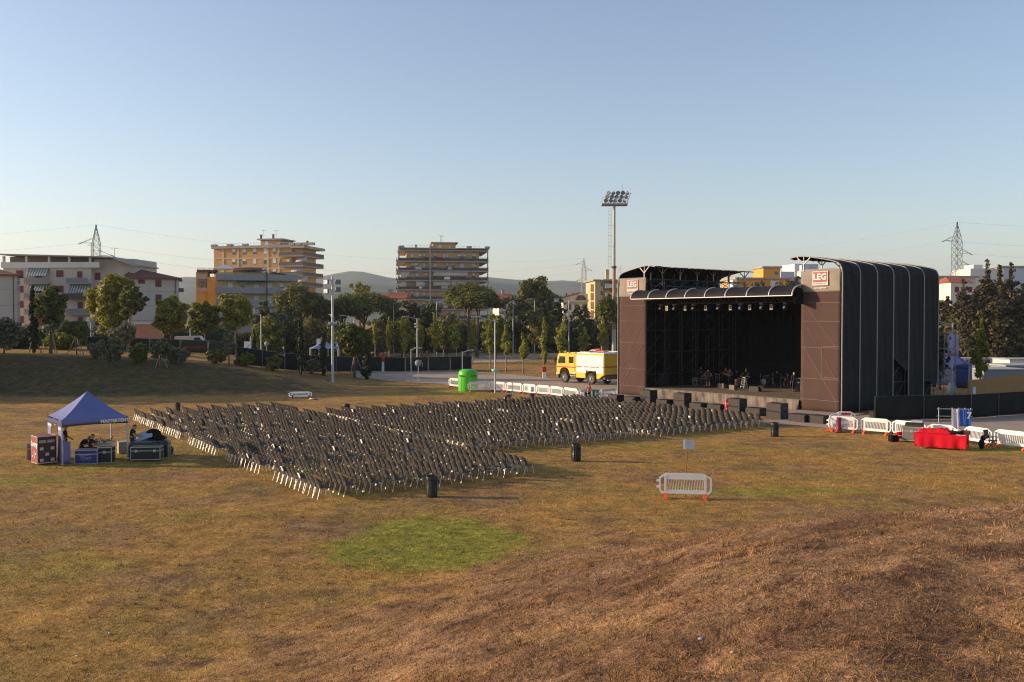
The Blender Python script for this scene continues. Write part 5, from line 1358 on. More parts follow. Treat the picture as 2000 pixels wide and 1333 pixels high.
def stool(label, loc, h, m):
    t = thing('stool', label, 'stool', loc); mb = MB(); mb.lathe([(0, h - .04), (.17, h - .04), (.18, h - .01), (.16, h), (0, h)], 16); obj('seat', mb, t, black_paint)
    for k in range(4):
        a = k * math.pi / 2 + .4; mb = MB(); mb.bar((.10 * math.cos(a), .10 * math.sin(a), h - .04), (.24 * math.cos(a), .24 * math.sin(a), 0), .014, n=5); obj('leg', mb, t, m)
stool('stool under the seated guitar player', sg, .42, chrome)
def case(label, loc, rz, w, d, h, body, edge=None, name='flight_case', cat='case', group=None, wheels=True, latches=2, parent=None):
    t = thing(name, label, cat, loc, rz, group); z = .1 if wheels else 0; edge = edge or mat('case aluminium edge', (.50, .48, .45), .4, metal=.35)
    lid = h * .3
    mb = MB(); mb.box(-w / 2, 0, z, w / 2, d, z + h - lid - .006, bev=.008); obj('case_body', mb, t, body)
    mb = MB(); mb.box(-w / 2, 0, z + h - lid, w / 2, d, z + h, bev=.008); obj('lid', mb, t, body)
    mb = MB(); e = .022; o_ = .005
    for x in (-w / 2, w / 2):
        for y in (0, d): mb.box(x - e if x > 0 else x - o_, y - o_ if y == 0 else y - e, z - .001, x + o_ if x > 0 else x + e, y + e if y == 0 else y + o_, z + h + .004)
    for zz_ in (z, z + h, z + h - lid):
        for y in (0, d): mb.box(-w / 2 + e + .001, y - o_ - .002 if y == 0 else y - .004, zz_ - e, w / 2 - e - .001, y + .004 if y == 0 else y + o_ + .002, zz_ + e * .6)
        for x in (-w / 2, w / 2): mb.box(x - o_ - .002 if x < 0 else x - .004, e + .001, zz_ - e, x + .004 if x < 0 else x + o_ + .002, d - e - .001, zz_ + e * .6)
    obj('edging', mb, t, edge)
    for k in range(latches):
        x = w * ((k + .5) / latches - .5) * 1.25; mb = MB(); mb.box(x - .06, -.018, z + h - lid - .07, x + .06, -.009, z + h - lid + .06); obj('latch', mb, t, edge)
    if wheels:
        for x in (-1, 1):
            for y in (.1, d - .1):
                mb = MB(); mb.M = T((x * (w / 2 - .1), y, .05), 0, 0, R(90)); mb.lathe([(0, -.02), (.05, -.02), (.05, .02), (0, .02)], 12); obj('caster', mb, t, mat('blue caster', (.05, .06, .09), .5))
    return t
black_board = mat('black case board', (.018, .018, .02), .55)
case('case with pale metal edges behind the legs of the person in shorts', deckp(1378, 755), AWAY - math.pi * 0 + .0, .95, .5, .85, black_board, latches=0, group=None)
case('upright black case with pale edges left of the maroon shirted person', deckp(1401, 753), AWAY, .5, .45, .95, black_board, latches=0)
case('low case with pale front at the far left of the stage', deckp(1357, 755), AWAY, .5, .5, .65, black_board, latches=0)
def wedge(label, px, py, rz, w=.62, h=.42, d=.5, m=None):
    t = thing('monitor_speaker', label, 'speaker', deckp(px, py), rz, 'floor monitors on the stage'); m = m or mat('monitor cabinet', (.035, .032, .03), .7)
    mb = MB(); mb.prism([(0, 0), (d, 0), (d, h * .35), (d * .35, h), (0, h)], -w / 2, w / 2, 'x'); obj('cabinet', mb, t, m)
    mb = MB(); a = Vector((0, d, h * .35)); b = Vector((0, d * .35, h)); n = Vector((0, b.z - a.z, d * .65)).normalized() * .012
    mb.add([(-w / 2 + .04, *(a + n)[1:]), (w / 2 - .04, *(a + n)[1:]), (w / 2 - .04, *(b + n)[1:]), (-w / 2 + .04, *(b + n)[1:])], [(0, 1, 2, 3)]); obj('grille', mb, t, sub_front)
pale_mon = mat('pale brown monitor back', (.20, .155, .12), .8)
wedge('pale backed floor monitor before the person in maroon', 1407.5, 758.5, AWAY, m=pale_mon)
wedge('floor monitor before the guitarist in grey shirt', 1429, 762, AWAY, w=.55, m=pale_mon)
wedge('wide dark floor monitor in the middle of the stage', 1472, 765, AWAY, w=.95)
wedge('small flat monitor right of the wide dark one', 1486, 758.5, AWAY, h=.22, w=.6, m=pale_mon)
def conga(label, px, py, col):
    t = thing('conga_drum', label, 'drum', deckp(px, py)); mb = MB(); mb.lathe([(.11, 0), (.16, .3), (.17, .5), (.145, .72)], 14); obj('shell', mb, t, col)
    mb = MB(); mb.lathe([(.15, .70), (.155, .74), (0, .745)], 14); obj('drum_head', mb, t, mat('drum skin', (.62, .58, .50), .7))
conga('tan wooden conga drum left of the keyboard', 1438, 757, mat('conga wood', (.40, .21, .07), .45, var=.2))
conga('second conga drum tucked beside the tan one', 1443, 754, mat('conga wood dark', (.28, .13, .05), .45, var=.2))
def keyboard():
    p = kb + SF * .2 - SD * .5; t = thing('keyboard', 'black keyboard on a crossed pale stand', 'keyboard', p, AWAY)
    mb = MB(); mb.box(-.62, -.16, .88, .62, .16, .97, bev=.015); b = obj('keyboard_case', mb, t, black_paint)
    mb = MB()
    for k in range(30): mb.box(-.56 + k * .0373, .0, .971, -.56 + k * .0373 + .034, .13, .98)
    obj('keys', mb, b, paper_white)
    for e in (-1, 1):
        mb = MB(); mb.bar((-.3 * e, -.14, .88), (.3 * e, -.14, .0), .022, n=6); mb.bar((-.3 * e, .14, .88), (.3 * e, .14, .0), .022, n=6); mb.bar((.3 * e, -.2, .02), (.3 * e, .2, .02), .022, n=6); obj('stand_leg', mb, t, galv)
keyboard()
def stepladder():
    t = thing('step_ladder', 'small pale step ladder standing beside the keyboard', 'ladder', deckp(1453, 759), AWAY); h = .95
    for y0, y1 in ((-.28, -.03), (.28, .03)):
        mb = MB()
        for e in (-1, 1): mb.bar((e * .19, y0, 0), (e * .14, y1, h), .02, n=5)
        for k in range(4 if y0 < 0 else 2): 
            q = (k + 1) / (5 if y0 < 0 else 3); mb.bar((-.19 + .05 * q, y0 + (y1 - y0) * q, h * q), (.19 - .05 * q, y0 + (y1 - y0) * q, h * q), .018, n=5)
        obj('ladder_side', mb, t, galv)
    mb = MB(); mb.box(-.16, -.06, h - .01, .16, .06, h + .03); obj('top_step', mb, t, galv)
stepladder()
def drumkit():
    p = deckp(1494, 752) + Vector((0, 0, .0)); t = thing('drum_kit', 'drum kit with shiny cymbals at the back of the stage', 'drum kit', p, AWAY); sh = mat('drum shell', (.04, .04, .05), .25); hd = mat('drum skin', (.62, .58, .50))
    def drum(nm, x, y, z, r, h, rx=0):
        M = T((x, y, z), 0, rx); mb = MB(); mb.M = M; mb.lathe([(r, 0), (r, h)], 18); o = obj(nm, mb, t, sh)
        mb = MB(); mb.M = M; mb.lathe([(0, h + .004), (r * 1.02, h + .004), (r * 1.03, h - .03)], 18); mb.lathe([(r * 1.03, .03), (r * 1.02, -.004), (0, -.004)], 18); obj('drum_head', mb, o, chrome if nm != 'bass_drum' else hd)
    drum('bass_drum', 0, .2, .30, .29, .42, R(90)); drum('tom', -.2, .25, .66, .15, .2, R(12)); drum('tom', .2, .25, .66, .16, .22, R(12)); drum('floor_tom', .62, .45, .25, .2, .38); drum('snare', -.42, .55, .55, .18, .13)
    for x, y, z, r in ((-.75, .3, 1.1, .21), (.75, .2, 1.18, .25), (-.62, .62, .85, .18)):
        mb = MB(); mb.bar((x, y, 0), (x, y, z), .014, n=5)
        for k in range(3): mb.bar((x, y, .25), (x + .28 * math.cos(k * 2.1), y + .28 * math.sin(k * 2.1), 0), .01, n=4)
        s_ = obj('cymbal_stand', mb, t, chrome)
        mb = MB(); mb.M = T((x, y, z), 0, R(14)); mb.lathe([(0, .03), (.03, .025), (.05, .008), (r, -.006), (r, -.010), (0, .0)], 20); obj('cymbal', mb, s_, mat('brass', (.75, .58, .28), .25, metal=.9))
drumkit()
def micstand(label, px, py, h=1.5):
    t = thing('microphone_stand', label, 'microphone stand', deckp(px, py)); mb = MB(); mb.lathe([(0, 0), (.14, 0), (.14, .02), (.02, .03)], 14); obj('base', mb, t, black_paint)
    mb = MB(); mb.bar((0, 0, .02), (0, 0, h), .013, n=6); mb.bar((0, 0, h), (-.3, -.1, h + .15), .009, n=5); obj('pole', mb, t, dark_steel)
    mb = MB(); mb.bar((-.3, -.1, h + .15), (-.42, -.14, h + .18), .02, .026, 8); obj('microphone', mb, t, galv)
micstand('microphone stand with round base at the right of the stage', 1525, 765)
micstand('microphone stand in front of the keyboard player', 1447, 760, 1.35)
case('tall black instrument case beside the grey haired person', deckp(1559, 766), AWAY + .3, .42, .3, 1.15, black_board, wheels=False, latches=1)
case('small orange brown amplifier near the right stage tower', deckp(1567, 764), AWAY, .5, .3, .45, mat('orange brown tolex', (.42, .15, .05), .7), wheels=False, latches=0, name='amplifier', cat='amplifier')
case('tall dark speaker cabinet at the left wing of the stage', deckp(1291, 755), AWAY, .7, .6, 1.1, mat('monitor cabinet', (.035, .032, .03)), mat('monitor cabinet', (.035, .032, .03)), wheels=False, latches=0, name='speaker_cabinet', cat='speaker')
# ------------------------------------------------------------------ audience chairs
fab = mat('grey brown chair fabric', (.085, .073, .062), .85, var=.08, scale=9, spec=.15)
def chair_parts():
    seat = MB()
    seat.sheet(lambda u, v: (-.225 + .45 * u, -.20 + .43 * v, .435 - .02 * math.sin(math.pi * v) + .012 * (abs(2 * u - 1)) ** 2), 6, 6, (0, 0, -.035))
    back = MB()
    def bf(u, v):
        w = .228 * (1 - .06 * v) * (.8 + .2 * min(1, v / .25)) * (1 if v < .6 else math.sqrt(max(.12, 1 - ((v - .6) / .42) ** 2 * .8)))
        x = (2 * u - 1) * w
        return (x, -.205 - .11 * v - .05 * v * v + .125 * (x / .228) ** 2, .39 + .45 * v)
    back.sheet(bf, 8, 10, (0, .035, .008))
    legs = []
    for s in (-1, 1):
        f = MB(); f.tube([(s * .215, .19, .41), (s * .235, .235, .20), (s * .25, .27, .0)], .0125, 6)
        b = MB(); b.tube([(s * .215, -.19, .41), (s * .235, -.25, .20), (s * .25, -.31, .0)], .0125, 6)
        legs += [f, b]
    fr = MB()
    for s in (-1, 1): fr.tube([(s * .215, .19, .405), (s * .215, -.19, .405), (s * .2, -.225, .47), (s * .19, -.27, .60)], .012, 6)
    fr.bar((-.21, .12, .40), (.21, .12, .40), .011, n=5); fr.bar((-.21, -.15, .40), (.21, -.15, .40), .011, n=5)
    return seat, back, legs, fr
c_seat, c_back, c_legs, c_frame = chair_parts()
CO, CR, CC = Vector((-26.5, 64.6, 0)), Vector((.551, -.8345, 0)), Vector((.8345, .551, 0))
CHAIR_RZ = math.atan2(CC.y, CC.x) - math.pi / 2
BLOCKS = [(0.3, 11), (7.35, 11), (15.05, 11), (22.2, 10), (29.5, 10)]
BN = ['tent end block', 'second block from tent', 'middle block', 'second block from near end', 'block nearest camera']
seats = []
rc = random.Random(5)
for sec, (a0, pitch, rows, blocks) in enumerate([(0.2, 1.075, 10, (0, 1, 2, 3, 4)), (11.5, 1.165, 10, (1, 2, 3)), (23.7, 1.07, 10, (1, 2, 3))]):
    for r in range(rows):
        for bk in blocks:
            t0, n = BLOCKS[bk]
            for i in range(n):
                p = CO + CC * (a0 + r * pitch + rc.uniform(-.025, .025)) + CR * (t0 + i * .535 + rc.uniform(-.02, .02))
                p.z = gzs(p.x, p.y)
                q_ = rc.random()
                if q_ < .012 and i not in (0, n - 1): continue
                seats.append((p + (CC * rc.uniform(-.18, .1) if q_ > .95 else Vector()), CHAIR_RZ + rc.uniform(-.035, .035) * (6 if q_ > .93 else 1), sec, r, bk, i, n))
seats.sort(key=lambda q: q[0].length)
SECN = ['rear section', 'middle section', 'front section']
src = thing('audience_chair', 'grey chair', 'chair', (0, 0, 0), 0, 'grey padded audience chairs facing the stage')
obj('seat', c_seat, src, fab); obj('backrest', c_back, src, fab)
for l in c_legs: obj('leg', l, src, chrome)
obj('seat_frame', c_frame, src, chrome)
tagm = MB(); tagm.M = T((.262, .16, .40), 0, 0, R(90)); tagm.lathe([(0, 0), (.045, 0), (.045, .01), (0, .01)], 10); tag_me = tagm.mesh('number_tag', mat('pale blue number tag', (.55, .60, .72), .5))
stk = MB(); stk.box(-.03, -.295, .625, .03, -.285, .675); stk_me = stk.mesh('number_sticker', paper_white)
for k, (p, rz, sec, r, bk, i, n) in enumerate(seats[:300]):
    j = n - i
    lab = f'grey chair, {ordw[j - 1]} from right end, {ordw[r]} row from back, {BN[bk]}'
    if sec: lab = f'grey chair, {ordw[j - 1]} from right end, {ordw[r]} row of {SECN[sec]}, {BN[bk]}'
    if k == 0:
        c = src; c.location = p; c.rotation_euler = (0, 0, rz); c['label'] = lab
    else: c = copy_tree(src, p, rz, lab) if k > 1 else copy_tree(src, p, rz, lab)
    if i == n - 1 and k: obj('number_tag', tag_me, c)
    if rc.random() < .3 and k: obj('number_sticker', stk_me, c)
# the rest of the seating, too small and too many to single out
def chair_mass():
    base = MB(); base.mat(0)
    for src_, mi in ((c_seat, 0), (c_back, 0), (c_legs[0], 1), (c_legs[1], 1), (c_legs[2], 1), (c_legs[3], 1), (tagm, 2), (stk, 3)):
        base.cur = mi; base.add(src_.v, src_.f, True)
    V0 = np.array(base.v); nf = len(base.f); allv = []; allf = []; mi = []
    keep_tag = [m == 2 for m in base.mi]
    off = 0; base_mi = np.array(base.mi)
    for (p, rz, sec, r, bk, i, n) in seats[300:]:
        c, s = math.cos(rz), math.sin(rz)
        v = np.stack([V0[:, 0] * c - V0[:, 1] * s + p.x, V0[:, 0] * s + V0[:, 1] * c + p.y, V0[:, 2] + p.z], -1)
        st = rc.random() < .25
        for q, f in enumerate(base.f):
            m = base.mi[q]
            if (m == 2 and i != n - 1) or (m == 3 and not st): continue
            allf.append([a + off for a in f]); mi.append(m)
        allv.append(v); off += len(V0)
    me = bpy.data.meshes.new('distant_chairs'); me.from_pydata(np.concatenate(allv).tolist(), [], allf)
    for m in (fab, chrome, mat('pale blue number tag', (.55, .60, .72)), paper_white): me.materials.append(m)
    me.polygons.foreach_set('material_index', mi); me.polygons.foreach_set('use_smooth', [True] * len(allf)); me.update()
    tag(obj('distant_chairs', me), 'farther rows of grey padded audience chairs facing the stage', 'chairs', kind='stuff')
chair_mass()
# reserved sheets hung on some backs
sheet_mb = MB(); sheet_mb.sheet(lambda u, v: (-.105 + .21 * u, -.312 - .085 * v,   .58 + .215 * v), 2, 4, (0, -.004, 0)); sheet_me = sheet_mb.mesh('paper_sheet', paper_white)
near = [q for q in seats if q[5] >= 0]
picks = []
for (sec, r, bk, i) in ((0, 0, 4, 2), (0, 0, 4, 6), (0, 0, 3, 7), (0, 2, 3, 2), (0, 2, 3, 4), (0, 4, 3, 7), (0, 6, 3, 4), (0, 3, 2, 8), (0, 5, 2, 5), (0, 8, 3, 6), (1, 2, 3, 6), (1, 4, 2, 5), (1, 7, 3, 3), (1, 1, 1, 4), (1, 5, 2, 9), (2, 1, 3, 2), (2, 3, 3, 5), (2, 5, 3, 6), (2, 0, 2, 3), (2, 6, 2, 4), (0, 1, 1, 3), (0, 9, 2, 2), (1, 3, 1, 7), (1, 8, 1, 5)):
    for q in seats:
        if q[2] == sec and q[3] == r and q[4] == bk and q[5] == i:
            o = obj('paper_sheet', sheet_me, loc=q[0], rz=q[1])
            tag(o, f'white sheet on chair back, {ordw[q[6] - i - 1]} from right, {ordw[r]} {SECN[sec].split()[0]} row, {BN[bk]}', 'paper', 'white sheets hung on chair backs'); break

# ------------------------------------------------------------------ litter bins
bin_m = mat('dark green bin', (.018, .030, .022), .55, var=.15, scale=4); bin_k = mat('black bin liner', (.012, .012, .013), .35, var=.2, bump=.5, bscale=12)
def litter_bin(label, px, py, hpx_, body):
    b = G(px, py); h = hpx_ * b.y / F_PX; r = h * .255
    t = thing('litter_bin', label, 'litter bin', b, px * .7, 'round litter bins on the field')
    mb = MB(); mb.lathe([(0, 0), (r * .94, 0), (r * .96, h * .03), (r, h * .9), (r * .97, h * .9), (r * .9, .05)], 24); obj('barrel', mb, t, body)
    mb = MB()
    for k in range(18):
        a = 2 * math.pi * k / 18; mb.bar((r * .985 * math.cos(a), r * .985 * math.sin(a), h * .03), (r * 1.02 * math.cos(a), r * 1.02 * math.sin(a), h * .88), .012, n=4)
    for z in (.12, .5, .86): mb.lathe([(r * 1.0, h * z - .012), (r * 1.045, h * z), (r * 1.0, h * z + .012)], 24)
    obj('slats', mb, t, body)
    mb = MB(); rg = random.Random(int(px))
    K = 20; vs = []
    def ln(u, v):
        a = 2 * math.pi * u; q = 1.05 + .035 * math.sin(a * 7 + 1) ; z = [h * .80, h * .93, h * .99, h * .92][int(v * 3 + .01)] + .012 * math.sin(a * 5)
        rr = [r * q * 1.01, r * q * 1.02, r * q * .95, r * .82][int(v * 3 + .01)]
        return (rr * math.cos(a), rr * math.sin(a), z)
    mb.grid(ln, 28, 3); mb.lathe([(r * .84, h * .92), (0, h * .84)], 20); obj('bin_liner', mb, t, bin_k)
for a in (('dark green litter bin beside the nearest block of chairs', 843, 971, 42, bin_m), ('black litter bin alone on the grass right of the chairs', 1125, 901, 35, bin_k), ('black litter bin at the right front corner of the seating', 1513, 853, 28, bin_k),
          ('dark green litter bin behind the tent end chairs', 347, 806, 19, bin_m), ('dark green litter bin in the gap of the far chairs', 677, 813, 24, bin_m), ('dark green litter bin before the row of white barriers', 1039, 787, 18, bin_m)): litter_bin(*a)

# ------------------------------------------------------------------ plastic barriers
def barrier(label, p0, p1, stripes=False, feet=orange_plastic, z=0.0, group='white plastic crowd barriers', h=1.0, flat=False, stand=None):
    d = (p1 - p0); W = d.length; rz = math.atan2(d.y, d.x); c = (p0 + p1) / 2
    t = thing('crowd_barrier', label, 'barrier', (c.x, c.y, c.z), rz, group)
    z0 = .20; m = MB(); th = .055
    def fr(x0, x1, za, zb): m.box(x0, -th / 2, za, x1, th / 2, zb)
    w = W / 2 - .02
    # outer rounded frame as a tube plus solid bands
    ch = .13
    loop = [(-w + ch * .8, z0), (w - ch * .8, z0), (w, z0 + ch), (w, h - ch * 1.3), (w - ch * 2.2, h), (-w + ch * 2.2, h), (-w, h - ch * 1.3), (-w, z0 + ch)]
    def ring(outer, inner):
        n = len(outer); vs = [(p[0], -th / 2, p[1]) for p in outer] + [(p[0], -th / 2, p[1]) for p in inner] + [(p[0], th / 2, p[1]) for p in outer] + [(p[0], th / 2, p[1]) for p in inner]; fs = []
        for k in range(n):
            j = (k + 1) % n; fs += [(k, j, n + j, n + k), (2 * n + j, 2 * n + k, 3 * n + k, 3 * n + j), (j, k, 2 * n + k, 2 * n + j), (n + k, n + j, 3 * n + j, 3 * n + k)]
        m.add(vs, fs)
    q = .07
    inner = [(-w + ch * .8 + q * .5, z0 + q), (w - ch * .8 - q * .5, z0 + q), (w - q, z0 + ch + q * .3), (w - q, h - ch * 1.3 - q * .4), (w - ch * 2.2 - q * .2, h - q), (-w + ch * 2.2 + q * .2, h - q), (-w + q, h - ch * 1.3 - q * .4), (-w + q, z0 + ch + q * .3)]
    ring(loop, inner)
    x = w - .20
    for e in (-1, 1): m.box(min(e * x, e * (x - .09)), -th / 2 - .003, z0 + .06, max(e * x, e * (x - .09)), th / 2 + .003, h - .06)
    m.box(-x + .092, -th / 2 + .004, z0 + .065, x - .092, th / 2 - .004, z0 + .15)
    m.box(-x + .092, -th / 2 + .004, h - .24, x - .092, th / 2 - .004, h - .065)
    nb = 14
    for k in range(nb):
        xx = -x + .10 + (2 * x - .2) * (k + .5) / nb; m.bar((xx - .03, 0, z0 + .145), (xx + .03, 0, h - .235), .0155, n=4)
    for zz_ in (.42, .66): m.box(-w - .10, -.02, zz_, -w - .002, .02, zz_ + .09)
    obj('panel', m, t, white_plastic)
    if stripes:
        m = MB()
        for e in (-1, 1):
            for k in range(5):
                xx = -x + .18 + (2 * x - .45) * k / 4; yy = e * (th / 2 + .003)
                m.add([(xx, yy, h - .22), (xx + .14, yy, h - .22), (xx + .22, yy, h - .08), (xx + .08, yy, h - .08)], [(0, 1, 2, 3)] if e < 0 else [(3, 2, 1, 0)])
        obj('stripes', m, t, red_plastic)
    for e in (-1, 1):
        m = MB(); xx = e * (w - .26)
        m.prism([(-.30, 0), (-.24, .09), (-.07, .17), (-.04, .22), (.04, .22), (.07, .17), (.24, .09), (.30, 0), (.2, 0), (.10, .07), (-.10, .07), (-.2, 0)], xx - .06, xx + .06, 'x')
        obj('foot', m, t, feet)
    return t
def Gf(px, py): return G(px, py)
b0 = barrier('white barrier standing alone on the grass with orange feet', Gf(1286, 973.5), Gf(1391, 976.5))
post = thing('sign_post', 'rusty iron stake with a white paper sign behind the lone barrier', 'sign', G(1340, 974) + Vector((0, .12, 0)))
hp = top_h(post.location, 858)
mb = MB(); mb.tube([(0, 0, -.1), (.03, 0, hp * .5), (.11, .0, hp)], .017, 6); obj('stake', mb, post, mat('rusty iron', (.20, .065, .025), .8, var=.25, scale=12))
mb = MB(); mb.box(-.03, -.035, hp - .40, .34, -.022, hp - .04); s_ = obj('sign_sheet', mb, post, mat('bluish white sheet', (.55, .56, .60), .7))
mb = MB(); mb.box(-.09, .025, hp - .40, .07, .032, hp - .04); obj('sign_sheet', mb, post, paper_white)
mb = MB(); mb.add([(-.1, .033, hp - .2), (.02, .033, hp - .2), (.02, .033, hp - .12), (-.1, .033, hp - .12)], [(0, 1, 2, 3)]); obj('sign_print', mb, s_, black_paint)
mb = MB(); mb.tube([(-.02 + .05 * math.sin(k), -.035, .62 + .08 * k) for k in range(5)], .008, 5); obj('tie', mb, post, mat('grey cord', (.20, .20, .2)))
# left line along the road
L1 = [((914, 766.5), (955, 765.5)), ((956, 765), (989, 767)), ((988, 767), (1021, 770)), ((1020.5, 770), (1048, 772.5)), ((1047.5, 772.5), (1075, 775)), ((1074, 775), (1101, 778.5)), ((1100.5, 778), (1129, 782.5)), ((1130, 784), (1169, 781)), ((1171, 783), (1205, 781))]
LN = ['shaded white barrier nearest the green dome cabin', 'white barrier second in the roadside line from the green cabin', 'white barrier third in the roadside line from the green cabin', 'white barrier carrying a small white notice in the roadside line', 'white barrier fifth in the roadside line from the green cabin',
      'white barrier sixth in the roadside line from the green cabin', 'white barrier at the bend of the roadside line', 'grey looking barrier behind the walking person', 'barrier with green sign beside the left stage tower']
def stdW(a, b, W=2.0):
    pa, pb = Gf(*a), Gf(*b); return pa, pb
for (a, b), nm in zip(L1, LN): barrier(nm, *stdW(a, b), feet=mat('red orange plastic', (.55, .055, .025), .5))
barrier('white barrier with red stripes behind the green dome cabin', Gf(877, 757), Gf(912, 761), stripes=True, feet=mat('red orange plastic', (.55, .055, .025)))
def fixed_note(label, px, py, Y, w, h, m, name='notice', cat='sign', rz=0):
    p = P(px, py, Y); t = thing(name, label, cat, p, rz); mb = MB(); mb.box(-w / 2, -.01, -h / 2, w / 2, 0, h / 2); obj('sheet', mb, t, m); return t
pb = Gf(1034, 771.5); fixed_note('small white notice on the roadside barrier', 1034, 759.5, pb.y - .14, .42, .50, paper_white, rz=-.8)
pb = Gf(1160, 782); e = fixed_note('green first aid style sign hung on the barrier near the stage tower', 1164, 769.5, pb.y - .22, .62, .68, mat('sign green', (.03, .20, .10), .6), rz=.1)
mb = MB(); mb.ball((-.02, -.014, .16), (.06, .005, .06), 8, 5); mb.box(-.09, -.016, -.14, .03, -.0115, .1); mb.box(.05, -.016, -.02, .2, -.0115, .06); obj('symbol', mb, e, paper_white)
# right line
Rl = [((1617, 843), (1676, 847)), ((1680, 846.5), (1741, 852)), ((1742, 852), (1809, 860)), ((1810, 861), (1868, 866)), ((1884, 866), (1938, 874)), ((1941, 873), (2012, 882)), ((2014, 882), (2090, 892))]
RN = ['white barrier behind the dark red post at the stage corner', 'white barrier second from the stage corner', 'white barrier third from the stage corner behind the red bag', 'white barrier hidden behind the red table', 'white barrier behind the folding chair', 'white barrier at the right edge of the field', 'white barrier beyond the right edge']
for (a, b), nm in zip(Rl[:6], RN): barrier(nm, Gf(*a), Gf(*b))
barrier('white barrier with red stripes at the foot of the right stage tower', Gf(1629, 833.5), Gf(1671, 834.5), stripes=True)
barrier('white barrier turned edge on at the stage corner', Gf(1619, 844), Gf(1632, 836))
# fallen barrier
fb = barrier('fallen white barrier lying on the grass with red feet in the air', Gf(566, 779), Gf(611, 778), feet=mat('red orange plastic', (.55, .055, .025)))
fb.rotation_euler = (R(-62), 0, fb.rotation_euler.z); fb.location.z += .06; fb.location.y -= .2
mb = MB(); mb.sheet(lambda u, v: (-.45 + .9 * u, -.35 + .7 * v, .05 + .06 * math.sin(u * 4 + v * 2)), 6, 4, (0, 0, -.01)); tag(obj('board', mb, None, paper_white, loc=G(615, 780.5), rz=.2), 'white board lying on the grass beside the fallen barrier', 'board')
# dark red post
t = thing('bollard_stand', 'dark red conical post stand in front of the corner barrier', 'post', G(1638, 845)); h = top_h(t.location, 816)
mb = MB(); mb.lathe([(0, 0), (.30, 0), (.28, .06), (.15, .25), (.13, h), (0, h)], 12); obj('post', mb, t, mat('dark red plastic', (.16, .012, .02), .5))
mb = MB(); mb.box(-.31, -.31, 0, .31, .31, .05, bev=.02); obj('base', mb, t, mat('dark red plastic', (.16, .012, .02)))
# ------------------------------------------------------------------ merchandise table on the right
tb = G(1838, 880); tp0, tp1 = G(1787, 875), G(1886, 881); trz = math.atan2((tp1 - tp0).y, (tp1 - tp0).x); tW = (tp1 - tp0).length + .15; tH = .80
red_cloth = mat('red table cloth', (.55, .010, .022), .85, var=.06, scale=1.5, spec=.1)
tbl = thing('table', 'long folding table under a red cloth at the right of the field', 'table', tp0.lerp(tp1, .5), trz)
mb = MB(); mb.box(-tW / 2 + .04, .04, tH - .05, tW / 2 - .04, .76, tH - .012); obj('tabletop', mb, tbl, mat('table board', (.4, .38, .35)))
for x in (-1, 1):
    for y in (.1, .7):
        mb = MB(); mb.bar((x * (tW / 2 - .35), y, 0), (x * (tW / 2 - .35), y, tH - .051), .018, n=6); obj('leg', mb, tbl, chrome)
mb = MB()
def cl(u, v):
    pts = [(0, -.10, .10), (0, 0.0, tH), (0, .8, tH), (0, .86, .22)]
    L = [0, .33, .7, 1.0]; i = 0 if v < L[1] else (1 if v < L[2] else 2); q = (v - L[i]) / (L[i + 1] - L[i]); a, b = pts[i], pts[i + 1]
    x = (-.5 + u) * tW; z = a[2] + (b[2] - a[2]) * q; y = a[1] + (b[1] - a[1]) * q
    k = (1 - (z - .1) / (tH - .1)); 
    if i == 0: y -= k * (.05 * math.sin(x * 5.2) + .03 * math.sin(x * 11 + 1)) ; x += .03 * k * math.sin(x * 3); x *= 1 + (-.05 * k if u < .5 else .0)
    return (x, y, z + .004)
mb.sheet(cl, 60, 15, (0, 0, -.006))
for e in (-1, 1):
    mb.sheet(lambda u, v: (e * (tW / 2 - (.12 * v if e < 0 else -.02 * v) + .02 * math.sin(u * 9) * v), .0 + .8 * u - .04 * v, tH - (tH - .14) * v), 8, 5, (-e * .006, 0, 0))
tag(obj('table_cloth', mb, None, red_cloth, loc=tbl.location, rz=trz), 'bright red cloth draped over the long table', 'cloth')
def tloc(x, y, z): return tbl.location + Matrix.Rotation(trz, 3, 'Z') @ Vector((x, y, z))
t = thing('cloth_bundle', 'rumpled bundle of red shirts heaped behind the red table', 'clothes', tloc(-.25, .55, tH + .004), trz)
mb = MB(); rg = random.Random(4)
def hp_(u, v):
    x = -.9 + 1.65 * u; y = -.28 + .56 * v; k = (max(0, 1 - abs(2 * v - 1) ** 2.2) * max(0, 1 - abs(2 * u - 1) ** 6)) ** .6
    return (x, y, .02 + k * (.25 + .035 * math.sin(x * 4.1) + .02 * math.sin(x * 13 + y * 9) + .018 * math.sin(x * 29 - y * 17)))
mb.sheet(hp_, 44, 14, (0, 0, -.015))
obj('heap', mb, t, red_cloth)
t = thing('bag', 'black bag with a white cloth on the red table', 'bag', tloc(.75, .45, tH + .004), trz)
mb = MB(); mb.ball((0, 0, .12), (.36, .18, .13), 12, 7); obj('bag_body', mb, t, black_cloth); mb = MB(); mb.ball((.05, -.06, .24), (.20, .13, .07), 10, 6); obj('cloth', mb, t, paper_white)
t = thing('box', 'dark red striped box at the back of the red table', 'box', tloc(1.15, .62, tH + .004), trz); mb = MB(); mb.box(-.3, -.2, 0, .25, .2, .22, bev=.02); obj('carton', mb, t, mat('dark red box', (.16, .015, .02), .6)); mb = MB(); mb.box(-.3, -.215, .08, .25, -.203, .13); obj('band', mb, t, black_paint)
t = thing('paper_stack', 'pale sheets of paper on the right end of the red table', 'paper', tloc(1.0, .12, tH + .004), trz); mb = MB(); mb.box(-.24, -.02, 0, .22, .22, .012); obj('sheets', mb, t, paper_white); mb = MB(); mb.box(-.05, .03, .013, .1, .18, .018); obj('print', mb, t, mat('dim green print', (.2, .25, .2)))
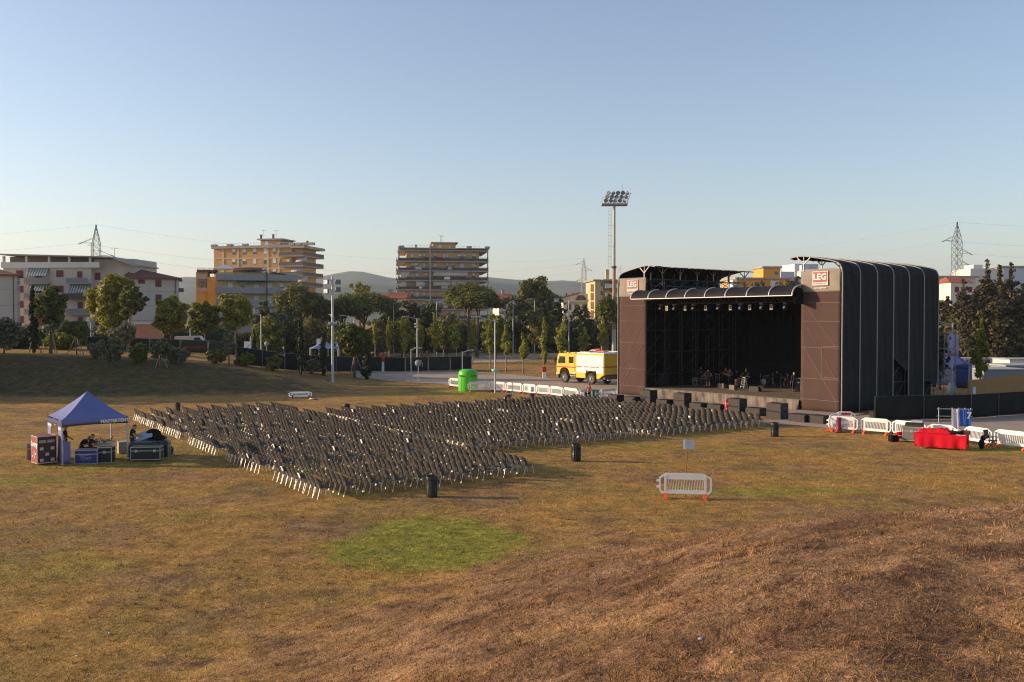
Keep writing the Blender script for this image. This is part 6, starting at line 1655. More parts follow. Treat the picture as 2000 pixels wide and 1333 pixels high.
# equipment rack case left of the table
p = G(1776, 866); cs = case('grey flight case with pale edges at the left end of the red table', p + Vector((.25, .3, 0)), trz + .05, .95, .6, .78, mat('grey case board', (.17, .16, .155), .6), latches=1)
p2 = p + Vector((.55, .55, .885)); t = thing('printer', 'black equipment box resting on the grey flight case', 'box', p2, trz); mb = MB(); mb.box(-.5, -.2, 0, .45, .25, .22, bev=.02); obj('box_body', mb, t, black_paint); mb = MB(); mb.box(-.45, -.215, .04, .4, -.203, .10); obj('slot', mb, t, dark_steel)
t = thing('box', 'small pale grey box on top of the black equipment box', 'box', p2 + Vector((.12, .02, .224)), trz); mb = MB(); mb.box(-.3, -.15, 0, .3, .2, .13, bev=.015); obj('carton', mb, t, galv)
p = G(1745, 863); t = thing('camera_bag', 'small black box bag on the grass left of the red table', 'bag', p, .2); mb = MB(); mb.box(-.24, -.2, 0, .24, .2, .36, bev=.04); obj('bag_body', mb, t, black_cloth); mb = MB(); mb.tube([(-.2, 0, .35), (-.1, 0, .46), (.1, 0, .46), (.2, 0, .35)], .015, 5); obj('handle', mb, t, black_paint)
p = G(1757, 857); t = thing('bag', 'red bag slumped against the white barrier', 'bag', p, .3); mb = MB(); mb.ball((0, 0, .2), (.33, .2, .22), 12, 8); mb.ball((.16, -.05, .28), (.16, .14, .16), 10, 6); obj('bag_body', mb, t, red_cloth); mb = MB(); mb.bar((-.2, -.19, .2), (.2, -.19, .22), .02, n=5); obj('zip', mb, t, paper_white)
# rack with hanging shirts
rk0, rk1 = G(1833, 862), G(1897, 871); rk1 = Vector((P(1897, 700, rk0.y - .3).x, rk0.y - .3, 0)); rrz = math.atan2((rk1 - rk0).y, (rk1 - rk0).x); rW = (rk1 - rk0).length; rH = top_h(rk0, 798)
t = thing('clothes_rack', 'metal display rack behind the red table', 'rack', rk0, rrz)
mb = MB()
for x in (0, rW * .42, rW * .63, rW * .82, rW): mb.bar((x, 0, 0 if x in (0, rW) else rH * .45), (x, 0, rH + .04), .022, n=6)
for z in (.55, .76, .98): mb.bar((-.1, 0, rH * z), (rW + .1, 0, rH * z), .02, n=6)
obj('frame', mb, t, galv)
for x in (0, rW): 
    mb = MB(); mb.bar((x, -.3, .02), (x, .3, .02), .02, n=6); obj('foot', mb, t, galv)
def shirt_hang(label, x0, x1, z0, z1, m, text=None):
    loc = rk0 + Matrix.Rotation(rrz, 3, 'Z') @ Vector((0, -.035, 0)); s = thing('football_shirt', label, 'shirt', loc, rrz, 'shirts on the display rack')
    mb = MB(); mb.sheet(lambda u, v: (x0 + (x1 - x0) * u, -.015 - .025 * math.sin(u * 8 + v * 2), z0 + (z1 - z0) * v), 12, 8, (0, .012, 0)); obj('fabric', mb, s, m)
    mb = MB(); mb.bar((x0, 0, z1 + .01), (x1, 0, z1 + .01), .022, n=6); obj('hanger', mb, s, galv)
    if text: text_obj('number', text, .52, paper_white, s, ((x0 + x1) / 2 + .05, -.06, (z0 + z1) / 2 + .12), (R(90), 0, 0), bold=.012)
    return s
shirt_hang('white shirt hanging at the left of the display rack', rW * .43, rW * .64, rH * .18, rH * .98, mat('white shirt cloth', (.66, .60, .60), .9))
royal = mat('royal blue cloth', (.045, .13, .50), .85)
shirt_hang('plain blue shirt hanging in the middle of the display rack', rW * .645, rW * .815, rH * .47, rH * .98, royal)
shirt_hang('blue shirt with the number 7 hanging at the right of the rack', rW * .825, rW * .99, rH * .47, rH * .98, royal, '7')
# folding chair and black bag
p = G(1936, 876); t = thing('folding_chair', 'dark green folding camp chair in front of the white barriers', 'chair', p, -2.5)
olive_c = mat('olive canvas', (.045, .05, .032), .9)
mb = MB(); mb.sheet(lambda u, v: (-.25 + .5 * u, -.22 + .45 * v, .44 - .04 * math.sin(u * 3.1)), 5, 4, (0, 0, -.015)); obj('seat', mb, t, olive_c)
mb = MB(); mb.sheet(lambda u, v: (-.25 + .5 * u, -.24 - .10 * v - .03 * math.sin(u * 3.1), .50 + .48 * v), 5, 4, (0, .015, 0)); obj('backrest', mb, t, olive_c)
for e in (-1, 1):
    mb = MB(); mb.bar((e * .26, -.34, .98), (e * .26, .24, 0), .014, n=5); obj('leg', mb, t, dark_steel)
    mb = MB(); mb.bar((e * .26, .24, .62), (e * .26, -.26, 0), .014, n=5); mb.bar((e * .26, .28, .62), (e * .26, -.28, .62), .018, n=5); obj('leg', mb, t, dark_steel)
p = G(1917, 877); t = thing('bag', 'black bag sagging on the ground left of the camp chair', 'bag', p, .4)
mb = MB(); mb.ball((0, 0, .26), (.17, .15, .27), 12, 8); mb.ball((.1, 0, .56), (.14, .11, .18), 10, 6); obj('bag_body', mb, t, black_cloth); mb = MB(); mb.tube([(.0, -.1, .6), (.1, -.16, .75), (.3, -.1, .78), (.42, -.05, .72)], .03, 6); obj('strap', mb, t, black_paint)

# ------------------------------------------------------------------ sound desk tent on the left
blue_canvas = mat('blue canvas', (.13, .145, .33), .5, var=.07, scale=1.2, bump=.08, bscale=5, spec=.5)
fl = G(122, 908); fr_ = fl + Vector((3.02 * math.cos(R(38)), 3.02 * math.sin(R(38)), 0))
te = (fr_ - fl); tw = te.length; trz2 = math.atan2(te.y, te.x)
tent = thing('gazebo_tent', 'blue pop up gazebo over the sound desk at the left of the field', 'tent', fl, trz2)
eh = top_h(fl, 822) - .0; ph = 3.40; td = 3.0; vh = .34
legs = [(0, 0), (tw, 0), (0, td), (tw, td)]
for (x, y) in legs:
    mb = MB(); mb.box(x - .03, y - .03, 0, x + .03, y + .03, eh - .02); mb.box(x - .07, y - .07, 0, x + .07, y + .07, .015); obj('leg', mb, tent, galv)
def roof_pt(u, v):
    x, y = u * tw, v * td; a = max(abs(2 * u - 1), abs(2 * v - 1)); k = 1 - a
    return (x + (u - .5) * .06, y + (v - .5) * .06, eh + (ph - eh) * (k ** 1.22) - .03 * math.sin(math.pi * min(u, 1 - u) * 2) * 0)
mb = MB(); mb.sheet(roof_pt, 16, 16, (0, 0, -.012), smooth=False); obj('roof', mb, tent, blue_canvas)
for (a, b) in (((0, 0), (1, 0)), ((1, 0), (1, 1)), ((1, 1), (0, 1)), ((0, 1), (0, 0))):
    mb = MB()
    def val(u, v):
        x = (a[0] + (b[0] - a[0]) * u); y = (a[1] + (b[1] - a[1]) * u)
        return (x * tw + (x - .5) * .07, y * td + (y - .5) * .07, eh + .004 - (vh + .05 * math.sin(u * math.pi) * -1) * (1 - v))
    mb.sheet(val, 10, 2, (0, 0.0001 if a[1] == b[1] else 0, .001)); obj('valance', mb, tent, blue_canvas)
text_obj('lettering', 'MASTERTENT', .22, paper_white, tent, (tw * .80, -.045, eh - .17), (R(90), 0, 0), bold=.008)
# left side wall: two half curtains and back left strip
mb = MB(); mb.sheet(lambda u, v: (-.02 - .03 * math.sin(u * 9 + v), .02 + .95 * u * (1 - .25 * math.sin(v * 2.2)), .05 + (eh - .37) * v), 10, 8, (.01, 0, 0)); obj('side_curtain', mb, tent, blue_canvas)
mb = MB(); mb.sheet(lambda u, v: (-.02 - .03 * math.sin(u * 9 + v), td - .02 - 1.0 * u * (1 - .25 * math.sin(v * 2.2)), .05 + (eh - .37) * v), 10, 8, (.01, 0, 0)); obj('side_curtain', mb, tent, blue_canvas)
mb = MB(); mb.sheet(lambda u, v: (.04 + .32 * u, -.01 - .03 * math.sin(u * 7 + v), .05 + 1.05 * v), 6, 6, (0, .01, 0)); obj('tied_curtain', mb, tent, blue_canvas)
mb = MB()
for (x0, y0, x1, y1) in ((0, 0, tw, 0), (0, td, tw, td), (0, 0, 0, td), (tw, 0, tw, td)):
    mb.bar((x0, y0, eh - .06), ((x0 + x1) / 2, (y0 + y1) / 2, eh - .36), .014, n=4); mb.bar(((x0 + x1) / 2, (y0 + y1) / 2, eh - .36), (x1, y1, eh - .06), .014, n=4)
obj('truss_bars', mb, tent, galv)
def TL(x, y, z=0): return fl + Matrix.Rotation(trz2, 3, 'Z') @ Vector((x, y, z))
red_board = mat('red case board', (.30, .018, .022), .5); blue_board = mat('blue case board', (.022, .035, .16), .5)
p = G(92, 908); rc_ = case('tall red flight case with white lettering outside the tent', p, .80, .88, .80, 1.28, red_board, latches=0)
mb = MB(); mb.box(-.415, -.02, .16, .415, -.009, 1.33); obj('painted_shade_front', mb, rc_, mat('painted shade on case front', (.05, .02, .02), .6))  # shade on this front is painted as a dark panel over the red board
for x, z in ((-.25, .80), (.25, .80), (-.0, .52), (-.25, .25), (.25, .25)):
    mb = MB(); mb.box(x - .08, -.034, z - .08, x + .08, -.021, z + .06); obj('latch', mb, rc_, galv)
for z in (1.13,):
    for k in range(2):
        mb = MB(); mb.box(-.36 + k * .38, -.032, z - .07, -.04 + k * .38, -.021, z + .07); obj('drawer_label', mb, rc_, mat('grey metal plate', (.3, .28, .27), .5))
text_obj('lettering', 'Spring', .34, paper_white, rc_, (-.452, .40, 1.0), (R(90), 0, R(-90)), shear=.25, bold=.006)
for k, (y, z) in enumerate(((.2, .55), (.36, .62), (.36, .50), (.36, .38), (.55, .42))):
    mb = MB(); mb.box(-.458, y - .03, z - .05, -.449, y + .03, z + .05); obj('sticker', mb, rc_, paper_white)
case('small grey flight case left of the tall red one', G(66, 899), .42, .6, .5, .82, mat('grey case board', (.17, .16, .155)), latches=1, wheels=False)
bc = case('blue flight case panel with faint white script under the tent', G(168, 906), .14, 1.06, .55, .66, blue_board, wheels=False, latches=0)
text_obj('lettering', 'Olimpia', .17, mat('pale blue print', (.30, .34, .5), .6), bc, (-.02, -.012, .30), (R(90), 0, 0), shear=.2)
mb = MB(); mb.box(-.30, -.014, .40, .12, -.010, .42); mb.box(-.22, -.014, .18, .2, -.010, .195); obj('printed_lines', mb, bc, mat('pale blue print', (.30, .34, .5)))
case('black flight case right of the blue one under the tent', G(204, 904), .16, .66, .7, .74, black_board, latches=1, wheels=False)
case('long low black flight case with shiny edges outside the right tent leg', G(284, 902), .10, 1.42, .62, .62, black_board, latches=2)
case('small pale sided case behind the standing sound engineer', G(242, 887), .5, .5, .8, .62, mat('pale board side', (.42, .36, .28), .7), latches=0, wheels=False)
# long table with mixing desk
dk = thing('mixing_desk', 'large black mixing desk with tilted bright screen beside the tent', 'mixing desk', G(291, 892), .12)
mb = MB(); mb.box(-.95, -.35, 0, .95, .55, .62); obj('desk_case', mb, dk, black_board)
mb = MB(); mb.prism([(-.4, .62), (.6, .62), (.6, .98), (.45, 1.0), (-.4, .74)], -.85, .75, 'x'); d_ = obj('console', mb, dk, mat('console grey', (.06, .06, .07), .4))
mb = MB()
for k in range(24): mb.box(-.8 + k * .063, -.3, .775 + 0, -.78 + k * .063, -.1, .815)
obj('faders', mb, d_, galv)
mb = MB(); mb.M = T((-.25, .1, 1.08), 0, R(38), R(-18)); mb.box(-.42, -.3, -.02, .42, .3, .02, bev=.01); s_ = obj('screen_housing', mb, dk, mat('console pale rim', (.4, .42, .44), .4))
mb = MB(); mb.M = T((-.25, .1, 1.08), 0, R(38), R(-18)); mb.box(-.38, -.26, .021, .38, .26, .026); obj('screen', mb, s_, mat('screen blue grey', (.30, .38, .46), .15))
mb = MB(); mb.ball((.15, .3, 1.12), (.40, .26, .28), 14, 8); mb.ball((.45, .1, .95), (.35, .25, .18), 12, 6); obj('cover_cloth', mb, dk, black_cloth)
mb = MB(); rg = random.Random(9)
for k in range(16): a = Vector((.3 + .6 * rg.random(), rg.uniform(-.3, .3), .70)); mb.tube([a, a + Vector((rg.uniform(-.2, .2), rg.uniform(-.2, .2), .12 + .1 * rg.random())), a + Vector((rg.uniform(-.3, .3), rg.uniform(-.2, .2), .0))], .014, 5)
obj('cables', mb, dk, black_paint)
case('olive and grey equipment case at the right end of the mixing desk', G(319, 893), .15, .55, .5, .78, mat('olive grey case', (.16, .14, .10), .7), latches=1, wheels=False)
t = thing('bag', 'black rubbish sack beside the mixing desk', 'bag', G(329, 889), .3); mb = MB(); mb.ball((0, 0, .25), (.26, .22, .28), 12, 8); mb.ball((.03, 0, .5), (.08, .08, .12), 8, 5); obj('sack', mb, t, bin_k); mb = MB(); mb.lathe([(.06, .52), (.075, .55), (.05, .58)], 8, (.03, 0)); obj('knot', mb, t, bin_k)
gear = thing('equipment_table', 'trestle table crowded with cables and small gear under the tent', 'table', G(197, 895), .15)
mb = MB(); mb.box(-.75, -.3, .70, .55, .4, .74); obj('tabletop', mb, gear, mat('table board', (.4, .38, .35)))
for x in (-.65, .45):
    mb = MB(); mb.bar((x, -.2, 0), (x, -.2, .70), .02, n=5); mb.bar((x, .3, 0), (x, .3, .70), .02, n=5); obj('leg', mb, gear, galv)
t = thing('cable_heap', 'heap of black cables and adapters on the trestle table', 'cables', G(197, 895) + Vector((.1, 0, .744)), .15)
mb = MB(); rg = random.Random(3)
for k in range(22): a = Vector((rg.uniform(-.5, .4), rg.uniform(-.2, .25), .02)); mb.tube([a, a + Vector((rg.uniform(-.15, .15), rg.uniform(-.1, .1), .1 + .2 * rg.random())), a + Vector((rg.uniform(-.2, .2), rg.uniform(-.1, .1), .02))], .016, 5)
obj('cables', mb, t, black_paint)
mb = MB()
for k in range(5): x = -.45 + .2 * k; mb.box(x, -.2, 0, x + .12, -.05, .05 + .05 * (k % 3))
obj('adapters', mb, t, mat('pale grey gear', (.45, .45, .46), .5))
# people at the tent
BEND = dict(SIT, spine=(0, .05, .65), chest=(0, .20, .82), neck=(0, .34, .93), head=(0, .43, .99), crown=(0, .49, 1.06), shL=(-.185, .22, .90), shR=(.185, .22, .90), elL=(-.25, .34, .68), wrL=(-.18, .52, .60), haL=(-.16, .60, .60), elR=(.25, .34, .68), wrR=(.18, .52, .60), haR=(.16, .60, .60))
s1, s2 = G(157, 896), G(176, 897)
stool('stool under the left one of the two seated technicians', s1, .42, galv); stool('stool under the right one of the two seated technicians', s2, .42, galv)
person('seated technician in black bending forward, left of the pair in the tent', s1, -.95, BEND, c_black, c_black)
person('seated technician in black sitting upright beside the bent one', s2, -1.1, SIT, c_black, c_black, hair_col=(.03, .02, .014))
person('person with dark hair standing in the back left corner of the tent', G(127, 897), -1.3, pose(elL=(-.25, .06, 1.13), wrL=(-.16, .26, 1.0), haL=(-.12, .33, .98)), c_navy, c_black)
person('sound engineer in black standing at the mixing desk', G(258, 893), -1.35, pose(chest=(0, .05, 1.30), neck=(0, .09, 1.46), head=(0, .14, 1.56), crown=(0, .16, 1.65), shL=(-.185, .05, 1.39), shR=(.185, .05, 1.39), elL=(-.24, .14, 1.12), wrL=(-.18, .40, 1.06), haL=(-.15, .48, 1.04), elR=(.24, .14, 1.12), wrR=(.18, .40, 1.06), haR=(.15, .48, 1.04)), c_black, c_dark, sleeves=1, shorts=True)
cb = [G(336, 899), G(360, 897.5), G(388, 896), G(414, 894.5), G(446, 893)]
mb = MB(); mb.tube([p + Vector((0, 0, .02)) - cb[2] for p in cb], .018, 6); tag(obj('cable', mb, None, mat('pale yellow cable cover', (.30, .24, .11), .7), loc=cb[2]), 'pale cable running over the grass from the mixing desk to the chairs', 'cable')
# helper bending over the chairs and the walking woman
bp = G(986, 803)
person('person in black and pale blue bending down among the far chairs', bp, R(-60), pose(spine=(0, .05, 1.06), chest=(0, .28, 1.18), neck=(0, .44, 1.22), head=(0, .54, 1.20), crown=(0, .62, 1.15), shL=(-.185, .30, 1.22), shR=(.185, .30, 1.22), elL=(-.22, .42, .95), wrL=(-.18, .52, .72), haL=(-.17, .55, .64), elR=(.22, .42, .95), wrR=(.18, .52, .72), haR=(.17, .55, .64)), mat('black and blue shirt', (.035, .045, .09), .9), c_black)
wp = G(1151, 789)
pw = person('long haired person in red top walking beside the barriers', wp, R(-75), pose(elL=(-.23, -.06, 1.13), wrL=(-.24, -.06, .90), haL=(-.24, -.05, .82), elR=(.23, .08, 1.13), wrR=(.24, .2, .92), haR=(.24, .24, .85), knL=(-.10, .16, .5), anL=(-.10, .22, .10), toL=(-.11, .37, .06), knR=(.10, -.05, .49), anR=(.10, -.26, .12), toR=(.10, -.13, .04)), mat('red and grey top', (.32, .03, .035), .9), c_black, hair_col=(.03, .012, .006), hair_long=True)
t = thing('shoulder_bag', 'black shoulder bag carried by the walking person', 'bag', wp + Vector((-.30, -.03, .62)), .2); mb = MB(); mb.box(-.08, -.2, 0, .08, .2, .34, bev=.03); obj('bag_body', mb, t, black_cloth); mb = MB(); mb.tube([(0, -.15, .33), (.1, -.08, .62), (.16, 0, .82), (.1, .08, .62), (0, .15, .33)], .015, 5); obj('strap', mb, t, black_paint)
# pink inflatable toy and small lamps at the stage front
p = G(1428, 806) + Vector((-.55, -.75, 0)); t = thing('inflatable_toy', 'small pink inflatable figure propped before a stacked subwoofer', 'toy', p, SRZ)
pink = mat('pink vinyl', (.60, .06, .12), .4); mb = MB(); mb.ball((0, 0, .62), (.13, .09, .28), 10, 8); mb.ball((0, 0, .98), (.10, .09, .11), 10, 6)
for e in (-1, 1): mb.ball((e * .19, 0, .72), (.10, .06, .06), 8, 5); mb.ball((e * .07, 0, .25), (.06, .06, .27), 8, 6)
obj('figure', mb, t, pink)
for k, px in enumerate((1233, 1382, 1399)):
    p = G(px, 800 - (30 - k * 12 if k == 0 else 0) + k * 3); p = p + SD * -.35; t = thing('footlight', f'small amber footlight before the subwoofers, {ordw[k]} from the left', 'light', p, SRZ, 'amber footlights before the subwoofers')
    mb = MB(); mb.box(-.14, -.08, .0, .14, .08, .05); mb.box(-.17, -.09, .051, .17, .09, .24, bev=.03); obj('housing', mb, t, mat('amber lens', (.62, .33, .14), .4)); mb = MB(); mb.box(-.11, -.1, .08, .11, -.092, .2); obj('lens', mb, t, paper_white)
# ------------------------------------------------------------------ green dome cabin
p = G(914, 764); t = thing('recycling_dome', 'bright green plastic dome cabin beside the roadside barriers', 'recycling bin', p, 0); r = 38 * p.y / F_PX / 2; h = top_h(p, 721)
gp = mat('bright green plastic', (.085, .50, .02), .4, var=.05, scale=2)
mb = MB(); mb.lathe([(r * .98, 0), (r * 1.0, .1), (r, h * .72), (r * .97, h * .84), (r * .85, h * .93), (r * .55, h * .985), (0, h)], 32); obj('shell', mb, t, gp)
mb = MB()
for a in (-2.3, -1.35, -.4): mb.bar((r * 1.01 * math.cos(a), r * 1.01 * math.sin(a), .1), (r * 1.01 * math.cos(a), r * 1.01 * math.sin(a), h * .76), .022, n=5)
obj('seam', mb, t, mat('pale green seam', (.25, .62, .12), .4))
for a in (-2.2, -.95):
    mb = MB()
    for q in range(8):
        b = a - .28 + .56 * q / 7; mb.box(r * 1.01 * math.cos(b) - .05, r * 1.01 * math.sin(b) - .03, h * .70 - .05, r * 1.01 * math.cos(b) + .05, r * 1.01 * math.sin(b) + .01, h * .70 + .05)
    obj('insert_slot', mb, t, mat('dull green', (.06, .16, .05), .5))
# ------------------------------------------------------------------ fire engine
def fire_engine():
    yel = mat('yellow paint', (.74, .47, .014), .42, var=.07, spec=.4, stain=(.42, .28, .06), stain_amt=.45, scale=1.3); wht = mat('white shutter paint', (.76, .74, .70), .5, var=.05, stain=(.5, .46, .4), stain_amt=.35); rd = mat('red stripe', (.55, .035, .02), .5); blk = mat('black rubber', (.016, .015, .014), .8); gl = glass_mat('truck glass', (.05, .05, .05)); gr = mat('grey chassis', (.09, .085, .08), .6)
    fw, rw = G(1102, 748), G(1154, 752)
    ax = (fw - rw); ax.z = 0; wb = ax.length; ax.normalize(); a0 = math.atan2(ax.y, ax.x)
    # local: +x forward, +y left side of the vehicle = toward the far side; near side is -y ... oriented so that the near side faces the camera
    t = thing('fire_engine', 'yellow and white fire engine parked on the road left of the stage', 'fire engine', rw, a0)
    k = wb / 3.75
    def bx(nm, m, x0, y0, z0, x1, y1, z1, bev=.04, par=t):
        mb = MB(); mb.box(x0 * k, y0, z0 * k, x1 * k, y1, z1 * k, bev=bev); return obj(nm, mb, par, m)
    W = 2.35 * k; n0 = 0.0      # near side plane at y=0 is the left flank (vehicle heads away to the left), far side at -W
    S = 1
    far = -W
    # chassis
    bx('chassis', gr, -1.7, far + .25, .55, 4.6, -.25, .95)
    # body
    mb = MB(); mb.prism([(x * k, z * k) for x, z in ((-1.75, 1.05), (-1.05, .62), (-.75, .62), (-.75, 1.25), (.78, 1.25), (.78, .62), (2.05, .62), (2.05, 1.28), (2.05, 2.95), (-1.75, 2.95))], far + .02, -.02, 'y'); obj('body', mb, t, yel)
    for x0, x1 in ((-1.68, -.72), (-.68, .62), (.66, 1.98)):
        z0 = 1.12 if x0 < -1 else (1.30 if x0 < .5 else 1.12)
        for y0, y1 in ((-.018, .012), (far - .012, far + .018)):
            mb = MB(); mb.box(x0 * k, y0, z0 * k, x1 * k, y1, 2.82 * k)
            for q in range(14): zq = z0 + (2.82 - z0) * (q + .5) / 14; mb.box(x0 * k + .01, y0 - .004, zq * k, x1 * k - .01, y1 + .004, zq * k + .03)
            obj('roller_shutter', mb, t, wht)
    bx('roof_deck', wht, -1.75, far, 2.953, 2.0, 0, 3.08)
    bx('wheel_arch_trim', gr, -.74, -.02, 1.26, .76, .018, 1.36, .0)
    # cab
    mb = MB(); mb.prism([(x * k, z * k) for x, z in ((2.12, .95), (3.02, .95), (3.10, 1.25), (3.35, 1.48), (3.75, 1.55), (4.15, 1.48), (4.4, 1.25), (4.48, .85), (4.86, .80), (4.90, 1.62), (4.72, 2.72), (4.52, 2.92), (2.12, 2.92))], far + .02, -.02, 'y'); cab = obj('cab', mb, t, yel)
    for y0, y1 in ((-.019, .006), (far - .006, far + .019)):
        mb = MB(); mb.prism([(x * k, z * k) for x, z in ((3.62, 1.95), (4.58, 1.95), (4.47, 2.62), (3.66, 2.62))], y0, y1, 'y'); obj('side_window', mb, cab, gl)
        mb = MB(); mb.prism([(x * k, z * k) for x, z in ((2.45, 1.98), (3.08, 1.98), (3.08, 2.62), (2.45, 2.62))], y0, y1, 'y'); obj('side_window', mb, cab, gl)
        mb = MB(); mb.box(2.14 * k, y0 - .004, 1.53 * k, 4.84 * k, y1 + .004, 1.64 * k); obj('stripe', mb, cab, rd)
        for x in (2.3, 3.2, 3.5): 
            mb = MB(); mb.box(x * k, y0 - .006, 1.2 * k if x < 3 else 1.56 * k, x * k + .02, y1 + .0, 2.8 * k); obj('door_seam', mb, cab, mat('yellow shade seam', (.40, .25, .01), .5))
        mb = MB(); mb.box(4.1 * k, y0 - .008, 1.82 * k, 4.3 * k, y1 + .02, 1.88 * k); obj('door_handle', mb, cab, blk)
        mb = MB()
        for x0, x1 in ((-1.7, -1.45), (-1.05, -.72), (-.55, .1), (.2, .6), (.7, .95), (1.2, 1.95)): mb.box(x0 * k, y0 - .018, 1.66 * k, x1 * k, y1 + .018, 1.74 * k)
        obj('stripe', mb, t, rd)
    mb = MB(); mb.add([(4.885 * k, far + .2, 1.85 * k), (4.885 * k, -.2, 1.85 * k), (4.745 * k, -.25, 2.66 * k), (4.745 * k, far + .25, 2.66 * k)], [(0, 1, 2, 3)]); obj('windscreen', mb, cab, gl)
    bx('bumper', gr, 4.65, far + .05, .45, 5.02, -.05, .80)
    bx('bumper_corner', wht, 4.5, -.3, .80, 4.98, -.03, .98)
    for y in (far + .3, -.5): 
        mb = MB(); mb.box(4.88 * k, y, 1.0 * k, 4.93 * k, y + .22, 1.2 * k); obj('headlight', mb, t, wht)
    # rear
    bx('rear_panel', yel, -1.79, far + .45, 1.05, -1.752, -.06, 2.85, .0); bx('rear_stripe', rd, -1.81, far + .45, 1.70, -1.792, -.04, 1.80, .0)
    bx('rear_ladder', gr, -1.95, far + .03, .9, -1.80, far + .42, 2.9, .0)
    bx('tail_light', rd, -1.84, far + .05, .86, -1.80, far + .4, 1.02, .0); bx('tail_light', rd, -1.80, -.2, .95, -1.756, -.04, 1.1, .0)
    bx('tow_bar', wht, -2.15, far + .2, .50, -2.05, -.15, .56, .0)
    # wheels
    def wheel(x, y, r=.56):
        e = 1 if y > far / 2 else -1
        M = T((x * k, y, r * k), 0, R(-90) * e)
        mb = MB(); mb.M = M; rr = r * k; mb.lathe([(rr * .6, -.28), (rr * .95, -.27), (rr, -.2), (rr, -.06), (rr * .95, .02), (rr * .62, .03), (rr * .6, -.05)], 28); ty = obj('wheel', mb, t, mat('tyre', (.045, .038, .032), .85))
        mb = MB(); mb.M = M; mb.lathe([(rr * .6, .02), (rr * .5, -.06), (rr * .25, -.04), (rr * .22, .03), (0, .035)], 20); obj('rim', mb, ty, mat('dark rim', (.06, .055, .05), .5))
        mb = MB(); mb.M = M; mb.lathe([(rr * .2, .03), (rr * .17, .09), (0, .1)], 12); obj('hub', mb, ty, galv)
        mb = MB(); mb.tube([((x + .72 * math.cos(b)) * k, y * 1.0 + .02 * e, (r + .03 + .70 * math.sin(b)) * k) for b in [R(15 + 15 * q) for q in range(11)]], .055, 5); obj('mudguard', mb, t, blk)
    for x in (0, 3.75):
        wheel(x, -.03); wheel(x, far + .03)
    # steps, monitor, ladder on the roof
    bx('step', galv, 2.15, -.2, .72, 2.95, -.01, .76, .0); bx('step', galv, 2.15, -.2, .98, 2.95, -.01, 1.02, .0)
    mb = MB(); mb.bar((.0, far / 2, 3.08 * k), (0, far / 2, 3.45 * k), .09, n=8); mb.bar((-.1, far / 2, 3.42 * k), (1.1 * k, far / 2, 3.30 * k), .06, .08, 8); mb.bar((-.9 * k, far / 2 + .2, 3.2 * k), (.3 * k, far / 2 + .2, 3.2 * k), .10, n=8); obj('water_cannon', mb, t, mat('faded red cannon', (.45, .09, .06), .5))
    mb = MB()
    for y in (far + .3, far + .7): mb.bar((-1.9 * k, y, 3.2 * k), (1.9 * k, y, 3.2 * k), .03, n=5)
    for q in range(12): mb.bar((-1.8 * k + q * .32 * k, far + .3, 3.2 * k), (-1.8 * k + q * .32 * k, far + .7, 3.2 * k), .02, n=4)
    mb.bar((.4 * k, -.35, 3.12 * k), (1.9 * k, -.5, 3.1 * k), .04, n=5); obj('roof_ladder', mb, t, wht)
    mb = MB(); mb.lathe([(.13, 2.92 * k), (.13, 3.1 * k), (.09, 3.18 * k), (0, 3.2 * k)], 12, (4.1 * k, -.6)); obj('beacon', mb, cab, mat('amber beacon', (.55, .30, .02), .3))
    mb = MB(); mb.box(3.0 * k, far + .3, 2.923 * k, 4.3 * k, -.9, 3.0 * k); obj('roof_rack', mb, cab, yel)
    mb = MB(); mb.bar((4.7 * k, .0, 2.3 * k), (4.85 * k, .25, 2.35 * k), .02, n=5); mb.box(4.8 * k, .18, 2.0 * k, 4.86 * k, .38, 2.4 * k); obj('mirror', mb, cab, blk)
fire_engine()
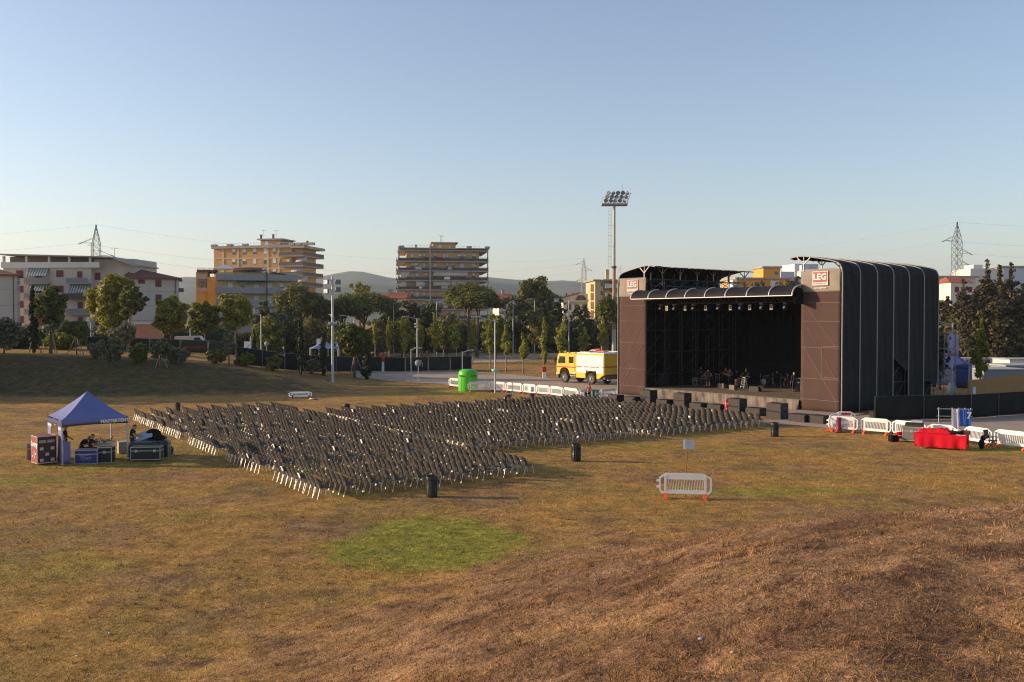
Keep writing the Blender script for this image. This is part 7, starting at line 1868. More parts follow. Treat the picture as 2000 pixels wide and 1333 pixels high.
# ------------------------------------------------------------------ tall floodlight mast
def mast():
    b = at(1199, 697); H = top_h(b, 403); t = thing('floodlight_mast', 'very tall floodlight mast with fifteen lamps and a side ladder', 'light mast', b, 0)
    mb = MB(); mb.bar((0, 0, -.2), (0, 0, H * .18), .42, .38, 16); obj('base_section', mb, t, mat('pale mast base', (.46, .42, .38), .6, stain=(.35, .22, .14), stain_amt=.4))
    rust = mat('rust stained mast', (.36, .20, .12), .7, var=.18, scale=.8, stain=(.22, .10, .05), stain_amt=.6, stretch=(1, 1, .25))
    mb = MB(); mb.bar((0, 0, H * .18), (0, 0, H * .592), .34, .31, 16); obj('pole', mb, t, rust)
    mb = MB(); mb.bar((0, 0, H * .586), (0, 0, H * .60), .46, .46, 16); obj('flange', mb, t, dark_steel)
    mb = MB(); mb.bar((0, 0, H * .60), (0, 0, H), .27, .24, 16); obj('pole', mb, t, mat('pale mast', (.50, .45, .41), .6, var=.08))
    mb = MB(); x0 = .65
    for (za, zb, xo, yo) in ((H * .135, H * .60, x0, -.5), (H * .595, H * .985, -1.15, -.2)):
        for e in (0, .55): mb.bar((xo + e, yo, za), (xo + e, yo, zb), .035, n=5)
        n = int((zb - za) / .62)
        for q in range(n):
            z = za + (zb - za) * q / n; mb.bar((xo, yo, z), (xo + .55, yo, z), .025, n=4)
            if q % 3 == 0: mb.tube([(xo, yo, z), (xo + .08, yo - .5, z), (xo + .47, yo - .5, z), (xo + .55, yo, z)], .016, 4)
            if q % 6 == 0: mb.bar((xo, yo, z), (0, 0, z), .04, n=4)
    obj('ladder', mb, t, mat('galvanised ladder', (.36, .37, .38), .5, metal=.3))
    pw = 50 * b.y / F_PX
    mb = MB(); mb.box(-pw / 2, -.9, H, pw / 2, .9, H + .35); obj('platform', mb, t, mat('platform underside', (.30, .24, .20), .7))
    mb = MB(); top = top_h(b, 377)
    for q in range(6):
        x = -pw / 2 + .35 + (pw - .5) * q / 5; mb.bar((x - .0, -.8, H + .35), (x + .9, .2, top), .06, n=5)
    for z in (.3, .62, .95):
        zz = H + .35 + (top - H - .35) * z; mb.bar((-pw / 2 + .35 + .9 * z, -.8 + z, zz), (pw / 2 + .1 + .9 * z - .4, -.8 + z, zz), .06, n=5)
    for x in (-pw / 2, pw / 2): mb.bar((x, -.9, H + .35), (x, -.9, H + 1.4), .04, n=4)
    mb.bar((-pw / 2, -.9, H + 1.4), (pw / 2, -.9, H + 1.4), .035, n=4)
    mb.bar((pw * .32, .2, top), (pw * .32, .2, top + 1.6), .04, n=4)
    obj('lamp_frame', mb, t, mat('pale frame', (.52, .50, .49), .5, metal=.2))
    rng = random.Random(2)
    for i in range(3):
        for q in range(5):
            z = H + .35 + (top - H - .35) * (.2 + .36 * i); x = -pw / 2 + .75 + (pw - 1.3) * q / 4 + .30 * i
            M = T((x, -.95 + .34 * i, z), rng.uniform(-.9, .9) + (q - 2) * .4, R(68))
            mb = MB(); mb.M = M; mb.lathe([(0, -.32), (.2, -.3), (.36, -.1), (.40, .12), (.42, .14)], 14); l = obj('floodlight', mb, t, mat('lamp back grey', (.17, .16, .15), .5))
            mb = MB(); mb.M = M; mb.lathe([(.39, .13), (.2, .05), (0, .02)], 14); obj('reflector', mb, l, mat('lamp reflector pale', (.66, .66, .62), .3))
mast()
# ------------------------------------------------------------------ steel floodlight pole with loudspeaker
def floodpole():
    b = G(650, 748); H = top_h(b, 540); t = thing('floodlight_pole', 'steel pole with four floodlights and cameras on the field edge', 'light pole', b, 0); st = mat('steel pole', (.42, .43, .45), .45, metal=.3)
    mb = MB(); mb.bar((0, 0, -.1), (0, 0, H), .15, .10, 12); obj('pole', mb, t, st)
    for z, w in ((.875, .9), (.965, .8)):
        mb = MB(); mb.box(-w, -.07, H * z - .05, w, .07, H * z + .05); obj('crossbar', mb, t, st)
    for x, z, face in ((-.62, .945, -1), (-.62, .86, -1), (.62, .945, 1), (.62, .875, 1)):
        M = T((x, -.15, H * z), face * R(-30) * -1 if face < 0 else R(35), 0)
        mb = MB(); mb.M = M; mb.box(-.30, -.12, -.26, .30, .12, .26, bev=.03); f = obj('floodlight', mb, t, mat('floodlight body', (.16, .17, .17), .5))
        if face < 0:
            mb = MB(); mb.M = M; mb.box(-.26, -.135, -.22, .26, -.123, .22); obj('lens', mb, f, mat('bright lens', (.82, .80, .76), .2))
    z = H * .635; mb = MB(); mb.bar((0, 0, z), (-.35, -.2, z + .05), .04, n=5); mb.lathe([(.05, z - .25), (.14, z - .2), (.12, z + .05), (.05, z + .2)], 10, (0, -.2)); obj('camera', mb, t, paper_white)
    z = H * .545; mb = MB(); mb.box(-.55, -.1, z, .55, .1, z + .06); 
    for x in (-.4, .1): mb.box(x, -.25, z + .065, x + .36, .15, z + .30, bev=.04)
    obj('loudspeaker', mb, t, mat('pale grey speaker', (.42, .43, .44), .5))
floodpole()
# ------------------------------------------------------------------ street lamps
lampm = mat('lamp post steel', (.42, .43, .44), .45, metal=.3)
def lamp(label, px, py, top, arms, Y=None, group='street lamps round the field', camera=False, r=.085, green=False):
    b = at(px, py, Y); H = top_h(b, top); t = thing('street_lamp', label, 'street lamp', b, 0, group)
    mb = MB(); mb.bar((0, 0, -.1), (0, 0, H), r, r * .7, 10); obj('pole', mb, t, lampm)
    for a in arms:
        mb = MB(); mb.bar((0, 0, H - .15), (a, -.1, H + abs(a) * .16), .05, .04, 6); obj('arm', mb, t, lampm)
        mb = MB(); e = 1 if a > 0 else -1; x0, x1 = sorted((a - .1 * e, a + .75 * e)); mb.box(x0, -.24, H + abs(a) * .16 - .02, x1, .06, H + abs(a) * .16 + .10, bev=.03); obj('lamp_head', mb, t, lampm)
    if camera:
        for z in (.80, .86): 
            mb = MB(); mb.box(-.45, -.15, H * z, -.1, .1, H * z + .22, bev=.03); obj('camera', mb, t, paper_white)
    if green:
        mb = MB(); mb.lathe([(.1, .0), (.32, .02), (.34, .22), (.1, .3)], 12); o = obj('collar', mb, t, mat('turquoise tape', (.25, .55, .45), .6)); o.location.z = H * .29
    return t
lamp('plain lamp post with turquoise band beside the shaded barrier', 967, 768, 625, (-1.5,), green=True)
lamp('lamp post carrying white cameras behind the mesh fence', 815, 698, 622, (-1.6,), Y=146, camera=True, r=.12)
lamp('short lamp post on the dry grass left of the round sign', 803, 746, 682, (.5,), r=.06)
lamp('short lamp post standing behind the green dome cabin', 903, 728, 687, (.8,), r=.06)
lamp('lamp post behind the fire engine next to the tall mast', 1175, 700, 627, (-2.0,), Y=165, r=.12)
lamp('double armed lamp post in front of the balconied tower', 853, 690, 590, (1.1, -1.1), Y=175, r=.12)
lamp('double armed lamp post left of the orange sided building', 372, 690, 618, (.9, -.9), Y=140, r=.1)
lamp('lamp post under the long grey balconies', 510, 690, 614, (-1.0,), Y=150, r=.1)
lamp('tall lamp post left of the dark evergreen tree', 497, 688, 600, (1.0,), Y=170, r=.1)
lamp('lamp post left of the round young pine', 692, 700, 620, (-1.6,), Y=160, r=.1)
lamp('lamp post rising from the dark hedge left of the tower', 769, 690, 592, (.9,), Y=178, r=.1)
lamp('lamp post by the dark cedar behind the hedge', 1002, 690, 586, (.8,), Y=178, r=.11)
lamp('double armed lamp post in front of the half round window', 1111, 690, 585, (.9, -.7), Y=178, r=.11)
lamp('short lamp post beside the blue pavilion tent behind the fence', 641, 712, 672, (.5,), Y=128, r=.06)
lamp('lamp post seen low behind the spreading tree', 1044, 690, 586, (-.7,), Y=185, r=.1)
lamp('camera pole among the trees at the left end of the bank', 178, 694, 615, (), Y=115, camera=True, r=.06)
# lamp with banner at the right
b = G(1859, 771); b = at(1859, 771, 88); H = top_h(b, 632); t = lamp('lamp post with hanging violet banner behind the black fence', 1859, 771, 632, (-1.9,), Y=88, r=.10)
mb = MB(); mb.sheet(lambda u, v: (-.52 + 1.05 * u, -.14 - .03 * math.sin(v * 4), H - 3.1 + 2.0 * v), 4, 6, (0, .01, 0)); bn_ = obj('banner', mb, t, mat('pale violet banner', (.38, .34, .52), .8))
text_obj('lettering', 'Unieuro', .42, mat('banner lettering', (.75, .72, .78), .8), bn_, (-.22, -.19, H - 2.1), (R(90), R(-90), 0), bold=.006)
mb = MB(); mb.ball((-.28, -.19, H - 2.7), (.13, .01, .16), 10, 6); mb.ball((-.28, -.19, H - 1.4), (.13, .01, .18), 10, 6); obj('emblem', mb, bn_, mat('banner emblem', (.30, .08, .16), .8))
mb = MB(); mb.box(-.36, -.36, .0, .36, .36, .3); mb.add([(-.34, -.34, .3), (.34, -.34, .3), (.34, .34, .3), (-.34, .34, .3), (-.2, -.2, 1.0), (.2, -.2, 1.0), (.2, .2, 1.0), (-.2, .2, 1.0)], [(0, 1, 5, 4), (1, 2, 6, 5), (2, 3, 7, 6), (3, 0, 4, 7), (4, 5, 6, 7)]); obj('footing', mb, t, mat('pale concrete', (.5, .5, .5), .8))
# ------------------------------------------------------------------ signs and posts
def signpost(label, px, py, top, kind, Y=None, w=.6):
    b = at(px, py, Y); H = top_h(b, top); t = thing('road_sign', label, 'sign', b, 0)
    mb = MB(); mb.bar((0, 0, -.1), (0, 0, H), .035, n=6); obj('pole', mb, t, galv)
    mb = MB()
    if kind == 'round': mb.M = T((0, -.05, H - w / 2), 0, R(90)); mb.lathe([(0, 0), (w / 2, 0), (w / 2, .02), (0, .02)], 20); obj('sign_plate', mb, t, mat('grey sign back', (.28, .27, .26), .6))
    else: mb.box(-w / 2, -.06, H - w * 1.35, w / 2, -.04, H); s = obj('sign_plate', mb, t, paper_white if kind == 'white' else mat('sign blue', (.06, .15, .45), .5))
    if kind == 'blue': mb = MB(); mb.box(-w * .36, -.07, H - w * 1.25, w * .36, -.062, H - w * .72); obj('symbol', mb, s, paper_white)
    return t
signpost('round grey sign back on a thin pole by the road', 817, 748, 703, 'round', w=.75)
signpost('blue and white parking sign behind the fence', 661, 696, 664, 'blue', Y=135, w=.8)
signpost('white sign on a pole left of the blue pavilion', 623, 694, 662, 'white', Y=138, w=.7)
signpost('round pale sign behind the fence left of the thin cypress', 521, 694, 667, 'round', Y=140, w=.7)
t = thing('banner_sign', 'white hanging sign under the long grey balconies', 'sign', at(484, 688, 155), 0); mb = MB(); mb.bar((.5, 0, 0), (.5, 0, 4.0), .06, n=6); obj('pole', mb, t, galv); mb = MB(); mb.box(-.6, -.08, 1.4, .55, -.065, 3.1); b_ = obj('panel', mb, t, paper_white); mb = MB(); mb.add([(-.3, -.09, 1.9), (-.15, -.09, 1.9), (.4, -.09, 2.6), (.25, -.09, 2.6)], [(0, 1, 2, 3)]); obj('print', mb, b_, mat('grey sign back', (.28, .27, .26)))
for lab, px, py, top in (('red and white hydrant post on the edge of the dry verge', 1063, 739, 717), ('red and white extinguisher post at the mesh fence', 747, 727, 691)):
    b = G(px, py); h = top_h(b, top); t = thing('hydrant_post', lab, 'post', b); mb = MB(); mb.box(-.22, -.12, 0, .22, .12, h * .55, bev=.02); obj('lower_post', mb, t, paper_white); mb = MB(); mb.box(-.27, -.16, h * .553, .27, .16, h, bev=.04); obj('upper_box', mb, t, red_plastic)
person('guard in green vest standing at the mesh fence behind the round sign', G(822, 727.5), R(170), STAND, mat('green vest', (.03, .14, .03), .8), c_black)
# ------------------------------------------------------------------ mesh covered site fence
mesh_g = mat('dark green fence mesh', (.034, .038, .030), .85, var=.25, scale=.8, bump=.2, bscale=3, spec=.1)
mesh_k = mat('black fence mesh', (.020, .021, .020), .85, var=.25, scale=.8, bump=.2, bscale=3, spec=.1)
mesh_ol = mat('faded olive fence mesh', (.05, .052, .034), .85, var=.2, scale=.8, bump=.2, bscale=3, spec=.1)
def fence_panel(label, a, b, h, m, sag=0.0, group='mesh covered fence panels', ha=None):
    d = b - a; W = d.length; t = thing('fence_panel', label, 'fence', a, math.atan2(d.y, d.x), group); dz = b.z - a.z
    mb = MB()
    mb.sheet(lambda u, v: (W * u, .03 * math.sin(u * 9 + v * 2), dz * u + .08 + (h - .1) * v - sag * v * (u if sag > 0 else -(1 - u) * -1)), 10, 4, (0, .012, 0)); obj('mesh', mb, t, m)
    mb = MB()
    for x, z in ((.03, 0), (W - .03, dz)): mb.bar((x, -.03, z), (x, -.03, z + h), .02, n=6)
    mb.bar((.03, -.03, h - .04), (W - .03, -.03, dz + h - .04), .02, n=5); mb.bar((.03, -.03, .12), (W - .03, -.03, dz + .12), .02, n=5); obj('frame', mb, t, dark_steel if 'beside the stage' in group else mat('dull fence tube', (.24, .24, .24), .6, metal=.2))
    for x, z in ((0, 0),):
        mb = MB(); mb.box(x - .32, -.12, z - .02, x + .32, .12, z + .12, bev=.03); obj('foot', mb, t, concrete)
panels = [((170, 698), (212, 701), 'dark mesh panel among the staked pines at the left', mesh_k), ((232, 703), (292, 706), 'green mesh panel behind the grey olive tree', mesh_g), ((292, 706), (352, 707), 'green mesh panel behind the small staked olive', mesh_g), ((352, 707), (406, 709), 'olive mesh panel with red strip near the parked van', mesh_ol), ((407, 709), (460, 712), 'faded olive mesh panel behind the yellowish sapling', mesh_ol),
          ((462, 713), (512, 718), 'black mesh panel right of the yellowish sapling', mesh_k), ((512, 718), (556, 724), 'sagging black mesh panel left of the bushy sapling', mesh_k), ((556, 724), (606, 728), 'black mesh panel behind the tall thin cypress', mesh_k), ((606, 728), (656, 728), 'black mesh panel in front of the blue pavilion', mesh_k),
          ((656, 728), (697, 727), 'black mesh panel behind the round young pine', mesh_k), ((697, 727), (747, 727), 'black mesh panel left of the red extinguisher post', mesh_k), ((748, 727), (791, 727), 'black mesh panel right of the red extinguisher post', mesh_k), ((792, 727), (836, 726), 'dark mesh panel behind the guard', mesh_g), ((837, 726), (879, 725), 'dark green mesh panel left of the low lamp post', mesh_g), ((880, 725), (921, 723), 'last black mesh panel above the green dome cabin', mesh_k)]
for k, (a, b, nm, m) in enumerate(panels):
    pa, pb = G(*a), G(*b)
    if k < 5: pa = at(a[0], a[1], 112 + .5 * k); pb = at(b[0], b[1], 112.5 + .5 * k)
    h = 2.0 if k > 4 else 1.7
    fence_panel(nm, pa, pb, h, m, sag=.35 if k in (6,) else 0)
t = thing('fabric_strip', 'red fabric strip along the olive fence panel', 'fabric', at(364, 707, 111.3)); mb = MB(); mb.sheet(lambda u, v: (2.5 * u, .02 * math.sin(u * 8), .62 + .3 * v - .02 * u), 8, 2, (0, .01, 0)); obj('strip', mb, t, mat('dull red strip', (.20, .015, .015), .8)); mb = MB(); mb.bar((0, .03, .3), (0, .03, 1.0), .02, n=5); obj('peg', mb, t, stake_wood)
# black fence at the right of the stage
fp = [Vector((24.9, 63.2, 0)), Vector((28.6, 63.9, 0)), Vector((32.3, 64.7, 0)), Vector((35.0, 66.2, 0)), Vector((38.0, 67.8, 0)), Vector((44.5, 71, 0))]
FN = ['black screen fence panel touching the right side of the stage', 'black screen fence panel second from the stage side', 'black screen fence panel behind the shirts rack', 'black screen fence panel right of the shirts rack', 'black screen fence panel at the right edge']
for k in range(5): fence_panel(FN[k], fp[k], fp[k + 1], 1.78, mesh_k, group='black screen fence panels beside the stage')
# black boxes in front of that fence
t = thing('speaker_cabinet', 'black cabinet standing against the fence at the stage side', 'speaker', G(1722, 823), .1); mb = MB(); mb.box(-.6, 0, 0, .6, .6, .66, bev=.02); obj('cabinet', mb, t, black_paint); mb = MB(); mb.box(-.55, -.02, .05, .55, -.003, .6); obj('grille', mb, t, sub_front)
# ------------------------------------------------------------------ behind the stage at the right
# red case seen through the torn panel
p = SW(SL + .9, 8.2, 0); case('red flight case glimpsed through the torn stage panel', P(1748, 768, 76.5) * 1, SRZ + R(90), 1.5, .7, 1.1, red_board, latches=2)
bpy.context.view_layer.update()
o_ = [o for o in COL.objects if o.get('label', '').startswith('red flight case glimpsed')][0]; o_.location = SW(SL - .95, 8.3, .0); o_.location.z = .9; o_.rotation_euler.z = SRZ + R(90)
case('black base case under the glimpsed red one', SW(SL - .95, 8.3, .0), SRZ + R(90), 1.5, .7, .78, black_board, wheels=True, latches=0)
bt = P(1851, 760, 96); t = thing('gazebo_tent', 'blue gazebo tent with pointed roof behind the stage corner', 'tent', (bt.x, 96, 0), R(-30)); dk_blue = mat('dark blue canvas', (.035, .055, .17), .8, var=.08)
w = 4.2; eh2 = 2.35; mb = MB(); mb.sheet(lambda u, v: ((u - .5) * w, (v - .5) * w, eh2 + 1.75 * (1 - max(abs(2 * u - 1), abs(2 * v - 1))) ** 1.25), 12, 12, (0, 0, -.012), smooth=False); obj('roof', mb, t, dk_blue)
for sx, sy in ((-1, -1), (1, -1), (1, 1), (-1, 1)): 
    mb = MB(); mb.bar((sx * w / 2, sy * w / 2, 0), (sx * w / 2, sy * w / 2, eh2), .04, n=6); obj('leg', mb, t, galv)
mb = MB(); mb.sheet(lambda u, v: (w / 2 + .02, (u - .5) * w, .05 + eh2 * v), 4, 3, (.012, 0, 0)); mb.sheet(lambda u, v: ((u - .5) * w, w / 2, .05 + eh2 * v), 4, 3, (0, .012, 0)); mb.sheet(lambda u, v: (-w / 2 + 1.2 * u, -w / 2 - .02, .05 + eh2 * v), 4, 3, (0, .012, 0)); mb.sheet(lambda u, v: (w / 2 - 1.3 * u, -w / 2 - .02, .05 + eh2 * v), 4, 3, (0, .012, 0)); obj('side_wall', mb, t, dk_blue)
mb = MB()
for (x0, y0, x1, y1) in ((-1, -1, 1, -1), (1, -1, 1, 1)): mb.sheet(lambda u, v: ((x0 + (x1 - x0) * u) * w / 2 * 1.01, (y0 + (y1 - y0) * u) * w / 2 * 1.01, eh2 - .35 * v + .01), 6, 1, (0, -.01, 0))
obj('valance', mb, t, dk_blue)
t = thing('gazebo_tent', 'pale blue gazebo roof showing over the mesh fence', 'tent', at(634, 722, 132), R(15)); w = 4.0; mb = MB(); mb.sheet(lambda u, v: ((u - .5) * w, (v - .5) * w, 1.65 + 1.1 * (1 - max(abs(2 * u - 1), abs(2 * v - 1))) ** 1.2), 10, 10, (0, 0, -.012), smooth=False); obj('roof', mb, t, mat('pale blue canvas', (.20, .24, .36), .8))
for sx, sy in ((-1, -1), (1, -1), (1, 1), (-1, 1)): 
    mb = MB(); mb.bar((sx * w / 2, sy * w / 2, 0), (sx * w / 2, sy * w / 2, 1.65), .04, n=6); obj('leg', mb, t, galv)
osb = mat('plywood chip board', (.34, .185, .065), .85, var=.18, scale=6)
a, b = at(1893, 768, 80), at(2030, 760, 86); d = b - a; t = thing('hoarding', 'plywood hoarding wall behind the black fence', 'hoarding', a, math.atan2(d.y, d.x)); L = d.length
for k in range(5):
    mb = MB(); x0 = L * k / 5; mb.box(x0 + .01, 0, 0, x0 + L / 5 - .01, .03, 1.78 + .06 * k); obj('board', mb, t, osb)
mb = MB()
for k in range(6): mb.box(L * k / 5 - .04, .034, 0, L * k / 5 + .04, .12, 1.7); 
obj('stud', mb, t, stake_wood)
mb = MB(); mb.box(.5, -.012, .35, 1.0, -.002, 1.15); obj('notice', mb, t, mat('bluish white sheet', (.55, .56, .60)))
def container(label, px0, px1, top, Y, rz, D, m, roof, z0=0):
    a = P(px0, 700, Y); k = Y / F_PX; W = (px1 - px0) * k; h = EYE + (YH - top) * k; t = thing('site_container', label, 'container', (a.x, Y, 0), R(rz))
    mb = MB(); mb.box(0, 0, .1, W, D, h, bev=.03); obj('walls', mb, t, m); mb = MB(); mb.box(-.08, -.08, h + .003, W + .08, D + .08, h + .16, bev=.03); obj('roof', mb, t, roof)
    mb = MB()
    for q in range(int(W / .6)): mb.box(.3 + q * .6, -.02, .3, .36 + q * .6, -.003, h - .2)
    obj('wall_ribs', mb, t, m)
    return t
wc = mat('white container paint', (.66, .60, .54), .7, var=.05); gc = mat('grey container roof', (.36, .36, .37), .6)
c1 = container('long white site container behind the plywood hoarding', 1868, 1975, 702, 118, -3, 2.5, wc, gc)
mb = MB(); mb.ball((2.9, -.06, 2.0), (.45, .03, .42), 12, 6); obj('red_mark', mb, c1, red_plastic)
for x in (1.2, 3.5, 4.5):
    mb = MB(); mb.box(x, -.06, 1.0, x + .7, -.03, 1.9); obj('window', mb, c1, m_pane)
container('white container with flat grey roof at the right edge', 1972, 2040, 704, 112, 0, 4, wc, gc)
container('low grey roofed cabin behind the plywood hoarding, nearer one', 1922, 2010, 724, 98, 4, 4, mat('grey cabin', (.24, .24, .25), .7), gc)
container('low grey roofed cabin at the far right edge', 1965, 2060, 716, 104, 6, 4, mat('grey cabin', (.24, .24, .25)), gc)
t = thing('crash_barrier_fence', 'dark low fence under the conifer row', 'fence', at(1830, 692, 168)); mb = MB()
for k in range(26): mb.bar((k, 0, 0), (k, 0, 2.0), .06, n=5)
obj('posts', mb, t, dark_steel); mb = MB(); mb.box(0, .07, .1, 25, .1, 1.9); obj('mesh', mb, t, mesh_ol)
# scaffold frame beside the stage back corner
t = thing('scaffold_frame', 'grey scaffold frame standing behind the stage corner', 'scaffold', SW(SL - 2.0, 15.3), SRZ); mb = MB()
for x, y in ((0, 0), (2.4, 0), (2.4, 2), (0, 2)): mb.bar((x, y, 0), (x, y, 6.0), .04, n=6)
for z in (2.2, 4.5, 5.9): mb.bar((0, 0, z), (2.4, 0, z), .035, n=5); mb.bar((0, 2, z), (2.4, 2, z), .035, n=5); mb.bar((2.4, 0, z), (2.4, 2, z), .035, n=5)
obj('tubes', mb, t, mat('scaffold tube', (.16, .16, .165), .5, metal=.2)); mb = MB(); mb.bar((0, 0, .2), (2.4, 0, 2.2), .03, n=5); mb.bar((2.4, 0, 2.2), (0, 0, 4.5), .03, n=5); obj('brace', mb, t, mat('scaffold tube', (.30, .30, .30)))
# ------------------------------------------------------------------ cars at the left
def car(label, px, py, Y, rz, L, W, H, paint, van=False, name='parked_car'):
    t = thing(name, label, 'van' if van else 'car', at(px, py, Y), R(rz)); gl = glass_mat('car glass', (.04, .045, .05))
    pr = [(-L / 2, .35), (-L / 2, .9), (-L * .46, H * .62), (-L * .33, H), (L * .12, H), (L * .27, H * .64), (L * .47, H * .54), (L / 2, .6), (L / 2, .32)] if not van else [(-L / 2, .35), (-L / 2, H * .97), (L * .25, H), (L * .38, H * .58), (L * .49, H * .45), (L / 2, .35)]
    mb = MB(); mb.prism(pr, -W / 2, W / 2, 'y'); obj('body', mb, t, paint)
    for s in (-1, 1):
        mb = MB(); q = [(-L * .30, H * .66), (-L * .27, H * .93), (L * .10, H * .93), (L * .21, H * .66)] if not van else [(L * .08, H * .6), (L * .08, H * .88), (L * .24, H * .9), (L * .33, H * .6)]
        mb.prism(q, s * W / 2 - .005, s * (W / 2 + .012), 'y'); obj('side_window', mb, t, gl)
        for x in (-L * .31, L * .31):
            mb = MB(); mb.M = T((x, s * W / 2, .32), 0, R(90)); mb.lathe([(0, -.1), (.31, -.1), (.32, 0), (.31, .1), (0, .1)], 16); w_ = obj('wheel', mb, t, mat('tyre', (.045, .038, .032))); mb = MB(); mb.M = T((x, s * (W / 2 + .1), .32), 0, R(90)); mb.lathe([(0, -.012), (.2, -.012), (.2, .012), (0, .012)], 12); obj('rim', mb, w_, galv)
        mb = MB(); mb.box(L / 2 - .05, s * W * .33 - .15, .62, L / 2 + .01, s * W * .33 + .15, .76); obj('headlight', mb, t, paper_white)
car('white van parked behind the olive fence panel', 376, 686, 132, 10, 4.6, 1.9, 2.1, mat('white car paint', (.72, .71, .70), .3), True, 'parked_van')
car('white car parked right of the white van', 388, 686, 136, 8, 4.2, 1.75, 1.45, mat('white car paint', (.72, .71, .70)))
car('dark car parked left of the hanging white sign', 416, 684, 138, 4, 4.3, 1.75, 1.45, mat('dark car paint', (.02, .022, .028), .25))
car('second dark car behind the yellowish sapling', 434, 682, 146, 6, 4.3, 1.75, 1.45, mat('dark blue car paint', (.03, .035, .06), .25))
# ------------------------------------------------------------------ pylons and wires
py_m = mat('pylon steel', (.16, .17, .18), .6, metal=.2); pale_py = mat('pale pylon steel', (.40, .38, .36), .6)
def pylon(label, px, top, Y, m, base_w=6.0, arms=(), H0=0):
    b = P(px, 660, Y); b.z = 0; H = EYE + (YH - top) / F_PX * Y; t = thing('pylon', label, 'pylon', b, R(10), 'lattice pylons'); mb = MB(); n = 16
    def w(z): return max(.12, base_w / 2 * (1 - .72 * min(1, z / (H * .6)) if z < H * .6 else .28 if z < H * .84 else .28 * (H - z) / (H * .16)))
    zs = [H * (1 - (1 - k / n) ** 1.3) for k in range(n + 1)]
    th = .13
    for k in range(n):
        a, c = w(zs[k]), w(zs[k + 1])
        q0 = [(-a, -a, zs[k]), (a, -a, zs[k]), (a, a, zs[k]), (-a, a, zs[k])]; q1 = [(-c, -c, zs[k + 1]), (c, -c, zs[k + 1]), (c, c, zs[k + 1]), (-c, c, zs[k + 1])]
        for i in range(4):
            j = (i + 1) % 4; mb.bar(q0[i], q1[i], th * .6, n=4, cap=False); mb.bar(q0[i], q1[j], th * .38, n=4, cap=False); mb.bar(q0[j], q1[i], th * .38, n=4, cap=False); mb.bar(q1[i], q1[j], th * .34, n=4, cap=False)
    obj('lattice', mb, t, m)
    tips = []
    for zf, e, ln in arms:
        z = H * zf; mb = MB(); a = w(z); tip = (e * ln, 0, z + .3)
        for y in (-1, 1): mb.bar((e * a, y * a, z), tip, th * .5, n=4); mb.bar((e * a, y * a, z + 1.6), tip, th * .5, n=4)
        o = obj('crossarm', mb, t, m)
        mb = MB(); mb.bar(tip, (tip[0] + e * 1.2, 0, tip[2] - .6), .16, n=6); obj('insulator', mb, o, mat('insulator', (.25, .24, .23), .3))
        tips.append(t.matrix_world @ Vector(tip) if False else b + Matrix.Rotation(R(10), 3, 'Z') @ Vector((e * ln, 0, z)))
    tips.append(b + Vector((0, 0, H)))
    return tips
A3 = ((.62, -1, 5.2), (.72, 1, 5.0), (.83, -1, 4.6))
p1 = pylon('lattice pylon rising behind the long pale block at the left', 190, 440, 300, py_m, 8, ((.64, -1, 4.2), (.735, 1, 4.4), (.84, -1, 4.2)))
p2 = pylon('pale distant lattice pylon behind the half round window house', 1140, 505, 480, pale_py, 8, ((.70, -1, 3.0), (.84, 1, 3.2), (.92, -1, 3.0)))
p3 = pylon('dark lattice pylon behind the conifers at the right', 1867, 435, 300, py_m, 8, ((.64, 1, 4.0), (.735, 1, 4.4), (.84, -1, 4.2)))
wire_m = mat('wire grey', (.34, .34, .36), .6)
def wire(a, b, sag, label):
    mb = MB(); n = 24; c = (a + b) / 2; o = Vector(c)
    mb.tube([a.lerp(b, k / n) - o - Vector((0, 0, sag * 4 * (k / n) * (1 - k / n))) for k in range(n + 1)], .02, 4)
    tag(obj('power_line', mb, None, wire_m, loc=o), label, 'power line', 'power lines between the pylons')
hl = ['lowest', 'middle', 'upper', 'topmost']
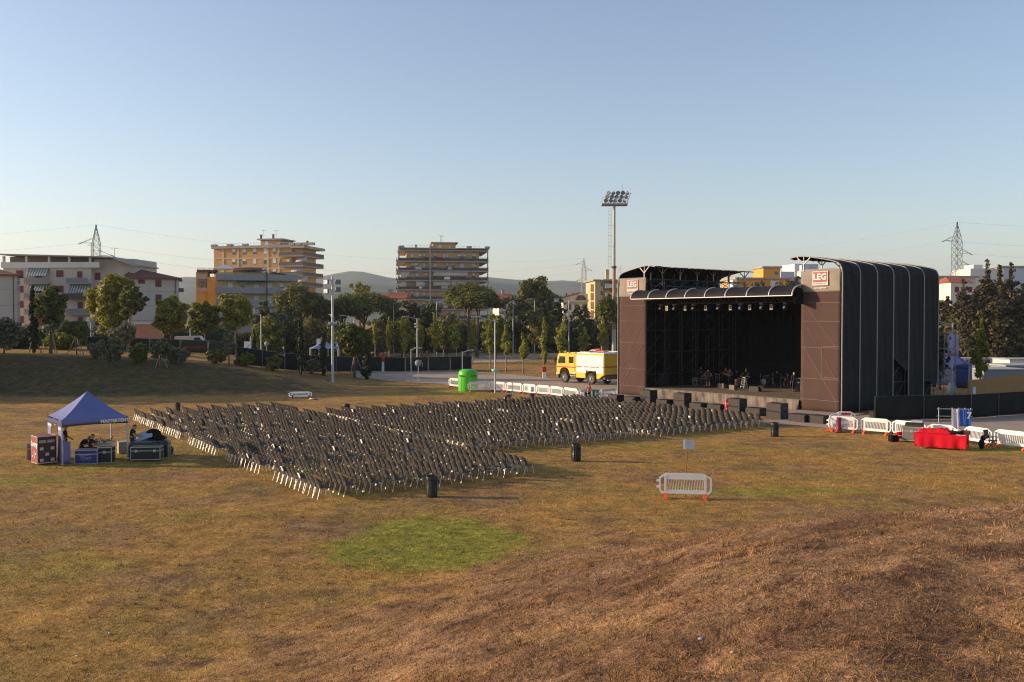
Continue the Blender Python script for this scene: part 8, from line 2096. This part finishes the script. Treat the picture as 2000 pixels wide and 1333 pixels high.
off_l = [Vector((-420, 330, z)) for z in (24, 27, 31, 36)]; off_r = [Vector((420, 260, z)) for z in (24, 28, 32, 38)]
for k in range(4):
    wire(p1[k], p2[k], 9 - k, f'{hl[k]} power line between the left pylon and the pale middle pylon')
    wire(p2[k], p3[k], 8 - k, f'{hl[k]} power line between the pale middle pylon and the right pylon')
    wire(off_l[k], p1[k], 6, f'{hl[k]} power line running left out of the picture from the left pylon')
    wire(p3[k], off_r[k], 6, f'{hl[k]} power line running right out of the picture from the right pylon')
# ------------------------------------------------------------------ small litter and stones in the foreground
for lab, px, py, s, m in (('small pale stone on the mound at the bottom', 1061, 1264, .06, concrete), ('grey stone lying on the brown mound', 1370, 1250, .07, mat('grey stone', (.28, .27, .26), .9)), ('pale straw coloured stone low on the mound', 1432, 1276, .06, mat('tan stone', (.42, .30, .18), .9)), ('tiny white scrap of paper at the lower left', 150, 1282, .05, paper_white), ('pale stone in the grass at the lower left', 215, 1238, .08, concrete), ('reddish stone in the dry grass at the bottom', 362, 1281, .05, mat('reddish stone', (.40, .20, .13), .9))):
    mb = MB(); rg = random.Random(px); s *= .55; mb.ball((0, 0, s * .3), (s, s * .7, s * .5), 8, 5); mb.v = [(x * rg.uniform(.85, 1.15), y * rg.uniform(.85, 1.15), z) for x, y, z in mb.v]
    tag(obj('stone' if 'paper' not in lab else 'paper_scrap', mb, None, m, loc=G(px, py)), lab, 'stone' if 'paper' not in lab else 'litter')
# ------------------------------------------------------------------ haze
def haze():
    m = bpy.data.materials.new('air'); m.use_nodes = True; nt = m.node_tree; nt.nodes.clear(); out = nt.nodes.new('ShaderNodeOutputMaterial')
    v = nt.nodes.new('ShaderNodeVolumePrincipled'); v.inputs['Color'].default_value = (.74, .82, .95, 1); v.inputs['Density'].default_value = HAZE; v.inputs['Anisotropy'].default_value = .2
    nt.links.new(v.outputs[0], out.inputs['Volume'])
    mb = MB(); mb.box(-7000, -200, -6, 7000, 7500, 420); o = obj('haze', mb, None, m); tag(o, kind='stuff')
HAZE = .00011
if HAZE: haze()
